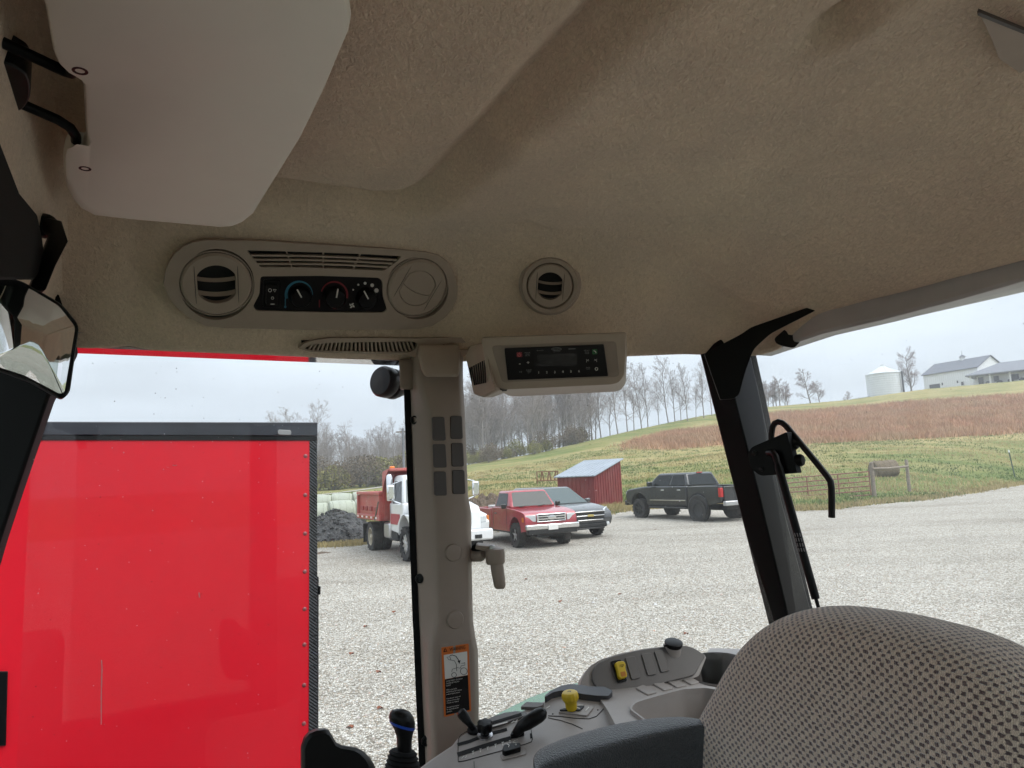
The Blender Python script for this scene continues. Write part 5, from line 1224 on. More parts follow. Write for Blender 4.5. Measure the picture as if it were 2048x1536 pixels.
mb = MB(); mb.loft([[p - Z_AX * 0.11 for p in arm_row(0.12, 0)], arm_row(0.03, -0.03), arm_row(-0.0, -0.012), arm_row(0.06, -0.002), arm_row(0.25, 0.003), arm_row(0.55, 0.004), arm_row(0.85, 0.003), arm_row(0.96, 0.000), arm_row(0.99, -0.006), arm_row(1.0, -0.05), [p - Z_AX * 0.11 for p in arm_row(0.98, 0)]], cap=False, closed=False)
mb.build('armrest', 'armrest_vinyl', seat, smooth=True, sub=1)
# ================================================================== red enclosed trailer beside the tractor
mat('trailer_red', (0.56, 0.006, 0.018), 0.4, spec=0.2, coat=0.08, var=0.07, vscale=1.1, bump=0.25, bscale=2.2, bdist=0.02, dirt=(0.42, 0.06, 0.07), dirt_amt=0.15)
TD = 3.3        # metres to the trailer's rear corner; its flank recedes along the tractor's side
TP = Plane(at(635, 1000, TD), Vector((0.545, -0.838, 0)))
base = TP(300, 2200); base.z = 0
trailer = thing('enclosed_trailer', 'bright red enclosed trailer with black trim parked beside the tractor', 'trailer', base)
TB = Vector((0, 2.3, 0))
PXM = TD / F_PX
def tz(py): return TP(300, py).z
# red skin
TP.slab('side_panel', [(-900, 880), (619, 881), (616, 1900), (-900, 1900)], -0.03, 'trailer_red', trailer)
# body behind the skin
a = TP.poly([(-900, 850), (633, 850), (636, 1900), (-900, 1900)], -0.031)
MB().prism(a, TP.n * -2.4).build('body', 'black_paint', trailer)
TP.slab('top_rail', [(-900, 841), (634, 845), (634, 872), (-900, 868)], -0.05, mat('rail_black', (0.02, 0.022, 0.03), 0.35, var=0.3, vscale=6), trailer, off=0.012, bevel=0.004)
TP.slab('drip_edge', [(-900, 868.5), (634, 872.5), (634, 881), (-900, 879)], -0.04, 'black_plastic', trailer, off=0.006, bevel=0.002)
# diamond-plate corner
m, n, l, b = _new('diamond_plate')
b.inputs['Base Color'].default_value = (0.03, 0.031, 0.034, 1); b.inputs['Roughness'].default_value = 0.38; b.inputs['Metallic'].default_value = 0.4
tc = n.new('ShaderNodeTexCoord'); mp = n.new('ShaderNodeMapping'); mp.inputs['Rotation'].default_value = (0, R_(45), 0); mp.inputs['Scale'].default_value = (30, 30, 30)
l.new(tc.outputs['Object'], mp.inputs[0]); ck = n.new('ShaderNodeTexWave'); ck.inputs['Scale'].default_value = 1.0; ck.wave_profile = 'TRI'; l.new(mp.outputs[0], ck.inputs['Vector'])
bp = n.new('ShaderNodeBump'); bp.inputs['Distance'].default_value = 0.004; l.new(ck.outputs['Fac'], bp.inputs['Height']); l.new(bp.outputs[0], b.inputs['Normal'])
trim = TP.slab('corner_trim', [(619, 881), (634, 873), (636, 1900), (616, 1900)], -0.03, 'diamond_plate', trailer, off=0.004, bevel=0.002)
for i in range(48):            # raised lozenges of the plate
    py = 890 + i * 15.5
    if py > 1560: break
    for q, (xx, s_) in enumerate(((623.5, 1), (630, -1))):
        c = TP(xx - (py - 880) * 0.002, py + q * 7.5, 0) + TP.n * 0.004
        ex = (TP.n.cross(Z_AX) * -1 + Z_AX * s_ * 1.2).normalized(); ey = TP.n.cross(ex)
        MB().loft([[c + ex * 0.011, c + ey * 0.003, c - ex * 0.011, c - ey * 0.003], [c + ex * 0.006 + TP.n * 0.002, c + ey * 0.0012 + TP.n * 0.002, c - ex * 0.006 + TP.n * 0.002, c - ey * 0.0012 + TP.n * 0.002]]).build('tread_lozenge', 'diamond_plate', trim)
for y in (912, 990, 1067, 1143, 1218, 1289, 1370, 1447, 1520, 1600):
    c = TP(611 - (y - 912) * 0.006, y)
    MB().lathe(c, TP.n, [(0.0095, 0), (0.009, 0.003), (0.005, 0.0055), (0.001, 0.006)], 12).build('rivet', mat('rivet_steel', (0.24, 0.07, 0.075), 0.4, metal=0.3), trailer, smooth=True)
# marker lamp on the top rail
TP.slab('marker_lamp', round_poly([(553, 860), (580, 861), (580, 871), (553, 870)], 4, 3), 0.012, mat('lamp_lens', (0.22, 0.22, 0.22), 0.2), trailer, off=0.012, bevel=0.003)
# black vents / plates near the far edge
TP.slab('vent_plate', [(-20, 935), (36, 935), (34, 1010), (-20, 1008)], 0.01, 'black_paint', trailer, bevel=0.002)
TP.slab('vent_plate', [(-30, 1342), (16, 1342), (12, 1490), (-30, 1492)], 0.01, 'black_paint', trailer, bevel=0.002)
# ramp-door side post with hinge behind the corner
MB().prism([TP(636, 1155) + TP.n * -0.06, TP(646, 1156) + TP.n * -0.06, TP(645, 1900) + TP.n * -0.06, TP(635, 1900) + TP.n * -0.06], TP.n * -0.05).build('ramp_post', 'black_paint', trailer, bevel=0.004)
MB().prism([TP(644, 1175) + TP.n * -0.05, TP(648.5, 1175) + TP.n * -0.05, TP(648, 1192) + TP.n * -0.05, TP(644, 1192) + TP.n * -0.05], TP.n * -0.04).build('hinge', 'black_paint', trailer, bevel=0.002)
ch = [TP(634, 1240 + i * 10) + TP.n * -0.05 for i in range(40)]
MB().tube(ch, 0.004, 6).build('chain', 'steel', trailer, smooth=True)
for back in (0.02, 2.0):
    for px_ in (-260, 60):
        c = TP(px_, 1500) - TP.n * back; c.z = 0.36
        MB().lathe(c, -TP.n, [(0.12, 0), (0.33, 0), (0.36, 0.05), (0.36, 0.17), (0.33, 0.22), (0.12, 0.22)], 28).build('wheel', 'black_rubber', trailer, smooth=True)
# ================================================================== vehicles (local frame: x forward, y left, z up, origin on the ground under the rear axle)
mat('tyre', (0.016, 0.015, 0.015), 0.85, var=0.25, vscale=12, dirt=(0.12, 0.105, 0.09), dirt_amt=0.3)
mat('chrome', (0.72, 0.72, 0.73), 0.12, metal=1.0)
mat('alloy', (0.50, 0.50, 0.51), 0.32, metal=0.9)
mat('wheel_black', (0.012, 0.012, 0.013), 0.3)
mat('car_glass', (0.012, 0.014, 0.017), 0.06, spec=0.3)
mat('pale_glass', (0.06, 0.08, 0.08), 0.06, spec=0.45)
mat('headlamp', (0.55, 0.57, 0.58), 0.08, coat=0.8)
mat('tail_red', (0.42, 0.012, 0.015), 0.15, coat=0.6)
mat('amber', (0.62, 0.16, 0.015), 0.25)
mat('beacon_orange', (0.80, 0.20, 0.02), 0.3)
mat('ranger_red', (0.33, 0.012, 0.030), 0.25, coat=0.7, var=0.08, vscale=2, dirt=(0.30, 0.20, 0.17), dirt_amt=0.22)
mat('dump_red', (0.40, 0.050, 0.045), 0.45, var=0.15, vscale=3, dirt=(0.32, 0.22, 0.18), dirt_amt=0.5)
mat('truck_white', (0.72, 0.73, 0.74), 0.3, coat=0.3, var=0.04, vscale=3, dirt=(0.42, 0.38, 0.33), dirt_amt=0.25)
mat('charcoal', (0.040, 0.043, 0.048), 0.22, coat=0.8, var=0.1, vscale=2, dirt=(0.15, 0.14, 0.125), dirt_amt=0.2)
mat('pickup_black', (0.010, 0.011, 0.014), 0.25, coat=0.5, var=0.15, vscale=2, dirt=(0.08, 0.078, 0.078), dirt_amt=0.22)
mat('under_black', (0.010, 0.010, 0.010), 0.8)
mat('rim_cream', (0.45, 0.40, 0.31), 0.5, var=0.1)

def vprism(parent, name, prof, y0, y1, m, bevel=0.03, bseg=3):
    """side profile (x, z) swept across from y0 to y1"""
    return MB().prism([Vector((x, y0, z)) for x, z in prof], Vector((0, y1 - y0, 0))).build(name, m, parent, local=True, bevel=bevel, bseg=bseg)
def vbox(parent, name, c, s_, m, bevel=0.01):
    return MB().box(c, s_).build(name, m, parent, local=True, bevel=bevel)
def archpts(cx, r, z0, n=9):
    """wheel-arch cut running from rear to front along the sill"""
    return [(cx - r * math.cos(math.pi * i / (n - 1)), z0 + r * math.sin(math.pi * i / (n - 1))) for i in range(n)]
def frustum(parent, name, lo, hi, m, bevel=0.04):
    """cab: lower and upper rectangle, each (x0, x1, half width, z)"""
    def rect(q): x0, x1, w, z = q; return [Vector((x0, -w, z)), Vector((x1, -w, z)), Vector((x1, w, z)), Vector((x0, w, z))]
    return MB().loft([rect(lo), rect(hi)]).build(name, m, parent, local=True, bevel=bevel, bseg=3)
def pane_on(parent, name, lo, hi, side, u0, u1, v0, v1, m='car_glass', t=0.008, bevel=0.0):
    """window panel standing proud of one face of a frustum"""
    x0, x1, w, z = lo; X0, X1, W, Z = hi
    if side == 'right': q = [Vector((x0, -w, z)), Vector((x1, -w, z)), Vector((X1, -W, Z)), Vector((X0, -W, Z))]
    elif side == 'left': q = [Vector((x0, w, z)), Vector((x1, w, z)), Vector((X1, W, Z)), Vector((X0, W, Z))]
    elif side == 'front': q = [Vector((x1, -w, z)), Vector((x1, w, z)), Vector((X1, W, Z)), Vector((X1, -W, Z))]
    else: q = [Vector((x0, -w, z)), Vector((x0, w, z)), Vector((X0, W, Z)), Vector((X0, -W, Z))]
    def B(u, v): return (q[0] * (1 - u) + q[1] * u) * (1 - v) + (q[3] * (1 - u) + q[2] * u) * v
    c = sum(q, Vector()) / 4; nn = (q[1] - q[0]).cross(q[3] - q[0]).normalized()
    if nn.dot(c - Vector(((x0 + x1) / 2, 0, (z + Z) / 2))) < 0: nn = -nn
    u = round_poly([(u0, v0), (u1, v0), (u1, v1), (u0, v1)] if not isinstance(u0, (list, tuple)) else u0, 0.06, 3)
    return MB().prism([B(a, b_) - nn * 0.01 for a, b_ in u], nn * (0.01 + t)).build(name, m, parent, local=True)
def wheel(parent, x, y, r, w, rim_r, rim_m='alloy', spokes=6, dual=False, dish=0.02):
    s_ = 1 if y > 0 else -1; ax = Vector((0, s_, 0)); o = Vector((x, y - s_ * w / 2, r))
    wh = MB().lathe(o, ax, [(rim_r, 0), (r * 0.93, 0.0), (r * 0.985, w * 0.1), (r, w * 0.25), (r, w * 0.75), (r * 0.985, w * 0.9), (r * 0.93, w * 1.0), (rim_r * 1.06, w * 1.02), (rim_r, w * 0.98), (rim_r * 0.99, w * 0.6)], 32).build('wheel', 'tyre', parent, local=True, smooth=True)
    rim = MB().lathe(o, ax, [(rim_r * 1.0, w * 0.55), (rim_r * 1.02, w * 0.98), (rim_r * 0.93, w * 1.0), (rim_r * 0.88, w * (0.86 - dish)), (rim_r * 0.30, w * 0.62)], 28).build('rim', 'under_black' if spokes else rim_m, wh, local=True, smooth=True)
    c = o + ax * w * 0.82; e1 = Vector((1, 0, 0)); e2 = Vector((0, 0, 1))
    for k in range(spokes):
        a = 2 * math.pi * k / spokes + 0.3; d = e1 * math.cos(a) + e2 * math.sin(a); p = e1 * -math.sin(a) + e2 * math.cos(a)
        MB().prism([c + d * rim_r * 0.18 - p * rim_r * 0.13, c + d * rim_r * 0.93 - p * rim_r * 0.10, c + d * rim_r * 0.93 + p * rim_r * 0.10, c + d * rim_r * 0.18 + p * rim_r * 0.13], ax * w * 0.10).build('spoke', rim_m, wh, local=True, bevel=0.006, bseg=1)
    MB().lathe(c - ax * w * 0.05, ax, [(rim_r * 0.27, 0), (rim_r * 0.27, w * 0.14), (rim_r * 0.2, w * 0.2), (0.002, w * 0.2)], 16).build('hub', rim_m, wh, local=True, smooth=True)
    for k in range(18):       # tread blocks on the shoulder
        a = 2 * math.pi * (k + 0.5) / 18; d = e1 * math.cos(a) + e2 * math.sin(a); p = e1 * -math.sin(a) + e2 * math.cos(a)
        MB().prism([o + d * r * 0.955 - p * r * 0.06 + ax * w * 0.70, o + d * r * 0.955 + p * r * 0.06 + ax * w * 0.70, o + d * r * 0.955 + p * r * 0.06 + ax * w * 1.03, o + d * r * 0.955 - p * r * 0.06 + ax * w * 1.03], d * r * 0.055).build('tread_block', 'tyre', wh, local=True)
    return wh
def place(root, wheel_local, pt, rz):
    """stand a vehicle so that a wheel's contact point rests on a ground point"""
    c, s_ = math.cos(rz), math.sin(rz); x, y = wheel_local
    root.location = (pt.x - (x * c - y * s_), pt.y - (x * s_ + y * c), pt.z); root.rotation_euler = (0, 0, rz)

# ---- red compact pickup
def make_ranger():
    t = thing('red_pickup_truck', 'red single-cab pickup with chrome grille and bumper parked beside the dump truck', 'pickup truck')
    WB, hw, r = 2.83, 0.86, 0.375
    prof = [(0.98, 0.50), (1.0, 0.47)] + [(x, z) for x, z in [(1.05, 0.46), (2.30, 0.46)]] + archpts(WB, 0.45, 0.47) + [(3.34, 0.50), (3.58, 0.52), (3.64, 0.70), (3.62, 0.92), (3.56, 1.03), (3.40, 1.08), (2.95, 1.14), (2.40, 1.17), (2.15, 1.19), (0.98, 1.19)]
    vprism(t, 'body', prof, -hw, hw, 'ranger_red', 0.05)
    for s_ in (-1, 1):
        bp_ = [(-1.02, 0.62)] + archpts(0, 0.44, 0.52) + [(0.93, 0.50), (0.93, 1.14), (-1.05, 1.14)]
        vprism(t, 'bed_side', bp_, s_ * (hw - 0.12), s_ * hw, 'ranger_red', 0.03)
    vbox(t, 'bed_floor', (-0.05, 0, 0.75), (1.9, 1.5, 0.06), 'under_black'); vbox(t, 'tailgate', (-1.03, 0, 0.87), (0.06, 1.6, 0.5), 'ranger_red')
    vbox(t, 'bed_front', (0.90, 0, 0.87), (0.06, 1.5, 0.5), 'ranger_red')
    vbox(t, 'toolbox', (0.62, 0, 1.18), (0.42, 1.55, 0.10), mat('toolbox_white', (0.6, 0.6, 0.6), 0.35), 0.02)
    lo, hi = (1.00, 2.42, 0.80, 1.17), (1.12, 1.98, 0.64, 1.70)
    frustum(t, 'cab', lo, hi, 'ranger_red', 0.07)
    pane_on(t, 'windscreen', lo, hi, 'front', 0.06, 0.94, 0.08, 0.90); pane_on(t, 'rear_window', lo, hi, 'rear', 0.1, 0.9, 0.2, 0.88)
    for sd in ('right', 'left'): pane_on(t, 'side_window', lo, hi, sd, [(0.10, 0.10), (0.80, 0.10), (0.90, 0.86), (0.12, 0.86)], 0, 0, 0)
    g = vbox(t, 'grille', (3.645, 0, 0.90), (0.05, 0.98, 0.24), 'chrome', 0.02)
    for k in range(3): MB().box((3.665, 0, 0.825 + k * 0.075), (0.03, 0.86, 0.036)).build('grille_opening', 'under_black', g, local=True)
    MB().lathe((3.672, 0, 0.90), (1, 0, 0), [(0.07, 0), (0.07, 0.018), (0.02, 0.022)], 20, scale2=2.0).build('emblem', 'chrome', g, local=True, smooth=True)
    for s_ in (-1, 1):
        MB().prism([Vector((3.63, s_ * 0.52, 0.80)), Vector((3.63, s_ * 0.52, 0.99)), Vector((3.58, s_ * 0.82, 0.98)), Vector((3.53, s_ * 0.855, 0.81))], Vector((0.03, 0, 0))).build('headlight', 'headlamp', t, local=True, bevel=0.02)
        MB().box((3.46, s_ * 0.865, 0.86), (0.12, 0.02, 0.14)).build('side_marker', 'amber', t, local=True, bevel=0.005)
        mr_ = MB().box((2.22, s_ * 0.95, 1.24), (0.10, 0.16, 0.15)).build('wing_mirror', 'wheel_black', t, local=True, bevel=0.03)
        MB().box((1.30, s_ * (hw + 0.006), 1.00), (0.18, 0.02, 0.035)).build('door_handle', 'wheel_black', t, local=True, bevel=0.006)
        MB().tube([(2.20, s_ * (hw + .002), 0.52), (2.22, s_ * (hw + .002), 1.16)], 0.005, 5).build('door_seam', 'under_black', t, local=True); MB().tube([(1.10, s_ * (hw + .002), 0.52), (1.08, s_ * (hw + .002), 1.16)], 0.005, 5).build('door_seam', 'under_black', t, local=True)
        for wx in (2.12, 1.94): pass
    vbox(t, 'bumper', (3.70, 0, 0.64), (0.14, 1.76, 0.15), 'chrome', 0.03); vbox(t, 'air_dam', (3.66, 0, 0.50), (0.14, 1.66, 0.16), 'wheel_black', 0.03)
    pl = vbox(t, 'licence_plate', (3.785, -0.02, 0.62), (0.02, 0.32, 0.15), mat('plate_white', (0.7, 0.68, 0.66), 0.5), 0.004)
    for k, y in enumerate((-0.5, 0.15)): MB().tube([(2.43, y, 1.20), (2.33, y + 0.45, 1.24)], 0.012, 6).build('wiper', 'under_black', t, local=True)
    vbox(t, 'chassis', (1.3, 0, 0.42), (4.6, 0.9, 0.16), 'under_black'); 
    for wx in (0, WB):
        for s_ in (-1, 1): wheel(t, wx, s_ * 0.76, r, 0.25, 0.21, 'alloy', 5)
    return t
RZ_R = math.atan2(-0.913, 0.396)
rg_ = make_ranger(); place(rg_, (2.83, -0.76), ground_at(1031, 21.8), RZ_R)

# ---- dark crossover behind it
def make_suv():
    t = thing('grey_crossover', 'charcoal crossover with chrome-edged grille half hidden by the red pickup', 'car')
    WB, hw, r = 2.85, 0.92, 0.36
    prof = [(-0.85, 0.45)] + archpts(0, 0.42, 0.42) + [(1.4, 0.34)] + archpts(WB, 0.42, 0.42) + [(3.45, 0.34), (3.68, 0.42), (3.76, 0.62), (3.70, 0.84), (3.50, 0.97), (3.0, 1.06), (2.45, 1.12), (-0.85, 1.15), (-0.95, 0.85)]
    vprism(t, 'body', prof, -hw, hw, 'charcoal', 0.09, 4)
    lo, hi = (-0.85, 2.55, 0.84, 1.10), (-0.35, 1.55, 0.62, 1.68)
    frustum(t, 'cabin', lo, hi, 'charcoal', 0.09)
    pane_on(t, 'windscreen', lo, hi, 'front', 0.05, 0.95, 0.05, 0.92, 'pale_glass'); pane_on(t, 'rear_window', lo, hi, 'rear', 0.1, 0.9, 0.3, 0.9)
    for sd in ('right', 'left'):
        for a, b_ in ((0.06, 0.28), (0.31, 0.60), (0.63, 0.93)): pane_on(t, 'side_window', lo, hi, sd, [(a, 0.1), (b_, 0.1), (b_ - 0.02, 0.85), (a + 0.02, 0.85)], 0, 0, 0)
    g = vbox(t, 'grille', (3.74, 0, 0.74), (0.06, 1.15, 0.27), 'under_black', 0.03)
    for z, w_ in ((0.875, 1.18), (0.74, 1.1), (0.60, 1.0)): MB().box((3.765, 0, z), (0.04, w_, 0.035)).build('grille_bar', 'chrome', g, local=True, bevel=0.01)
    MB().box((3.79, 0, 0.74), (0.03, 0.24, 0.07)).build('emblem', mat('emblem_gold', (0.5, 0.4, 0.15), 0.3, metal=0.8), g, local=True, bevel=0.01)
    vbox(t, 'lower_grille', (3.73, 0, 0.42), (0.08, 1.3, 0.13), 'under_black', 0.03); vbox(t, 'skid_trim', (3.72, 0, 0.33), (0.10, 1.1, 0.05), 'wheel_black', 0.015)
    for s_ in (-1, 1):
        MB().prism([Vector((3.66, s_ * 0.58, 0.76)), Vector((3.64, s_ * 0.58, 0.93)), Vector((3.38, s_ * 0.90, 1.00)), Vector((3.42, s_ * 0.93, 0.84))], Vector((0.05, 0, 0))).build('headlight', 'headlamp', t, local=True, bevel=0.02)
        MB().lathe((3.70, s_ * 0.70, 0.46), (1, 0, 0), [(0.06, 0), (0.06, 0.05), (0.01, 0.06)], 16).build('fog_lamp', 'headlamp', t, local=True, smooth=True)
        MB().box((2.15, s_ * 1.0, 1.18), (0.12, 0.2, 0.14)).build('wing_mirror', 'charcoal', t, local=True, bevel=0.04)
    for wx in (0, WB):
        for s_ in (-1, 1): wheel(t, wx, s_ * 0.82, r, 0.22, 0.23, 'alloy', 6)
    return t
sv = make_suv(); place(sv, (2.85, 0.82), ground_at(1186, 24.6), math.atan2(-0.88, 0.47))

# ---- black crew-cab pickup seen from behind
def make_sierra():
    t = thing('black_pickup_truck', 'black crew-cab pickup on large black wheels facing away beyond the gravel', 'pickup truck')
    WB, hw, r = 3.65, 0.99, 0.435
    prof = [(0.62, 0.60), (2.95, 0.58)] + archpts(WB, 0.53, 0.58) + [(4.30, 0.62), (4.52, 0.66), (4.58, 0.95), (4.50, 1.22), (4.30, 1.28), (3.6, 1.36), (3.05, 1.40), (0.62, 1.40)]
    vprism(t, 'body', prof, -hw, hw, 'pickup_black', 0.06)
    for s_ in (-1, 1):
        bp_ = [(-1.22, 0.78)] + archpts(0, 0.52, 0.62) + [(0.57, 0.60), (0.57, 1.38), (-1.26, 1.38)]
        vprism(t, 'bed_side', bp_, s_ * (hw - 0.14), s_ * hw, 'pickup_black', 0.04)
        MB().lathe((0, s_ * (hw - 0.01), r + 0.06), (0, s_, 0), [(0.50, 0), (0.56, 0.0), (0.56, 0.035), (0.52, 0.045), (0.50, 0.03)], 32).build('arch_flare', 'wheel_black', t, local=True, smooth=True)
        MB().box((-1.20, s_ * 0.94, 1.14), (0.14, 0.15, 0.36)).build('tail_light', 'tail_red', t, local=True, bevel=0.02)
        MB().box((2.75, s_ * 1.10, 1.50), (0.12, 0.24, 0.20)).build('wing_mirror', 'pickup_black', t, local=True, bevel=0.04)
        for x in (1.05, 2.05): MB().box((x, s_ * (hw + 0.01), 1.24), (0.20, 0.03, 0.045)).build('door_handle', 'chrome', t, local=True, bevel=0.01)
        MB().box((1.8, s_ * (hw + 0.006), 0.82), (2.2, 0.02, 0.035)).build('side_moulding', 'chrome', t, local=True, bevel=0.006)
        MB().box((1.8, s_ * (hw + 0.03), 0.52), (2.3, 0.10, 0.06)).build('step_bar', 'wheel_black', t, local=True, bevel=0.02)
        for x in (0.66, 1.62, 2.75): MB().tube([(x, s_ * (hw + .002), 0.64), (x, s_ * (hw + .002), 1.38)], 0.006, 5).build('door_seam', 'under_black', t, local=True)
    tg = vbox(t, 'tailgate', (-1.25, 0, 1.08), (0.08, 1.68, 0.58), 'pickup_black', 0.02)
    MB().box((-1.30, 0, 1.20), (0.02, 0.44, 0.10)).build('badge', 'tail_red', tg, local=True, bevel=0.004)
    vbox(t, 'rear_bumper', (-1.36, 0, 0.72), (0.18, 1.9, 0.18), 'alloy', 0.03)
    vbox(t, 'licence_plate', (-1.46, 0, 0.74), (0.02, 0.31, 0.15), 'plate_white', 0.004)
    vbox(t, 'bed_floor', (-0.32, 0, 0.86), (1.8, 1.7, 0.06), 'under_black')
    lo, hi = (0.60, 3.20, 0.92, 1.38), (0.86, 2.50, 0.74, 1.93)
    frustum(t, 'cab', lo, hi, 'pickup_black', 0.08)
    pane_on(t, 'windscreen', lo, hi, 'front', 0.06, 0.94, 0.05, 0.92); pane_on(t, 'rear_window', lo, hi, 'rear', 0.08, 0.92, 0.12, 0.86)
    for sd in ('right', 'left'):
        pane_on(t, 'side_window', lo, hi, sd, [(0.07, 0.08), (0.40, 0.08), (0.40, 0.84), (0.05, 0.84)], 0, 0, 0); pane_on(t, 'side_window', lo, hi, sd, [(0.44, 0.08), (0.88, 0.08), (0.95, 0.84), (0.44, 0.84)], 0, 0, 0)
    MB().box((0.84, 0, 1.925), (0.05, 0.30, 0.04)).build('brake_light', 'tail_red', t, local=True, bevel=0.008)
    vbox(t, 'grille', (4.56, 0, 0.98), (0.06, 1.2, 0.40), 'chrome', 0.03)
    for s_ in (-1, 1): MB().box((4.50, s_ * 0.80, 1.05), (0.12, 0.34, 0.24)).build('headlight', 'headlamp', t, local=True, bevel=0.03)
    vbox(t, 'front_bumper', (4.60, 0, 0.68), (0.18, 1.95, 0.22), 'pickup_black', 0.04); vbox(t, 'chassis', (1.6, 0, 0.52), (5.2, 0.9, 0.18), 'under_black')
    for wx in (0, WB):
        for s_ in (-1, 1): wheel(t, wx, s_ * 0.88, r, 0.30, 0.27, 'wheel_black', 8)
    return t
sr = make_sierra(); place(sr, (0, 0.88), ground_at(1396, 28.2), math.atan2(0.87, -0.49))

# ---- white dump truck with a red bed
def make_dump():
    t = thing('dump_truck', 'white dump truck with a dented red bed and orange beacon beside the dark pile', 'dump truck')
    WB, r = 3.6, 0.47
    for s_ in (-1, 1): vbox(t, 'frame_rail', (1.6, s_ * 0.42, 0.78), (5.0, 0.10, 0.24), 'under_black', 0.01)
    # bed: floor, ribbed sides, tailgate, cab shield
    vbox(t, 'bed_floor', (0.15, 0, 1.06), (2.75, 2.1, 0.10), 'dump_red', 0.02)
    for s_ in (-1, 1):
        sd = vprism(t, 'bed_side', [(-1.22, 1.02), (1.52, 1.02), (1.52, 1.86), (-1.22, 1.86)], s_ * 1.02, s_ * 1.10, 'dump_red', 0.02)
        MB().box((0.15, s_ * 1.13, 1.84), (2.78, 0.12, 0.10)).build('top_rail', 'dump_red', sd, local=True, bevel=0.02); MB().box((0.15, s_ * 1.13, 1.10), (2.78, 0.12, 0.16)).build('bottom_rail', 'dump_red', sd, local=True, bevel=0.02)
        for x in (-1.18, 1.46): MB().box((x, s_ * 1.13, 1.45), (0.11, 0.11, 0.66)).build('stake', 'dump_red', sd, local=True, bevel=0.015)
        for x in (-0.75, -0.25, 0.3, 0.85): MB().box((x, s_ * 1.115, 1.36), (0.30, 0.05, 0.14)).build('pressed_panel', mat('dump_red_dark', (0.26, 0.03, 0.03), 0.5), sd, local=True, bevel=0.02)
        for k in range(9): MB().box((-1.05 + k * 0.28, s_ * 1.195, 1.10), (0.16, 0.012, 0.06)).build('reflector', mat('tape_white', (0.7, 0.66, 0.64), 0.4) if k % 2 == 0 else 'tail_red', sd, local=True)
    MB().prism([Vector((0.95, -1.20, 1.02)), Vector((1.06, -1.20, 1.02)), Vector((1.52, -1.20, 1.60)), Vector((1.42, -1.20, 1.60))], Vector((0, 0.02, 0))).build('tarp_arm', mat('arm_dark', (0.05, 0.05, 0.03), 0.5), t, local=True)
    vbox(t, 'tailgate', (-1.24, 0, 1.45), (0.08, 2.1, 0.86), 'dump_red', 0.02)
    vprism(t, 'cab_shield', [(1.48, 1.05), (1.56, 1.05), (1.58, 2.42), (2.20, 2.50), (2.20, 2.58), (1.52, 2.50)], -1.05, 1.05, 'dump_red', 0.015)
    for s_ in (-1, 1): MB().prism([Vector((1.54, s_ * 1.05, 1.86)), Vector((1.56, s_ * 1.05, 2.46)), Vector((2.2, s_ * 1.05, 2.54)), Vector((1.75, s_ * 1.05, 2.2))], Vector((0, s_ * 0.03, 0))).build('shield_gusset', 'dump_red', t, local=True)
    bc = vbox(t, 'beacon', (1.66, -0.80, 2.60), (0.14, 0.14, 0.10), 'beacon_orange', 0.03)
    # cab
    hwc = 0.98
    cabp = [(1.95, 0.72), (2.75, 0.66), (2.95, 0.75), (3.0, 1.52), (3.32, 1.52), (1.95, 1.55)]
    vprism(t, 'cab_body', [(1.92, 0.75), (2.90, 0.68), (3.05, 1.0), (3.25, 1.30), (3.25, 1.56), (1.92, 1.56)], -hwc, hwc, 'truck_white', 0.05)
    lo, hi = (1.92, 3.22, 0.97, 1.52), (1.98, 2.86, 0.84, 2.36)
    frustum(t, 'cab', lo, hi, 'truck_white', 0.10)
    pane_on(t, 'windscreen', lo, hi, 'front', 0.05, 0.95, 0.06, 0.86, 'pale_glass')
    for sd in ('right', 'left'): pane_on(t, 'side_window', lo, hi, sd, [(0.22, 0.02), (0.88, 0.06), (0.90, 0.80), (0.24, 0.80)], 0, 0, 0)
    vprism(t, 'hood', archpts(WB, 0.56, 0.66) + [(4.50, 0.70), (4.62, 0.80), (4.60, 1.28), (4.50, 1.42), (3.9, 1.54), (3.2, 1.60), (2.95, 1.2), (2.98, 0.72)], -0.80, 0.80, 'truck_white', 0.12, 4)
    for s_ in (-1, 1):
        vprism(t, 'fender', archpts(WB, 0.57, 0.66) + [(4.50, 0.72), (4.56, 0.98), (4.40, 1.18), (3.9, 1.27), (3.3, 1.25), (3.0, 1.0)], s_ * 0.72, s_ * 1.08, 'truck_white', 0.09, 4)
        MB().box((4.50, s_ * 0.82, 1.06), (0.14, 0.34, 0.20)).build('headlight', 'headlamp', t, local=True, bevel=0.03); MB().box((4.42, s_ * 1.06, 1.06), (0.20, 0.06, 0.18)).build('turn_signal', 'amber', t, local=True, bevel=0.015)
        MB().box((2.50, s_ * 0.995, 1.10), (0.86, 0.02, 0.30)).build('door_stripe', mat('stripe_red', (0.34, 0.03, 0.05), 0.4), t, local=True)
        m_ = MB().box((3.15, s_ * 1.30, 1.88), (0.10, 0.22, 0.42)).build('wing_mirror', 'chrome', t, local=True, bevel=0.04)
        MB().tube([(3.1, s_ * 0.98, 1.55), (3.15, s_ * 1.28, 1.66), (3.15, s_ * 1.30, 1.75)], 0.02, 6).build('mirror_arm', 'chrome', t, local=True); MB().tube([(2.9, s_ * 0.92, 2.2), (3.15, s_ * 1.28, 2.1)], 0.015, 6).build('mirror_arm', 'chrome', t, local=True)
        MB().lathe((2.02, s_ * 0.99, 1.62), (0, 0, 1), [(0.09, 0), (0.10, 0.1), (0.10, 0.72), (0.06, 0.80)], 16).build('air_cleaner', 'chrome', t, local=True, smooth=True)
        tk = vbox(t, 'fuel_tank', (1.65, s_ * 0.80, 0.74), (0.62, 0.42, 0.46), 'alloy', 0.06)
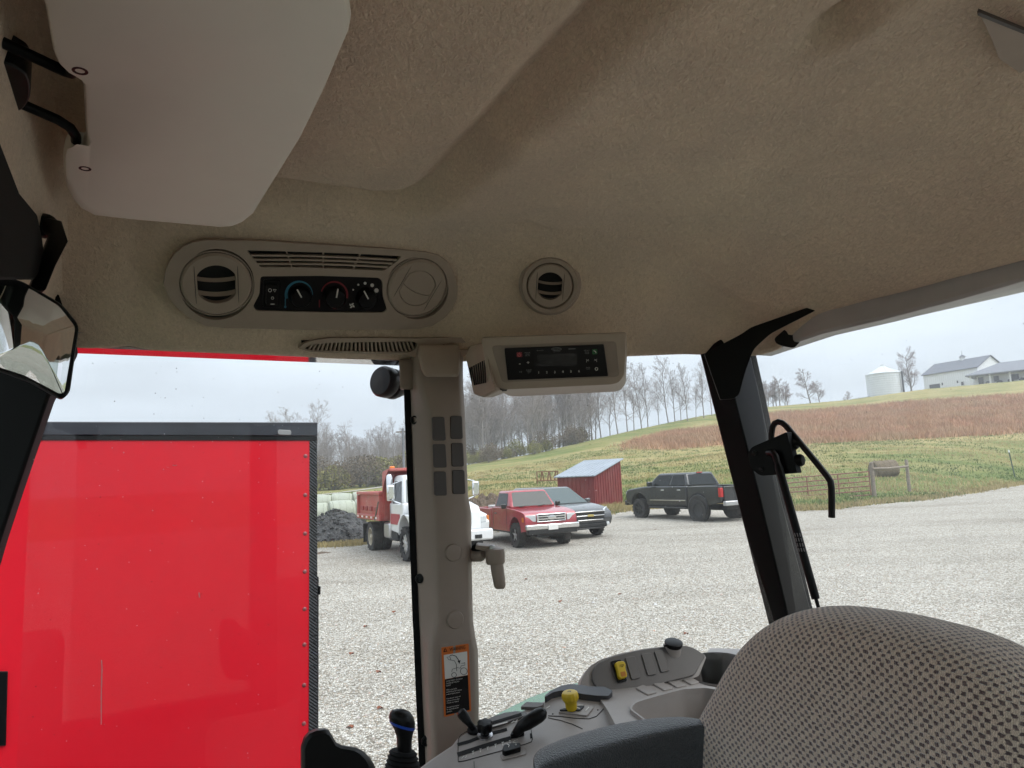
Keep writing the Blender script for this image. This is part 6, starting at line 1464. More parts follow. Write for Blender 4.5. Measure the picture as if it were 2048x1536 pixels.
        vbox(t, 'step', (2.45, s_ * 0.90, 0.52), (0.75, 0.30, 0.05), 'under_black', 0.01); vbox(t, 'battery_box', (2.35, s_ * 0.80, 0.66), (0.6, 0.34, 0.28), 'under_black', 0.02)
        MB().tube([(2.10, s_ * 1.0, 0.8), (2.10, s_ * 1.0, 1.5)], 0.006, 5).build('door_seam', 'under_black', t, local=True)
    vbox(t, 'grille', (4.60, 0, 1.08), (0.06, 1.05, 0.40), 'chrome', 0.03)
    vbox(t, 'bumper', (4.72, 0, 0.66), (0.18, 2.15, 0.30), 'truck_white', 0.05)
    MB().box((4.82, -0.62, 0.62), (0.03, 0.2, 0.10)).build('tow_slot', 'under_black', t, local=True); MB().box((4.82, 0.62, 0.62), (0.03, 0.2, 0.10)).build('tow_slot', 'under_black', t, local=True)
    for s_ in (-1, 1):
        wheel(t, WB, s_ * 0.93, r, 0.28, 0.30, 'alloy', 10); wheel(t, 0, s_ * 0.92, r, 0.30, 0.28, 'rim_cream', 0, dish=0.35); wheel(t, 0, s_ * 0.60, r, 0.26, 0.28, 'rim_cream', 0)
        vbox(t, 'mud_flap', (-0.75, s_ * 0.80, 0.55), (0.02, 0.6, 0.6), 'under_black', 0.004)
    return t
du = make_dump(); place(du, (3.6, -1.07), ground_at(806, 19.6), math.atan2(-3.1, 1.55))
# ================================================================== sheds, fences, bales, heaps
mat('barn_red', (0.185, 0.022, 0.022), 0.6, var=0.12, vscale=2, dirt=(0.22, 0.10, 0.09), dirt_amt=0.4)
mat('galvanised', (0.30, 0.33, 0.37), 0.6, metal=0.2, var=0.12, vscale=1.5)
mat('white_siding', (0.72, 0.73, 0.74), 0.6, var=0.03, vscale=0.6)
mat('slate_metal', (0.13, 0.135, 0.16), 0.65, spec=0.3, var=0.1, vscale=0.5)
mat('grey_shingle', (0.19, 0.195, 0.22), 0.8, var=0.1, vscale=0.8)
mat('dark_opening', (0.035, 0.035, 0.04), 0.5)
mat('post_wood', (0.20, 0.165, 0.13), 0.85, var=0.25, vscale=6)
mat('gate_red', (0.20, 0.055, 0.05), 0.55, var=0.2, vscale=3)
mat('straw', (0.15, 0.115, 0.075), 0.95, var=0.3, vscale=6, bump=0.6, bscale=40, bdist=0.05)
mat('net_wrap', (0.36, 0.375, 0.31), 0.7, var=0.12, vscale=2.5, dirt=(0.30, 0.32, 0.22), dirt_amt=0.5, bump=0.3, bscale=25, bdist=0.03)

# red metal shed
K = ground_hit(1191, 1014)
Ka = K + Vector((-0.80, 0.60, 0)) * 2.3; Kb = K + Vector((0.60, 0.80, 0)) * 3.0; Kc = Ka + (Kb - K)
zl = K.z - 0.1
shed = thing('red_shed', 'small red ribbed metal shed with a sloping grey roof on the grass', 'shed', (K.x, K.y, zl))
def up(p, z): return Vector((p.x, p.y, z))
h_lo, h_hi = K.z + 1.62, K.z + 2.42
mb = MB(); b4 = [K, Ka, Kc, Kb]; t4 = [h_lo, h_lo, h_hi, h_hi]
mb.add([up(p, zl) for p in b4] + [up(p, z) for p, z in zip(b4, t4)], [(0, 1, 5, 4), (1, 2, 6, 5), (2, 3, 7, 6), (3, 0, 4, 7), (0, 3, 2, 1), (4, 5, 6, 7)])
wl2 = mb.build('wall', 'barn_red', shed)
def ribs(p, q, z0, zp, zq, n_, out, m, parent, w=0.03, name='rib'):
    for i in range(n_):
        t = (i + 0.5) / n_; c = p.lerp(q, t); d = (q - p).normalized(); zt = zp + (zq - zp) * t
        MB().prism([up(c - d * w, z0), up(c + d * w, z0), up(c + d * w, zt), up(c - d * w, zt)], out * 0.03).build(name, m, parent)
ribs(K, Ka, zl, h_lo - .02, h_lo - .02, 9, Vector((-0.6, -0.8, 0)), 'barn_red', wl2); ribs(K, Kb, zl, h_lo - .02, h_hi - .02, 11, Vector((0.8, -0.6, 0)), 'barn_red', wl2)
mb = MB(); ov = 0.14; ea = (Ka - K).normalized(); eb = (Kb - K).normalized()
q = [up(K - ea * ov - eb * ov, h_lo - 0.03), up(Ka + ea * ov - eb * ov, h_lo - 0.03), up(Kc + ea * ov + eb * ov, h_hi + 0.04), up(Kb - ea * ov + eb * ov, h_hi + 0.04)]
rf_ = mb.prism(q, Z_AX * 0.05).build('roof', 'galvanised', shed)
for i in range(10):
    t = (i + 0.5) / 10; a, b_ = q[0].lerp(q[1], t), q[3].lerp(q[2], t)
    MB().tube([a + Z_AX * 0.055, b_ + Z_AX * 0.055], 0.022, 5).build('roof_rib', 'galvanised', rf_)

# hay rack on the slope
hr = ground_hit(1096, 967); rack = thing('hay_rack', 'rusty tubular hay rack standing alone on the slope', 'hay rack', hr)
mat('rust', (0.17, 0.065, 0.04), 0.8, var=0.3, vscale=5)
sz = (hr - CAM).dot(_F) / F_PX; w_, hh_ = 42 * sz, 24 * sz
def bar(a, b_, r_, nm='bar'): MB().tube([hr + Vector(a), hr + Vector(b_)], r_, 6).build(nm, 'rust', rack)
for y in (0, 0.8):
    for z in (0.25, 1.0): bar((-w_ / 2, y, hh_ * z), (w_ / 2, y, hh_ * z), 0.035)
    for k in range(7): x = -w_ / 2 + w_ * k / 6; bar((x, y, 0 if k in (0, 6) else hh_ * 0.25), (x + (0.12 if k % 2 else -0.12) * (k not in (0, 6)), y, hh_), 0.03)
for x in (-w_ / 2, w_ / 2): bar((x, 0, hh_ * 0.9), (x, 0.8, hh_ * 0.9), 0.03)

# gate, posts, rail, T-post
gp1 = ground_hit(1749, 994); gdir = Vector((-1, 0.06, 0)).normalized()
fence_g = 'fence posts by the field gate'
def wood_post(p, h_, r_, label):
    o = MB().lathe(Vector((p.x, p.y, p.z - 0.2)), Vector((0.01, 0, 1)), [(r_, 0), (r_ * 1.05, 0.3), (r_ * 0.95, h_ + 0.2), (r_ * 0.6, h_ + 0.24)], 10).build('fence_post', 'post_wood', None, smooth=True)
    return tag(o, label, 'fence post', fence_g)
sc1 = (gp1 - CAM).dot(_F) / F_PX
wood_post(gp1, 68 * sc1, 0.10, 'thick weathered post that the red gate hangs from')
gp2 = ground_hit(1819, 983); sc2 = (gp2 - CAM).dot(_F) / F_PX
wood_post(gp2, 62 * sc2, 0.085, 'weathered post at the free end of the wooden rail')
ra = Vector((gp1.x, gp1.y - 0.12, gp1.z + 56 * sc1)); rb2 = Vector((gp2.x, gp2.y - 0.12, gp2.z + 50 * sc2))
rl = MB().tube([ra, ra.lerp(rb2, 0.5) - Z_AX * 0.03, rb2], 0.06, 8).build('fence_rail', 'post_wood', None, smooth=True); tag(rl, 'single weathered rail nailed between two wooden posts', 'rail')
tp_ = ground_hit(2030, 955); sct = (tp_ - CAM).dot(_F) / F_PX
tpo = thing('steel_fence_post', 'lone green steel T-post with a white tip in the grass', 'fence post', tp_)
ln = Vector((-0.10, 0, 1)).normalized()
MB().box(tp_ + ln * 26 * sct, (0.06, 0.05, 56 * sct), Matrix.Rotation(-0.10, 3, 'Y')).build('shaft', mat('tpost_green', (0.03, 0.06, 0.04), 0.6), tpo); MB().box(tp_ + ln * 53.0 * sct, (0.065, 0.055, 5 * sct), Matrix.Rotation(-0.10, 3, 'Y')).build('tip', 'white_siding', tpo)
gate = thing('field_gate', 'red tubular steel farm gate across the field entrance', 'gate', gp1)
L_ = 6.2; gz = gp1.z + 0.12; H_ = 46 * sc1
g0 = gp1 + gdir * 0.15
def gpnt(t, z): p = g0 + gdir * L_ * t; return Vector((p.x, p.y, gz + z - 0.25 * t))
for k in range(6):
    z = H_ * (k / 5) ** 1.05; MB().tube([gpnt(0, z), gpnt(1, z)], 0.026, 8).build('tube', 'gate_red', gate, smooth=True)
for t in (0.0, 0.25, 0.5, 0.75, 1.0): MB().tube([gpnt(t, 0), gpnt(t, H_)], 0.026, 8).build('upright', 'gate_red', gate, smooth=True)
gpe = g0 + gdir * (L_ + 0.25); gpe.z = ground_z(gpe.x, gpe.y)
wood_post(gpe, 1.7, 0.10, 'weathered post at the latch end of the red gate')

# round bales
def bale(c, r_, w, yaw, m, label, group, name='round_bale'):
    o = thing(name, label, 'hay bale', c, 0, group)
    ax = Vector((math.cos(yaw), math.sin(yaw), 0)); mb = MB()
    prof = [(r_ * 0.1, 0.04), (r_ * 0.5, 0.02), (r_ * 0.88, 0.0), (r_ * 0.97, 0.05), (r_, 0.16), (r_ * 1.01, w / 2), (r_, w - 0.16), (r_ * 0.97, w - 0.05), (r_ * 0.88, w), (r_ * 0.5, w - 0.02), (r_ * 0.1, w - 0.04)]
    mb.lathe(c + Z_AX * r_ * 0.93 - ax * w / 2, ax, prof, 26)
    for v in mb.v: v += Vector((1, 1, 1)) * 0.05 * mnoise.noise(v * 1.7)
    body = mb.build('body', m, o, smooth=True)
    for k in range(4):
        f = (k + 0.5) / 4
        MB().lathe(c + Z_AX * r_ * 0.93 + ax * (f - 0.5) * w, ax, [(r_ * 1.0, -0.02), (r_ * 1.03, 0), (r_ * 1.0, 0.02)], 26).build('wrap_band', m, body, smooth=True)
    return o
hb = ground_hit(1769, 952); bale(hb - Z_AX * 0.12, 0.56, 1.45, 0.12, 'straw', 'dark weathered round bale behind the wooden rail', 'hay bales')
wg = 'wrapped bales in rows'
for px_, d_ in [(575, 33), (628, 34), (682, 35.2), (735, 36.5)]:
    bale(ground_at(px_, d_), 0.58, 1.25, 0.35 + rnd.uniform(-0.15, 0.15), 'net_wrap', 'pale net-wrapped round bale in the row behind the dark pile', wg)
for px_, d_ in [(600, 42), (641, 43), (683, 44), (724, 45)]:
    bale(ground_at(px_, d_), 0.58, 1.25, 0.3 + rnd.uniform(-0.15, 0.15), 'net_wrap', 'pale net-wrapped round bale in the farther row', wg)


# heaps
def heap(name, label, c, rx, ry, h_, m, seed, cat='pile', n_=46, lump=0.12):
    vs, fs = [], []; R2 = 22
    for i in range(R2 + 1):
        for j in range(n_):
            a = 2 * math.pi * j / n_; k = i / R2
            x, y = c.x + math.cos(a) * rx * k, c.y + math.sin(a) * ry * k
            q = Vector((x, y, seed)); e = 1 + 0.18 * mnoise.noise(Vector((math.cos(a) * 1.5, math.sin(a) * 1.5, seed)))
            z = h_ * max(0.0, (1 - (k * e) ** 1.35)) * (0.9 + 0.25 * mnoise.noise(q * 0.9)) + (lump * mnoise.noise(q * 3.1) + lump * 0.7 * mnoise.noise(q * 7.0)) * (1 - k ** 4)
            vs.append(Vector((x, y, ground_z(x, y) - 0.06 + max(0, z))))
    for i in range(R2):
        for j in range(n_): fs.append((i * n_ + j, i * n_ + (j + 1) % n_, (i + 1) * n_ + (j + 1) % n_, (i + 1) * n_ + j))
    mb = MB(); mb.add(vs, fs); o = mb.build(name, m, None, smooth=False); return tag(o, label, cat)
mat('millings', (0.035, 0.034, 0.036), 0.8, var=0.5, vscale=9, dirt=(0.13, 0.125, 0.12), dirt_amt=0.7, bump=1.0, bscale=14, bdist=0.08)
mat('soil', (0.12, 0.085, 0.06), 0.95, var=0.35, vscale=5, bump=1.0, bscale=12, bdist=0.08)
heap('asphalt_pile', 'dark pile of broken asphalt beside the dump truck', ground_at(668, 26.6), 2.1, 1.9, 1.25, 'millings', 3.0)
pilec = ground_at(668, 26.6); chunks = MB()
for k in range(420):
    a = rnd.uniform(0, 6.283); q_ = math.sqrt(rnd.random()); x, y = pilec.x + math.cos(a) * 2.0 * q_, pilec.y + math.sin(a) * 1.8 * q_
    z = ground_z(x, y) + 1.15 * max(0, 1 - q_ ** 1.35) + 0.02; s_ = rnd.uniform(0.04, 0.13)
    chunks.box((x, y, z), (s_, s_ * rnd.uniform(0.6, 1.2), s_ * rnd.uniform(0.4, 0.8)), Matrix.Rotation(rnd.uniform(0, 3), 3, 'Z') @ Matrix.Rotation(rnd.uniform(-0.6, 0.6), 3, 'X'))
tag(chunks.build('rubble', 'millings'), 'loose lumps of broken asphalt covering the dark pile', 'rubble', kind='stuff')
heap('mulch_pile', 'low brown mulch spread at the foot of the dark pile', ground_at(640, 22.6), 0.75, 0.5, 0.12, 'soil', 9.0, lump=0.05)
heap('brush_pile', 'brown brush and soil pile behind the red pickup', ground_at(965, 36), 1.6, 1.2, 1.0, 'soil', 5.0, lump=0.3)

# ================================================================== buildings on the hill
def pt_on_hill(px, dist): return ground_at(px, dist, 785)
def box_house(t, p0, ex, ey, Lx, Ly, z0, z1, m, name='wall'):
    a = [p0, p0 + ex * Lx, p0 + ex * Lx + ey * Ly, p0 + ey * Ly]
    return MB().prism([up(p, z0) for p in a], Z_AX * (z1 - z0)).build(name, m, t)
def gable_roof(t, p0, ex, ey, Lx, Ly, z1, rise, over, m, along='x', name='roof'):
    if along == 'x': ra_, rb_ = p0 - ex * over + ey * Ly / 2, p0 + ex * (Lx + over) + ey * Ly / 2; e0 = ey
    c = [p0 - ex * over - ey * over, p0 + ex * (Lx + over) - ey * over, p0 + ex * (Lx + over) + ey * (Ly + over), p0 - ex * over + ey * (Ly + over)]
    zl_ = z1 - rise * over / (Ly / 2) - 0.02
    mb = MB(); vs = [up(c[0], zl_), up(c[1], zl_), up(rb_, z1 + rise), up(ra_, z1 + rise), up(c[2], zl_), up(c[3], zl_)]
    vs += [v + Z_AX * 0.18 for v in vs]
    mb.add(vs, [(0, 1, 2, 3), (3, 2, 4, 5), (6, 9, 8, 7), (9, 11, 10, 8), (0, 6, 7, 1), (5, 4, 10, 11), (0, 3, 9, 6), (3, 5, 11, 9), (1, 7, 8, 2), (2, 8, 10, 4)])
    r_ = mb.build(name, m, t)
    g = MB()
    for e_ in (p0, p0 + ex * Lx): g.add([up(e_, z1), up(e_ + ey * Ly, z1), up(e_ + ey * Ly / 2, z1 + rise)], [(0, 1, 2)])
    g.build('gable', 'white_siding', t)
    return r_
B0 = pt_on_hill(1850, 178)
ex = Vector((0.43, -0.903, 0)).normalized(); ey = Vector((0.903, 0.43, 0)).normalized(); Lx = 13.6; Ly = 11.0
zb = ground_z(B0.x + ex.x * Lx, B0.y + ex.y * Lx) - 1.0; zg = z_at(1850, 785, B0.length); ze_ = z_at(1850, 750, B0.xy.length)
barn = thing('white_barn', 'long white metal barn with a dark garage opening on the hilltop', 'barn', (B0.x, B0.y, zb))
wl3 = box_house(barn, B0, ex, ey, Lx, Ly, zb, ze_, 'white_siding')
for i in range(26): p = B0 + ex * (Lx * (i + 0.5) / 26) - ey * 0.02; MB().box((p.x, p.y, (zb + ze_) / 2), (0.05, 0.05, ze_ - zb)).build('siding_rib', 'white_siding', wl3)
rf2 = gable_roof(barn, B0, ex, ey, Lx, Ly, ze_, 2.9, 0.35, 'slate_metal')
cpx = B0 + ex * Lx * 0.52 + ey * Ly / 2
MB().box((cpx.x, cpx.y, ze_ + 3.2), (0.9, 0.9, 1.0)).build('cupola', 'white_siding', rf2); MB().lathe((cpx.x, cpx.y, ze_ + 3.7), Z_AX, [(0.8, 0), (0.05, 0.6), (0.03, 1.5)], 8).build('cupola_roof', 'slate_metal', rf2)
def wall_patch(t, p0, ex, ey, s0, s1, z0, z1, m, name):
    a, b_ = p0 + ex * s0, p0 + ex * s1
    return MB().prism([up(a, z0) + ey * 0.02, up(b_, z0) + ey * 0.02, up(b_, z1) + ey * 0.02, up(a, z1) + ey * 0.02], -ey * 0.10).build(name, m, t)
gz0 = ground_z(B0.x, B0.y)
wall_patch(barn, B0, ex, ey, 1.4, 4.1, zg - 0.6, zg + 1.7, 'dark_opening', 'garage_door')
dr = wall_patch(barn, B0, ex, ey, 9.3, 10.2, zg - 0.4, zg + 1.5, mat('door_white', (0.6, 0.6, 0.6), 0.5), 'door'); wall_patch(dr, B0 - ey * 0.1, ex, ey, 9.5, 10.0, zg + 0.5, zg + 1.3, 'dark_opening', 'door_glass')
for s_ in (4.6, 8.4): wall_patch(barn, B0, ex, ey, s_, s_ + 0.3, zg + 1.2, zg + 1.8, 'dark_opening', 'wall_lamp')
# farmhouse: hipped roof over a deep porch
dH0, dH1 = 160.0, 148.0
H0 = ground_at(1938, dH0, 770); H1 = ground_at(2130, dH1, 760)
hx = (H1 - H0); Lh = math.hypot(hx.x, hx.y); hx = Vector((hx.x, hx.y, 0)).normalized(); hy = Vector((-hx.y, hx.x, 0))
zev = z_at(1938, 751, H0.xy.length); zf = zev - 2.55
house = thing('farmhouse', 'white farmhouse with a grey hipped roof and long posted porch on the hilltop', 'house', (H0.x, H0.y, zf - 1))
box_house(house, H0 + hy * 2.4 + hx * 1.2, hx, hy, Lh, 8.0, zf - 1.2, zev + 0.15, 'white_siding')
o_ = 0.5; e0, e1, e2, e3 = H0 - hx * o_ - hy * o_, H0 + hx * (Lh + o_) - hy * o_, H0 + hx * (Lh + o_) + hy * (10.4 + o_), H0 - hx * o_ + hy * (10.4 + o_)
r0_, r1_ = H0 + hx * 5.6 + hy * 5.2, H0 + hx * (Lh + o_) + hy * 5.2
mb = MB(); zr = zev + 2.7
vs = [up(e0, zev), up(e1, zev), up(e2, zev), up(e3, zev), up(r0_, zr), up(r1_, zr)]; vs += [v - Z_AX * 0.22 for v in vs[:4]]
mb.add(vs, [(0, 1, 5, 4), (1, 2, 5), (2, 3, 4, 5), (3, 0, 4), (0, 6, 7, 1), (1, 7, 8, 2), (2, 8, 9, 3), (3, 9, 6, 0), (6, 9, 8, 7)])
mb.build('roof', 'grey_shingle', house)
MB().prism([up(p, zf - 1.4) for p in (H0, H0 + hx * Lh, H0 + hx * Lh + hy * 2.4, H0 + hy * 2.4)], Z_AX * 1.4).build('porch_floor', 'post_wood', house)
for k in range(7):
    p = H0 + hx * (0.4 + k * 3.75) + hy * 0.15; MB().box((p.x, p.y, (zf + zev - 0.2) / 2), (0.26, 0.26, zev - 0.2 - zf)).build('porch_post', 'white_siding', house)
for s0, s1, z0, z1 in [(0.3, 1.3, 0.0, 2.1), (3.3, 4.3, 0.7, 2.0), (6.6, 8.0, 0.7, 2.0), (10.0, 11.4, 0.7, 2.0), (13.5, 14.6, 0.0, 2.1)]: wall_patch(house, H0 + hy * 2.4, hx, hy, s0 + 1.2, s1 + 1.2, zf + z0, zf + z1, 'dark_opening', 'window')
for k in range(5):
    p = H0 + hx * (3.6 + k * 2.1) + hy * 1.1; MB().ball((p.x, p.y, zf + 0.5), 0.6, 8, 6, (1.2, 0.7, 0.75)).build('porch_furniture', 'dark_opening', house, smooth=True)
p = H0 + hx * 13.4 + hy * 5.2; MB().box((p.x, p.y, zr + 0.5), (1.0, 1.0, 2.2)).build('chimney', mat('chimney_brick', (0.13, 0.10, 0.10), 0.8), house)
# grain bin
S0 = pt_on_hill(1771, 172); rS = 33 * 172 / F_PX; zS = S0.z - 0.6; zt = z_at(1771, 748, S0.xy.length)
mbn = thing('grain_bin', 'round corrugated white grain bin with a conical roof on the hilltop', 'grain bin', (S0.x, S0.y, zS))
mat('bin_steel', (0.62, 0.64, 0.66), 0.42, metal=0.25, var=0.06, vscale=0.7)
nr = 9; MB().lathe((S0.x, S0.y, zS), Z_AX, [(rS * (1 if k % 2 else 0.993), (zt - zS) * k / 28) for k in range(29)], 40).build('shell', 'bin_steel', mbn, smooth=False)
rfb = MB().lathe((S0.x, S0.y, zt), Z_AX, [(rS * 1.03, -0.1), (rS * 1.02, 0.05), (0.5, 2.05), (0.45, 2.4), (0.02, 2.5)], 40).build('roof', 'bin_steel', mbn, smooth=False)
for k in range(10):
    a = 2 * math.pi * k / 10; MB().tube([(S0.x + math.cos(a) * rS, S0.y + math.sin(a) * rS, zt + 0.12), (S0.x + math.cos(a) * 0.5, S0.y + math.sin(a) * 0.5, zt + 2.12)], 0.06, 5).build('roof_seam', 'bin_steel', rfb)
MB().tube([(S0.x + rS * 0.62, S0.y - rS * 0.9, zS), (S0.x + rS * 0.62, S0.y - rS * 0.9, zt + 0.1)], 0.22, 6).build('auger_leg', 'dark_opening', mbn)
# low shed by the bin
L0 = pt_on_hill(1704, 172); lx = Vector((1, 0.1, 0)).normalized(); ly = Vector((-0.1, 1, 0)).normalized()
low = thing('low_shed', 'low white open-fronted shed beside the grain bin', 'shed', L0)
box_house(low, L0, lx, ly, 4.6, 4.0, L0.z - 1.2, L0.z + 1.9, 'white_siding'); MB().prism([up(L0 - lx * 0.4 - ly * 0.4, L0.z + 1.7), up(L0 + lx * 5 - ly * 0.4, L0.z + 2.3), up(L0 + lx * 5 + ly * 4.4, L0.z + 2.3), up(L0 - lx * 0.4 + ly * 4.4, L0.z + 1.7)], Z_AX * 0.16).build('roof', 'slate_metal', low)
wall_patch(low, L0, lx, ly, 0.6, 1.4, L0.z + 0.1, L0.z + 0.9, 'dark_opening', 'window'); wall_patch(low, L0, lx, ly, 2.9, 4.2, L0.z - 0.5, L0.z + 1.4, 'dark_opening', 'opening')

# ================================================================== bare trees
mat('bark', (0.25, 0.222, 0.205), 0.95, var=0.25, vscale=1.2)
mat('twigs', (0.285, 0.25, 0.235), 0.95, var=0.2, vscale=0.4)
mat('twigs_red', (0.25, 0.20, 0.19), 0.95, var=0.2, vscale=0.4)
mat('shrub_leaf', (0.20, 0.185, 0.055), 0.9, var=0.35, vscale=1.5)
mat('shrub_brown', (0.15, 0.115, 0.075), 0.95, var=0.3, vscale=1.5)
def grow(rng, H, crown, slender, lean=0.04, n1=16, twist=0.25, r0=None, n2=6, n3=5, n4=3):
    """returns limbs and twigs of a bare tree as two mesh builders"""
    limb, twig = MB(), MB()
    def branch(p, d, L, r, lvl):
        seg = 5 if lvl == 0 else (4 if lvl == 1 else 2); pts = [p]; dd = d.normalized()
        for i in range(seg):
            dd = (dd + Vector((rng.gauss(0, 1), rng.gauss(0, 1), rng.gauss(0, 1))) * (0.05 if lvl == 0 else 0.13 * (1 + twist)) + Z_AX * (0.05 if lvl else 0)).normalized()
            pts.append(pts[-1] + dd * (L / seg))
        rad = [max(0.008, r * (1 - 0.8 * i / seg)) for i in range(seg + 1)]
        (limb if lvl < 2 else twig).tube(pts, rad, 7 if lvl == 0 else (5 if lvl == 1 else 3), cap=False)
        return pts, dd
    def sub(pts, L, r, lvl, k, lo_, ang, ratio):
        for i in range(k):
            t = lo_ + (1 - lo_) * (i + rng.random()) / k; s_ = t * (len(pts) - 1); a = min(int(s_), len(pts) - 2)
            p = pts[a].lerp(pts[a + 1], s_ - a); ax = (pts[a + 1] - pts[a]).normalized()
            az = rng.uniform(0, 6.283); e1 = ax.cross(Vector((0.3, 0.8, 0.2))).normalized(); e2 = ax.cross(e1)
            an = R_(rng.uniform(*ang)); d = ax * math.cos(an) + (e1 * math.cos(az) + e2 * math.sin(az)) * math.sin(an)
            yield p, d, L * ratio * rng.uniform(0.7, 1.15) * (1 - 0.55 * (t - lo_) / (1 - lo_ + 1e-6)), r * rng.uniform(0.35, 0.5) * (1 - 0.5 * t)
    r0 = r0 or H * 0.011
    trunk, _ = branch(Vector((0, 0, -0.3)), Vector((rng.gauss(0, lean), rng.gauss(0, lean), 1)), H, r0, 0)
    for p, d, L, r in sub(trunk, H, r0, 1, n1, crown, slender, 0.46):
        b1, _ = branch(p, d, L, r, 1)
        for p2, d2, L2, r2 in sub(b1, L, r, 2, n2, 0.2, (20, 55), 0.55):
            b2_, _ = branch(p2, d2, L2, max(r2, 0.016), 2)
            for p3, d3, L3, r3 in sub(b2_, L2, r2, 3, n3, 0.15, (20, 60), 0.6):
                b3, _ = branch(p3, d3, L3, max(r3, 0.011), 3)
                for p4, d4, L4, r4 in sub(b3, L3, r3, 4, n4, 0.2, (20, 60), 0.7): branch(p4, d4, L4, 0.008, 4)
    return limb, twig
def tree_proto(seed, label, group, tm='twigs', **k):
    rng = random.Random(seed); limb, twig = grow(rng, **k)
    o = thing('bare_tree', label, 'tree', (0, 0, 0), 0, group)
    limb.build('trunk', 'bark', o, local=True, smooth=True); twig.build('crown', tm, o, local=True)
    return o
def plant(proto, p, s_, rz, label, group, used):
    o = proto if proto.name not in used else copy_tree(proto)
    used.add(proto.name); o.location = p; o.scale = (s_, s_, s_ * rnd.uniform(0.94, 1.08)); o.rotation_euler = (0, 0, rz); o['label'] = label; o['group'] = group
    return o
used = set()
tall = [tree_proto(11 + i, 't', 'g', H=12, crown=0.20, slender=(16, 44), n1=20, n2=6, n3=5, n4=3) for i in range(6)]
broad = [tree_proto(31 + i, 't', 'g', 'twigs_red', H=8, crown=0.20, slender=(38, 72), n1=20, n2=8, n3=6, n4=4, r0=0.20, lean=0.08) for i in range(2)]
EDGE_L, WOOD_L = 'tall bare tree along the crest of the hill', 'bare tree in the grey wood beyond the vehicles'
# single trees on the crest: (px, base y, top y)
for px_, yb, yt in [(1142, 884, 760), (1170, 872, 745), (1220, 870, 760), (1268, 860, 770), (1318, 850, 775), (1362, 842, 768), (1392, 838, 775), (1158, 872, 748), (1190, 872, 735), (1203, 874, 740), (1236, 868, 735), (1255, 864, 745), (1284, 856, 728), (1296, 852, 735), (1337, 846, 726), (1350, 843, 745), (1375, 842, 745), (1408, 836, 735), (1424, 832, 752)]:
    p = ground_hit(px_, yb, 140); d_ = (p - CAM).dot(_F); hgt = (yb - yt) * d_ / F_PX
    plant(tall[rnd.randrange(6)], p, hgt / 12.0, rnd.uniform(0, 6.28), EDGE_L, 'trees on the crest', used)
# the wood: rows receding
cnt = 0
for k in range(92):
    px_ = rnd.uniform(905, 1190); f = (px_ - 930) / 250
    d_ = rnd.uniform(92, 150) if px_ < 1080 else rnd.uniform(104, 150)
    p = ground_at(px_, d_); hgt = rnd.uniform(8.5, 12.5) * (1 + 0.1 * f)
    plant(tall[rnd.randrange(6)], p, hgt / 12.0, rnd.uniform(0, 6.28), WOOD_L, 'trees of the wood', used)
for k in range(118):
    px_ = rnd.uniform(500, 915); d_ = rnd.uniform(100, 165)
    p = ground_at(px_, d_); tp2 = 10.5 if 520 < px_ < 640 and k % 3 == 0 else 7.6; hgt = rnd.uniform(0.75, 1.15) * tp2
    plant(tall[rnd.randrange(6)], p, hgt / 12.0, rnd.uniform(0, 6.28), WOOD_L, 'trees of the wood', used)
BT = [(1824, 787, 706, 172, 'broad bare tree between the grain bin and the barn'), (1622, 806, 740, 150, 'spreading bare tree alone on the crest beside the low shed'), (1640, 806, 765, 152, 'small bare sapling close to the spreading tree on the crest'), (1692, 799, 772, 166, 'little bare tree just before the low shed')]
for px_, yb, yt, d_, lb in BT:
    p = ground_at(px_, d_, yb); dd = (p - CAM).dot(_F); plant(broad[0 if yt < 730 else 1], p, (yb - yt) * dd / F_PX / 8.0 * 1.05, rnd.uniform(0, 6.28), lb, 'single trees on the hill', used)
for k in range(9):
    p = ground_at(1514 + k * 8 + rnd.uniform(-3, 3), 140 + rnd.uniform(0, 10), 815); plant(broad[k % 2], p, rnd.uniform(0.5, 0.72), rnd.uniform(0, 6.28), 'bare bushy tree in the thicket beside the rear post', 'hill thicket', used)
# shrubs at the foot of the wood: small leaves on thin stems
def shrub_proto(seed, m, H):
    rng = random.Random(seed); st_, lf = MB(), MB()
    for k in range(16):
        a = rng.uniform(0, 6.283); d = Vector((math.cos(a) * rng.uniform(0.1, 0.7), math.sin(a) * rng.uniform(0.1, 0.7), 1)).normalized(); L = H * rng.uniform(0.6, 1.0)
        st_.tube([Vector((0, 0, -0.1)), d * L * 0.5 + Vector((0, 0, 0.1)), d * L], [0.03, 0.02, 0.008], 4, cap=False)
    for k in range(1500):
        a = rng.uniform(0, 6.283); rr_ = H * 0.62 * math.sqrt(rng.random()); z = H * (0.12 + 0.88 * rng.random() ** 0.8) * (1 - 0.45 * (rr_ / (H * 0.62)) ** 2)
        rr_ *= 0.75 + 0.4 * math.sin(a * 3 + seed) ** 2
        c = Vector((math.cos(a) * rr_, math.sin(a) * rr_, z)); e = Vector((rng.gauss(0, 1), rng.gauss(0, 1), rng.gauss(0, 1))).normalized(); f = e.cross(Vector((rng.gauss(0, 1), 1, 0.2))).normalized(); s_ = rng.uniform(0.05, 0.13)
        lf.add([c - e * s_, c + f * s_ * 0.6, c + e * s_, c - f * s_ * 0.6], [(0, 1, 2, 3)])
    o = thing('shrub', 's', 'shrub', (0, 0, 0), 0, 'g'); st_.build('stem', 'bark', o, local=True); lf.build('foliage', m, o, local=True); return o
shrubs = [shrub_proto(3, 'shrub_leaf', 2.6), shrub_proto(4, 'shrub_brown', 2.6), shrub_proto(5, 'shrub_leaf', 2.2), shrub_proto(6, 'shrub_brown', 3.0)]
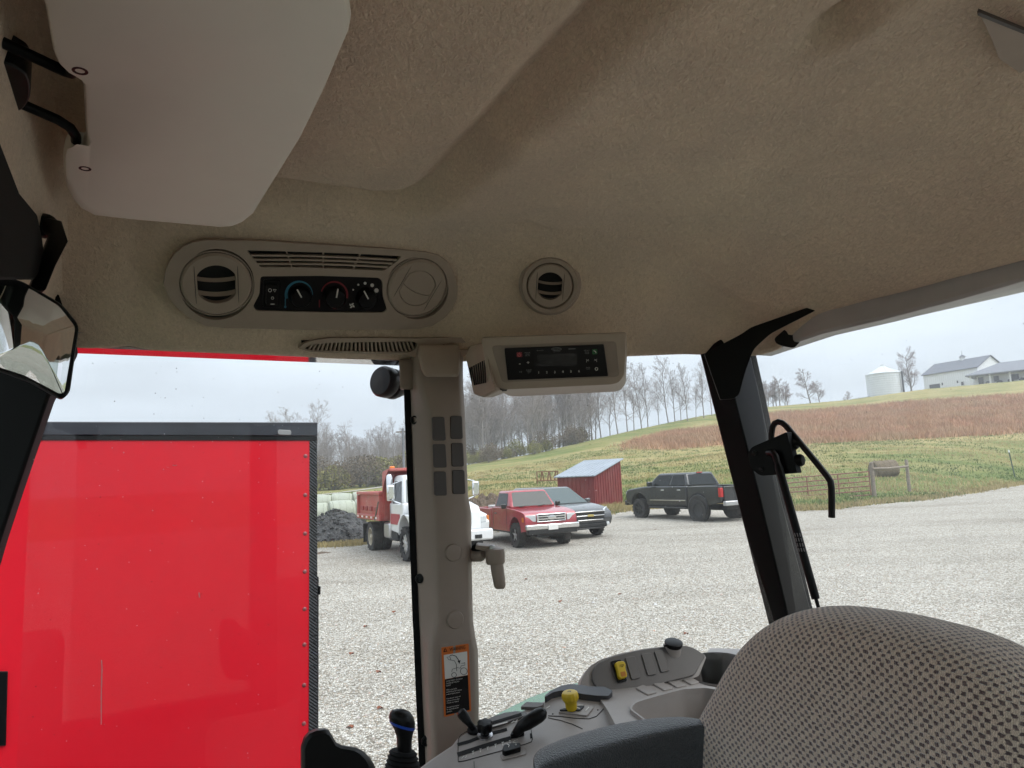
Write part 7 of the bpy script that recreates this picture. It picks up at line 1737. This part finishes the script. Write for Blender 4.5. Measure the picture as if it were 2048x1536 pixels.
for k in range(72):
    left = k < 44
    px_ = rnd.uniform(600, 830) if left else rnd.uniform(925, 1180)
    d_ = rnd.uniform(84, 100) if left else interp(px_, [(925, 90), (1080, 96), (1180, 104)]) + rnd.uniform(-2, 8)
    si = rnd.randrange(4)
    plant(shrubs[si], ground_at(px_, d_), rnd.uniform(0.5, 1.25) * (1.3 if left else 0.8), rnd.uniform(0, 6.28), ('straggly yellow-green shrub at the foot of the wood' if si % 2 == 0 else 'straggly brown-leaved shrub at the foot of the wood') + (' behind the dump truck' if left else ' above the parked pickups'), 'shrubs below the wood', used)
# utility pole behind the dump truck
up_ = ground_at(808, 60); pole = thing('utility_pole', 'slim pale utility pole rising behind the dump truck', 'pole', up_)
MB().tube([up_ - Z_AX * 0.2, up_ + Z_AX * 5.6], [0.12, 0.09], 10).build('shaft', 'grey_shingle', pole, smooth=True); MB().box(up_ + Z_AX * 5.3, (1.2, 0.1, 0.1)).build('cross_arm', 'post_wood', pole)
# farm track at the foot of the wood
mat('track_dirt', (0.36, 0.33, 0.28), 0.95, var=0.15, vscale=0.5)
trk = [ground_at(px_, d_) for px_, d_ in [(560, 70), (640, 73), (700, 77), (760, 82), (830, 88), (900, 90)]]
mb = MB(); mb.loft([[p + Z_AX * 0.05 for p in trk], [Vector((p.x, p.y + 2.6, ground_z(p.x, p.y + 2.6) + 0.05)) for p in trk]], cap=False, closed=False)
tag(mb.build('farm_track', 'track_dirt'), 'pale farm track running below the wood', 'track', kind='structure')

# ================================================================== tall grasses (uncountable)
def blades(name, label, cat, spots, h_, w_, m, per=5, spread=0.35, seed=1):
    rng = np.random.default_rng(seed); n_ = len(spots); base = np.repeat(np.array(spots), per, axis=0)
    k = len(base); a = rng.uniform(0, 2 * np.pi, k); off = rng.normal(0, spread, (k, 2)); hh = h_ * rng.uniform(0.5, 1.15, k); ww = w_ * rng.uniform(0.6, 1.3, k)
    base[:, 0] += off[:, 0]; base[:, 1] += off[:, 1]; base[:, 2] -= 0.03
    dx, dy = np.cos(a) * ww, np.sin(a) * ww
    v = np.empty((k, 3, 3)); v[:, 0] = base + np.stack([dx, dy, 0 * dx], 1); v[:, 1] = base - np.stack([dx, dy, 0 * dx], 1)
    v[:, 2] = base + np.stack([rng.normal(0, 0.3, k) * hh, rng.normal(0, 0.3, k) * hh, hh], 1)
    me = bpy.data.meshes.new(name); me.vertices.add(k * 3); me.vertices.foreach_set('co', v.reshape(-1))
    me.loops.add(k * 3); me.loops.foreach_set('vertex_index', np.arange(k * 3, dtype=np.int32)); me.polygons.add(k); me.polygons.foreach_set('loop_start', np.arange(0, k * 3, 3, dtype=np.int32)); me.update(); me.validate()
    return tag(link(name, me, m, smooth=False), label, cat, kind='stuff')
mat('broomsedge', (0.44, 0.245, 0.145), 0.95, var=0.35, vscale=0.35, dirt=(0.40, 0.31, 0.18), dirt_amt=0.75)
mat('dry_grass', (0.36, 0.29, 0.135), 0.95, var=0.3, vscale=0.3); mat('green_grass', (0.105, 0.15, 0.04), 0.95, var=0.35, vscale=0.3)
red, dry, grn = [], [], []
rr2 = random.Random(5)
for k in range(60000):
    th = rr2.uniform(R_(2), R_(40)); re, rc = interp(th, EDGE_R), interp(th, CREST_R); t = rr2.random() ** 0.8; r = re + (rc - re) * t; x, y = math.sin(th) * r, math.cos(th) * r
    if rr2.random() < red_cover(th, t) * (0.55 + 0.9 * (mnoise.noise(Vector((x * 0.12, y * 0.12, 8.0))) > -0.18)): red.append((x, y, ground_z(x, y)))
for k in range(26000):
    th = rr2.uniform(R_(-18), R_(40)); re, rc = interp(th, EDGE_R), interp(th, CREST_R); t = rr2.random() ** 1.5 * 0.75; r = re + (rc - re) * t; x, y = math.sin(th) * r, math.cos(th) * r
    q_ = mnoise.noise(Vector((x * 0.07, y * 0.2, 2.0))) + 0.5 * mnoise.noise(Vector((x * 0.4, y * 0.5, 4.0)))
    (dry if q_ > 0.05 else grn).append((x, y, ground_z(x, y)))
for k in range(5000):           # fringe along the edge of the gravel
    th = rr2.uniform(R_(-18), R_(42)); r = interp(th, EDGE_R) + abs(rr2.gauss(0.1, 0.6)); x, y = math.sin(th) * r, math.cos(th) * r; dry.append((x, y, ground_z(x, y)))
blades('broomsedge', 'rust-coloured broomsedge covering the upper slope', 'tall grass', red, 0.75, 0.05, 'broomsedge', 5, 0.4, 1)
blades('dry_grass', 'straw-coloured dry grass tufts across the slope', 'grass', dry, 0.20, 0.03, 'dry_grass', 6, 0.25, 2)
blades('green_grass', 'short green grass across the slope', 'grass', grn, 0.16, 0.03, 'green_grass', 6, 0.25, 3)
# fallen leaves on the gravel
for px_, py_ in [(788, 1226), (731, 1255), (757, 1347), (1052, 1160), (1372, 1270), (1120, 1205), (1311, 1060), (703, 1310), (1240, 1190), (760, 1420), (700, 1458)]:
    p = ground_hit(px_, py_); a = rnd.uniform(0, 6.28); s_ = 0.032
    pts = [p + Vector((math.cos(a + t) * s_ * (1 + 0.35 * math.cos(5 * t)), math.sin(a + t) * s_ * 0.8 * (1 + 0.35 * math.cos(5 * t)), 0.022 + 0.012 * math.sin(2 * t))) for t in np.linspace(0, 6.283, 13)[:-1]]
    tag(MB().prism(pts, Z_AX * 0.003).build('fallen_leaf', mat('leaf_brown', (0.20, 0.065, 0.03), 0.8), None), 'curled brown leaf lying on the pale gravel', 'leaf', 'leaves on the gravel')
# loose stones over the nearest gravel
rg3 = np.random.default_rng(4); N_ = 60000
th = rg3.uniform(R_(-20), R_(33), N_); r = 2.6 + 15.0 * rg3.random(N_) ** 0.85; cx, cyy = np.sin(th) * r, np.cos(th) * r
sz_ = rg3.lognormal(math.log(0.0085), 0.38, N_); ico = np.array([(0, 0, 1), (0.9, 0, 0.1), (0.2, 0.85, 0), (-0.8, 0.4, 0.05), (-0.7, -0.6, 0), (0.25, -0.9, 0.1)])
tri = np.array([(0, 1, 2), (0, 2, 3), (0, 3, 4), (0, 4, 5), (0, 5, 1)])
an = rg3.uniform(0, 6.283, N_); ca, sa = np.cos(an), np.sin(an); j = 1 + rg3.normal(0, 0.22, (N_, 6, 3))
V = ico[None] * j; X = V[..., 0] * ca[:, None] - V[..., 1] * sa[:, None]; Y = V[..., 0] * sa[:, None] + V[..., 1] * ca[:, None]; Zz = V[..., 2] * 0.75
sz_ = sz_ * (1 + 0.55 * np.clip((7.5 - r) / 4, 0, 1)); gz_ = np.array([lot_z(a_, b_) for a_, b_ in zip(cx, cyy)])
P_ = np.stack([cx[:, None] + X * sz_[:, None], cyy[:, None] + Y * sz_[:, None], gz_[:, None] + 0.012 + Zz * sz_[:, None]], -1).reshape(-1, 3)
Fc = (tri[None] + (np.arange(N_) * 6)[:, None, None]).reshape(-1)
me = bpy.data.meshes.new('gravel'); me.vertices.add(len(P_)); me.vertices.foreach_set('co', P_.reshape(-1)); me.loops.add(len(Fc)); me.loops.foreach_set('vertex_index', Fc.astype(np.int32)); me.polygons.add(len(Fc) // 3); me.polygons.foreach_set('loop_start', np.arange(0, len(Fc), 3, dtype=np.int32)); me.update(); me.validate()
m, n, l, b = _new('stone'); ge = n.new('ShaderNodeNewGeometry'); rp = ramp(n, [(0.0, (0.25, 0.20, 0.15)), (0.15, (0.38, 0.34, 0.28)), (0.5, (0.48, 0.45, 0.40)), (0.8, (0.60, 0.57, 0.52)), (0.93, (0.46, 0.465, 0.47)), (1.0, (0.40, 0.25, 0.18))])
l.new(ge.outputs['Random Per Island'], rp.inputs[0]); l.new(rp.outputs[0], b.inputs['Base Color']); b.inputs['Roughness'].default_value = 0.85
tag(link('gravel', me, 'stone', smooth=False), 'loose limestone chips lying over the near part of the lot', 'gravel', kind='stuff')
# ================================================================== damp air over the fields
hm = bpy.data.materials.new('damp_air'); hm.use_nodes = True; MATS['damp_air'] = hm
hn, hl = hm.node_tree.nodes, hm.node_tree.links
hn.remove(hn['Principled BSDF']); hv = hn.new('ShaderNodeVolumePrincipled')
hv.inputs['Color'].default_value = (0.90, 0.93, 0.97, 1); hv.inputs['Density'].default_value = 0.0011; hv.inputs['Anisotropy'].default_value = 0.2
hl.new(hv.outputs[0], hn['Material Output'].inputs['Volume'])
hz = MB().box((0, 0, 22.0), (1440, 1440, 48)).build('haze', 'damp_air'); tag(hz, 'thin damp haze over the fields', 'haze', kind='stuff')
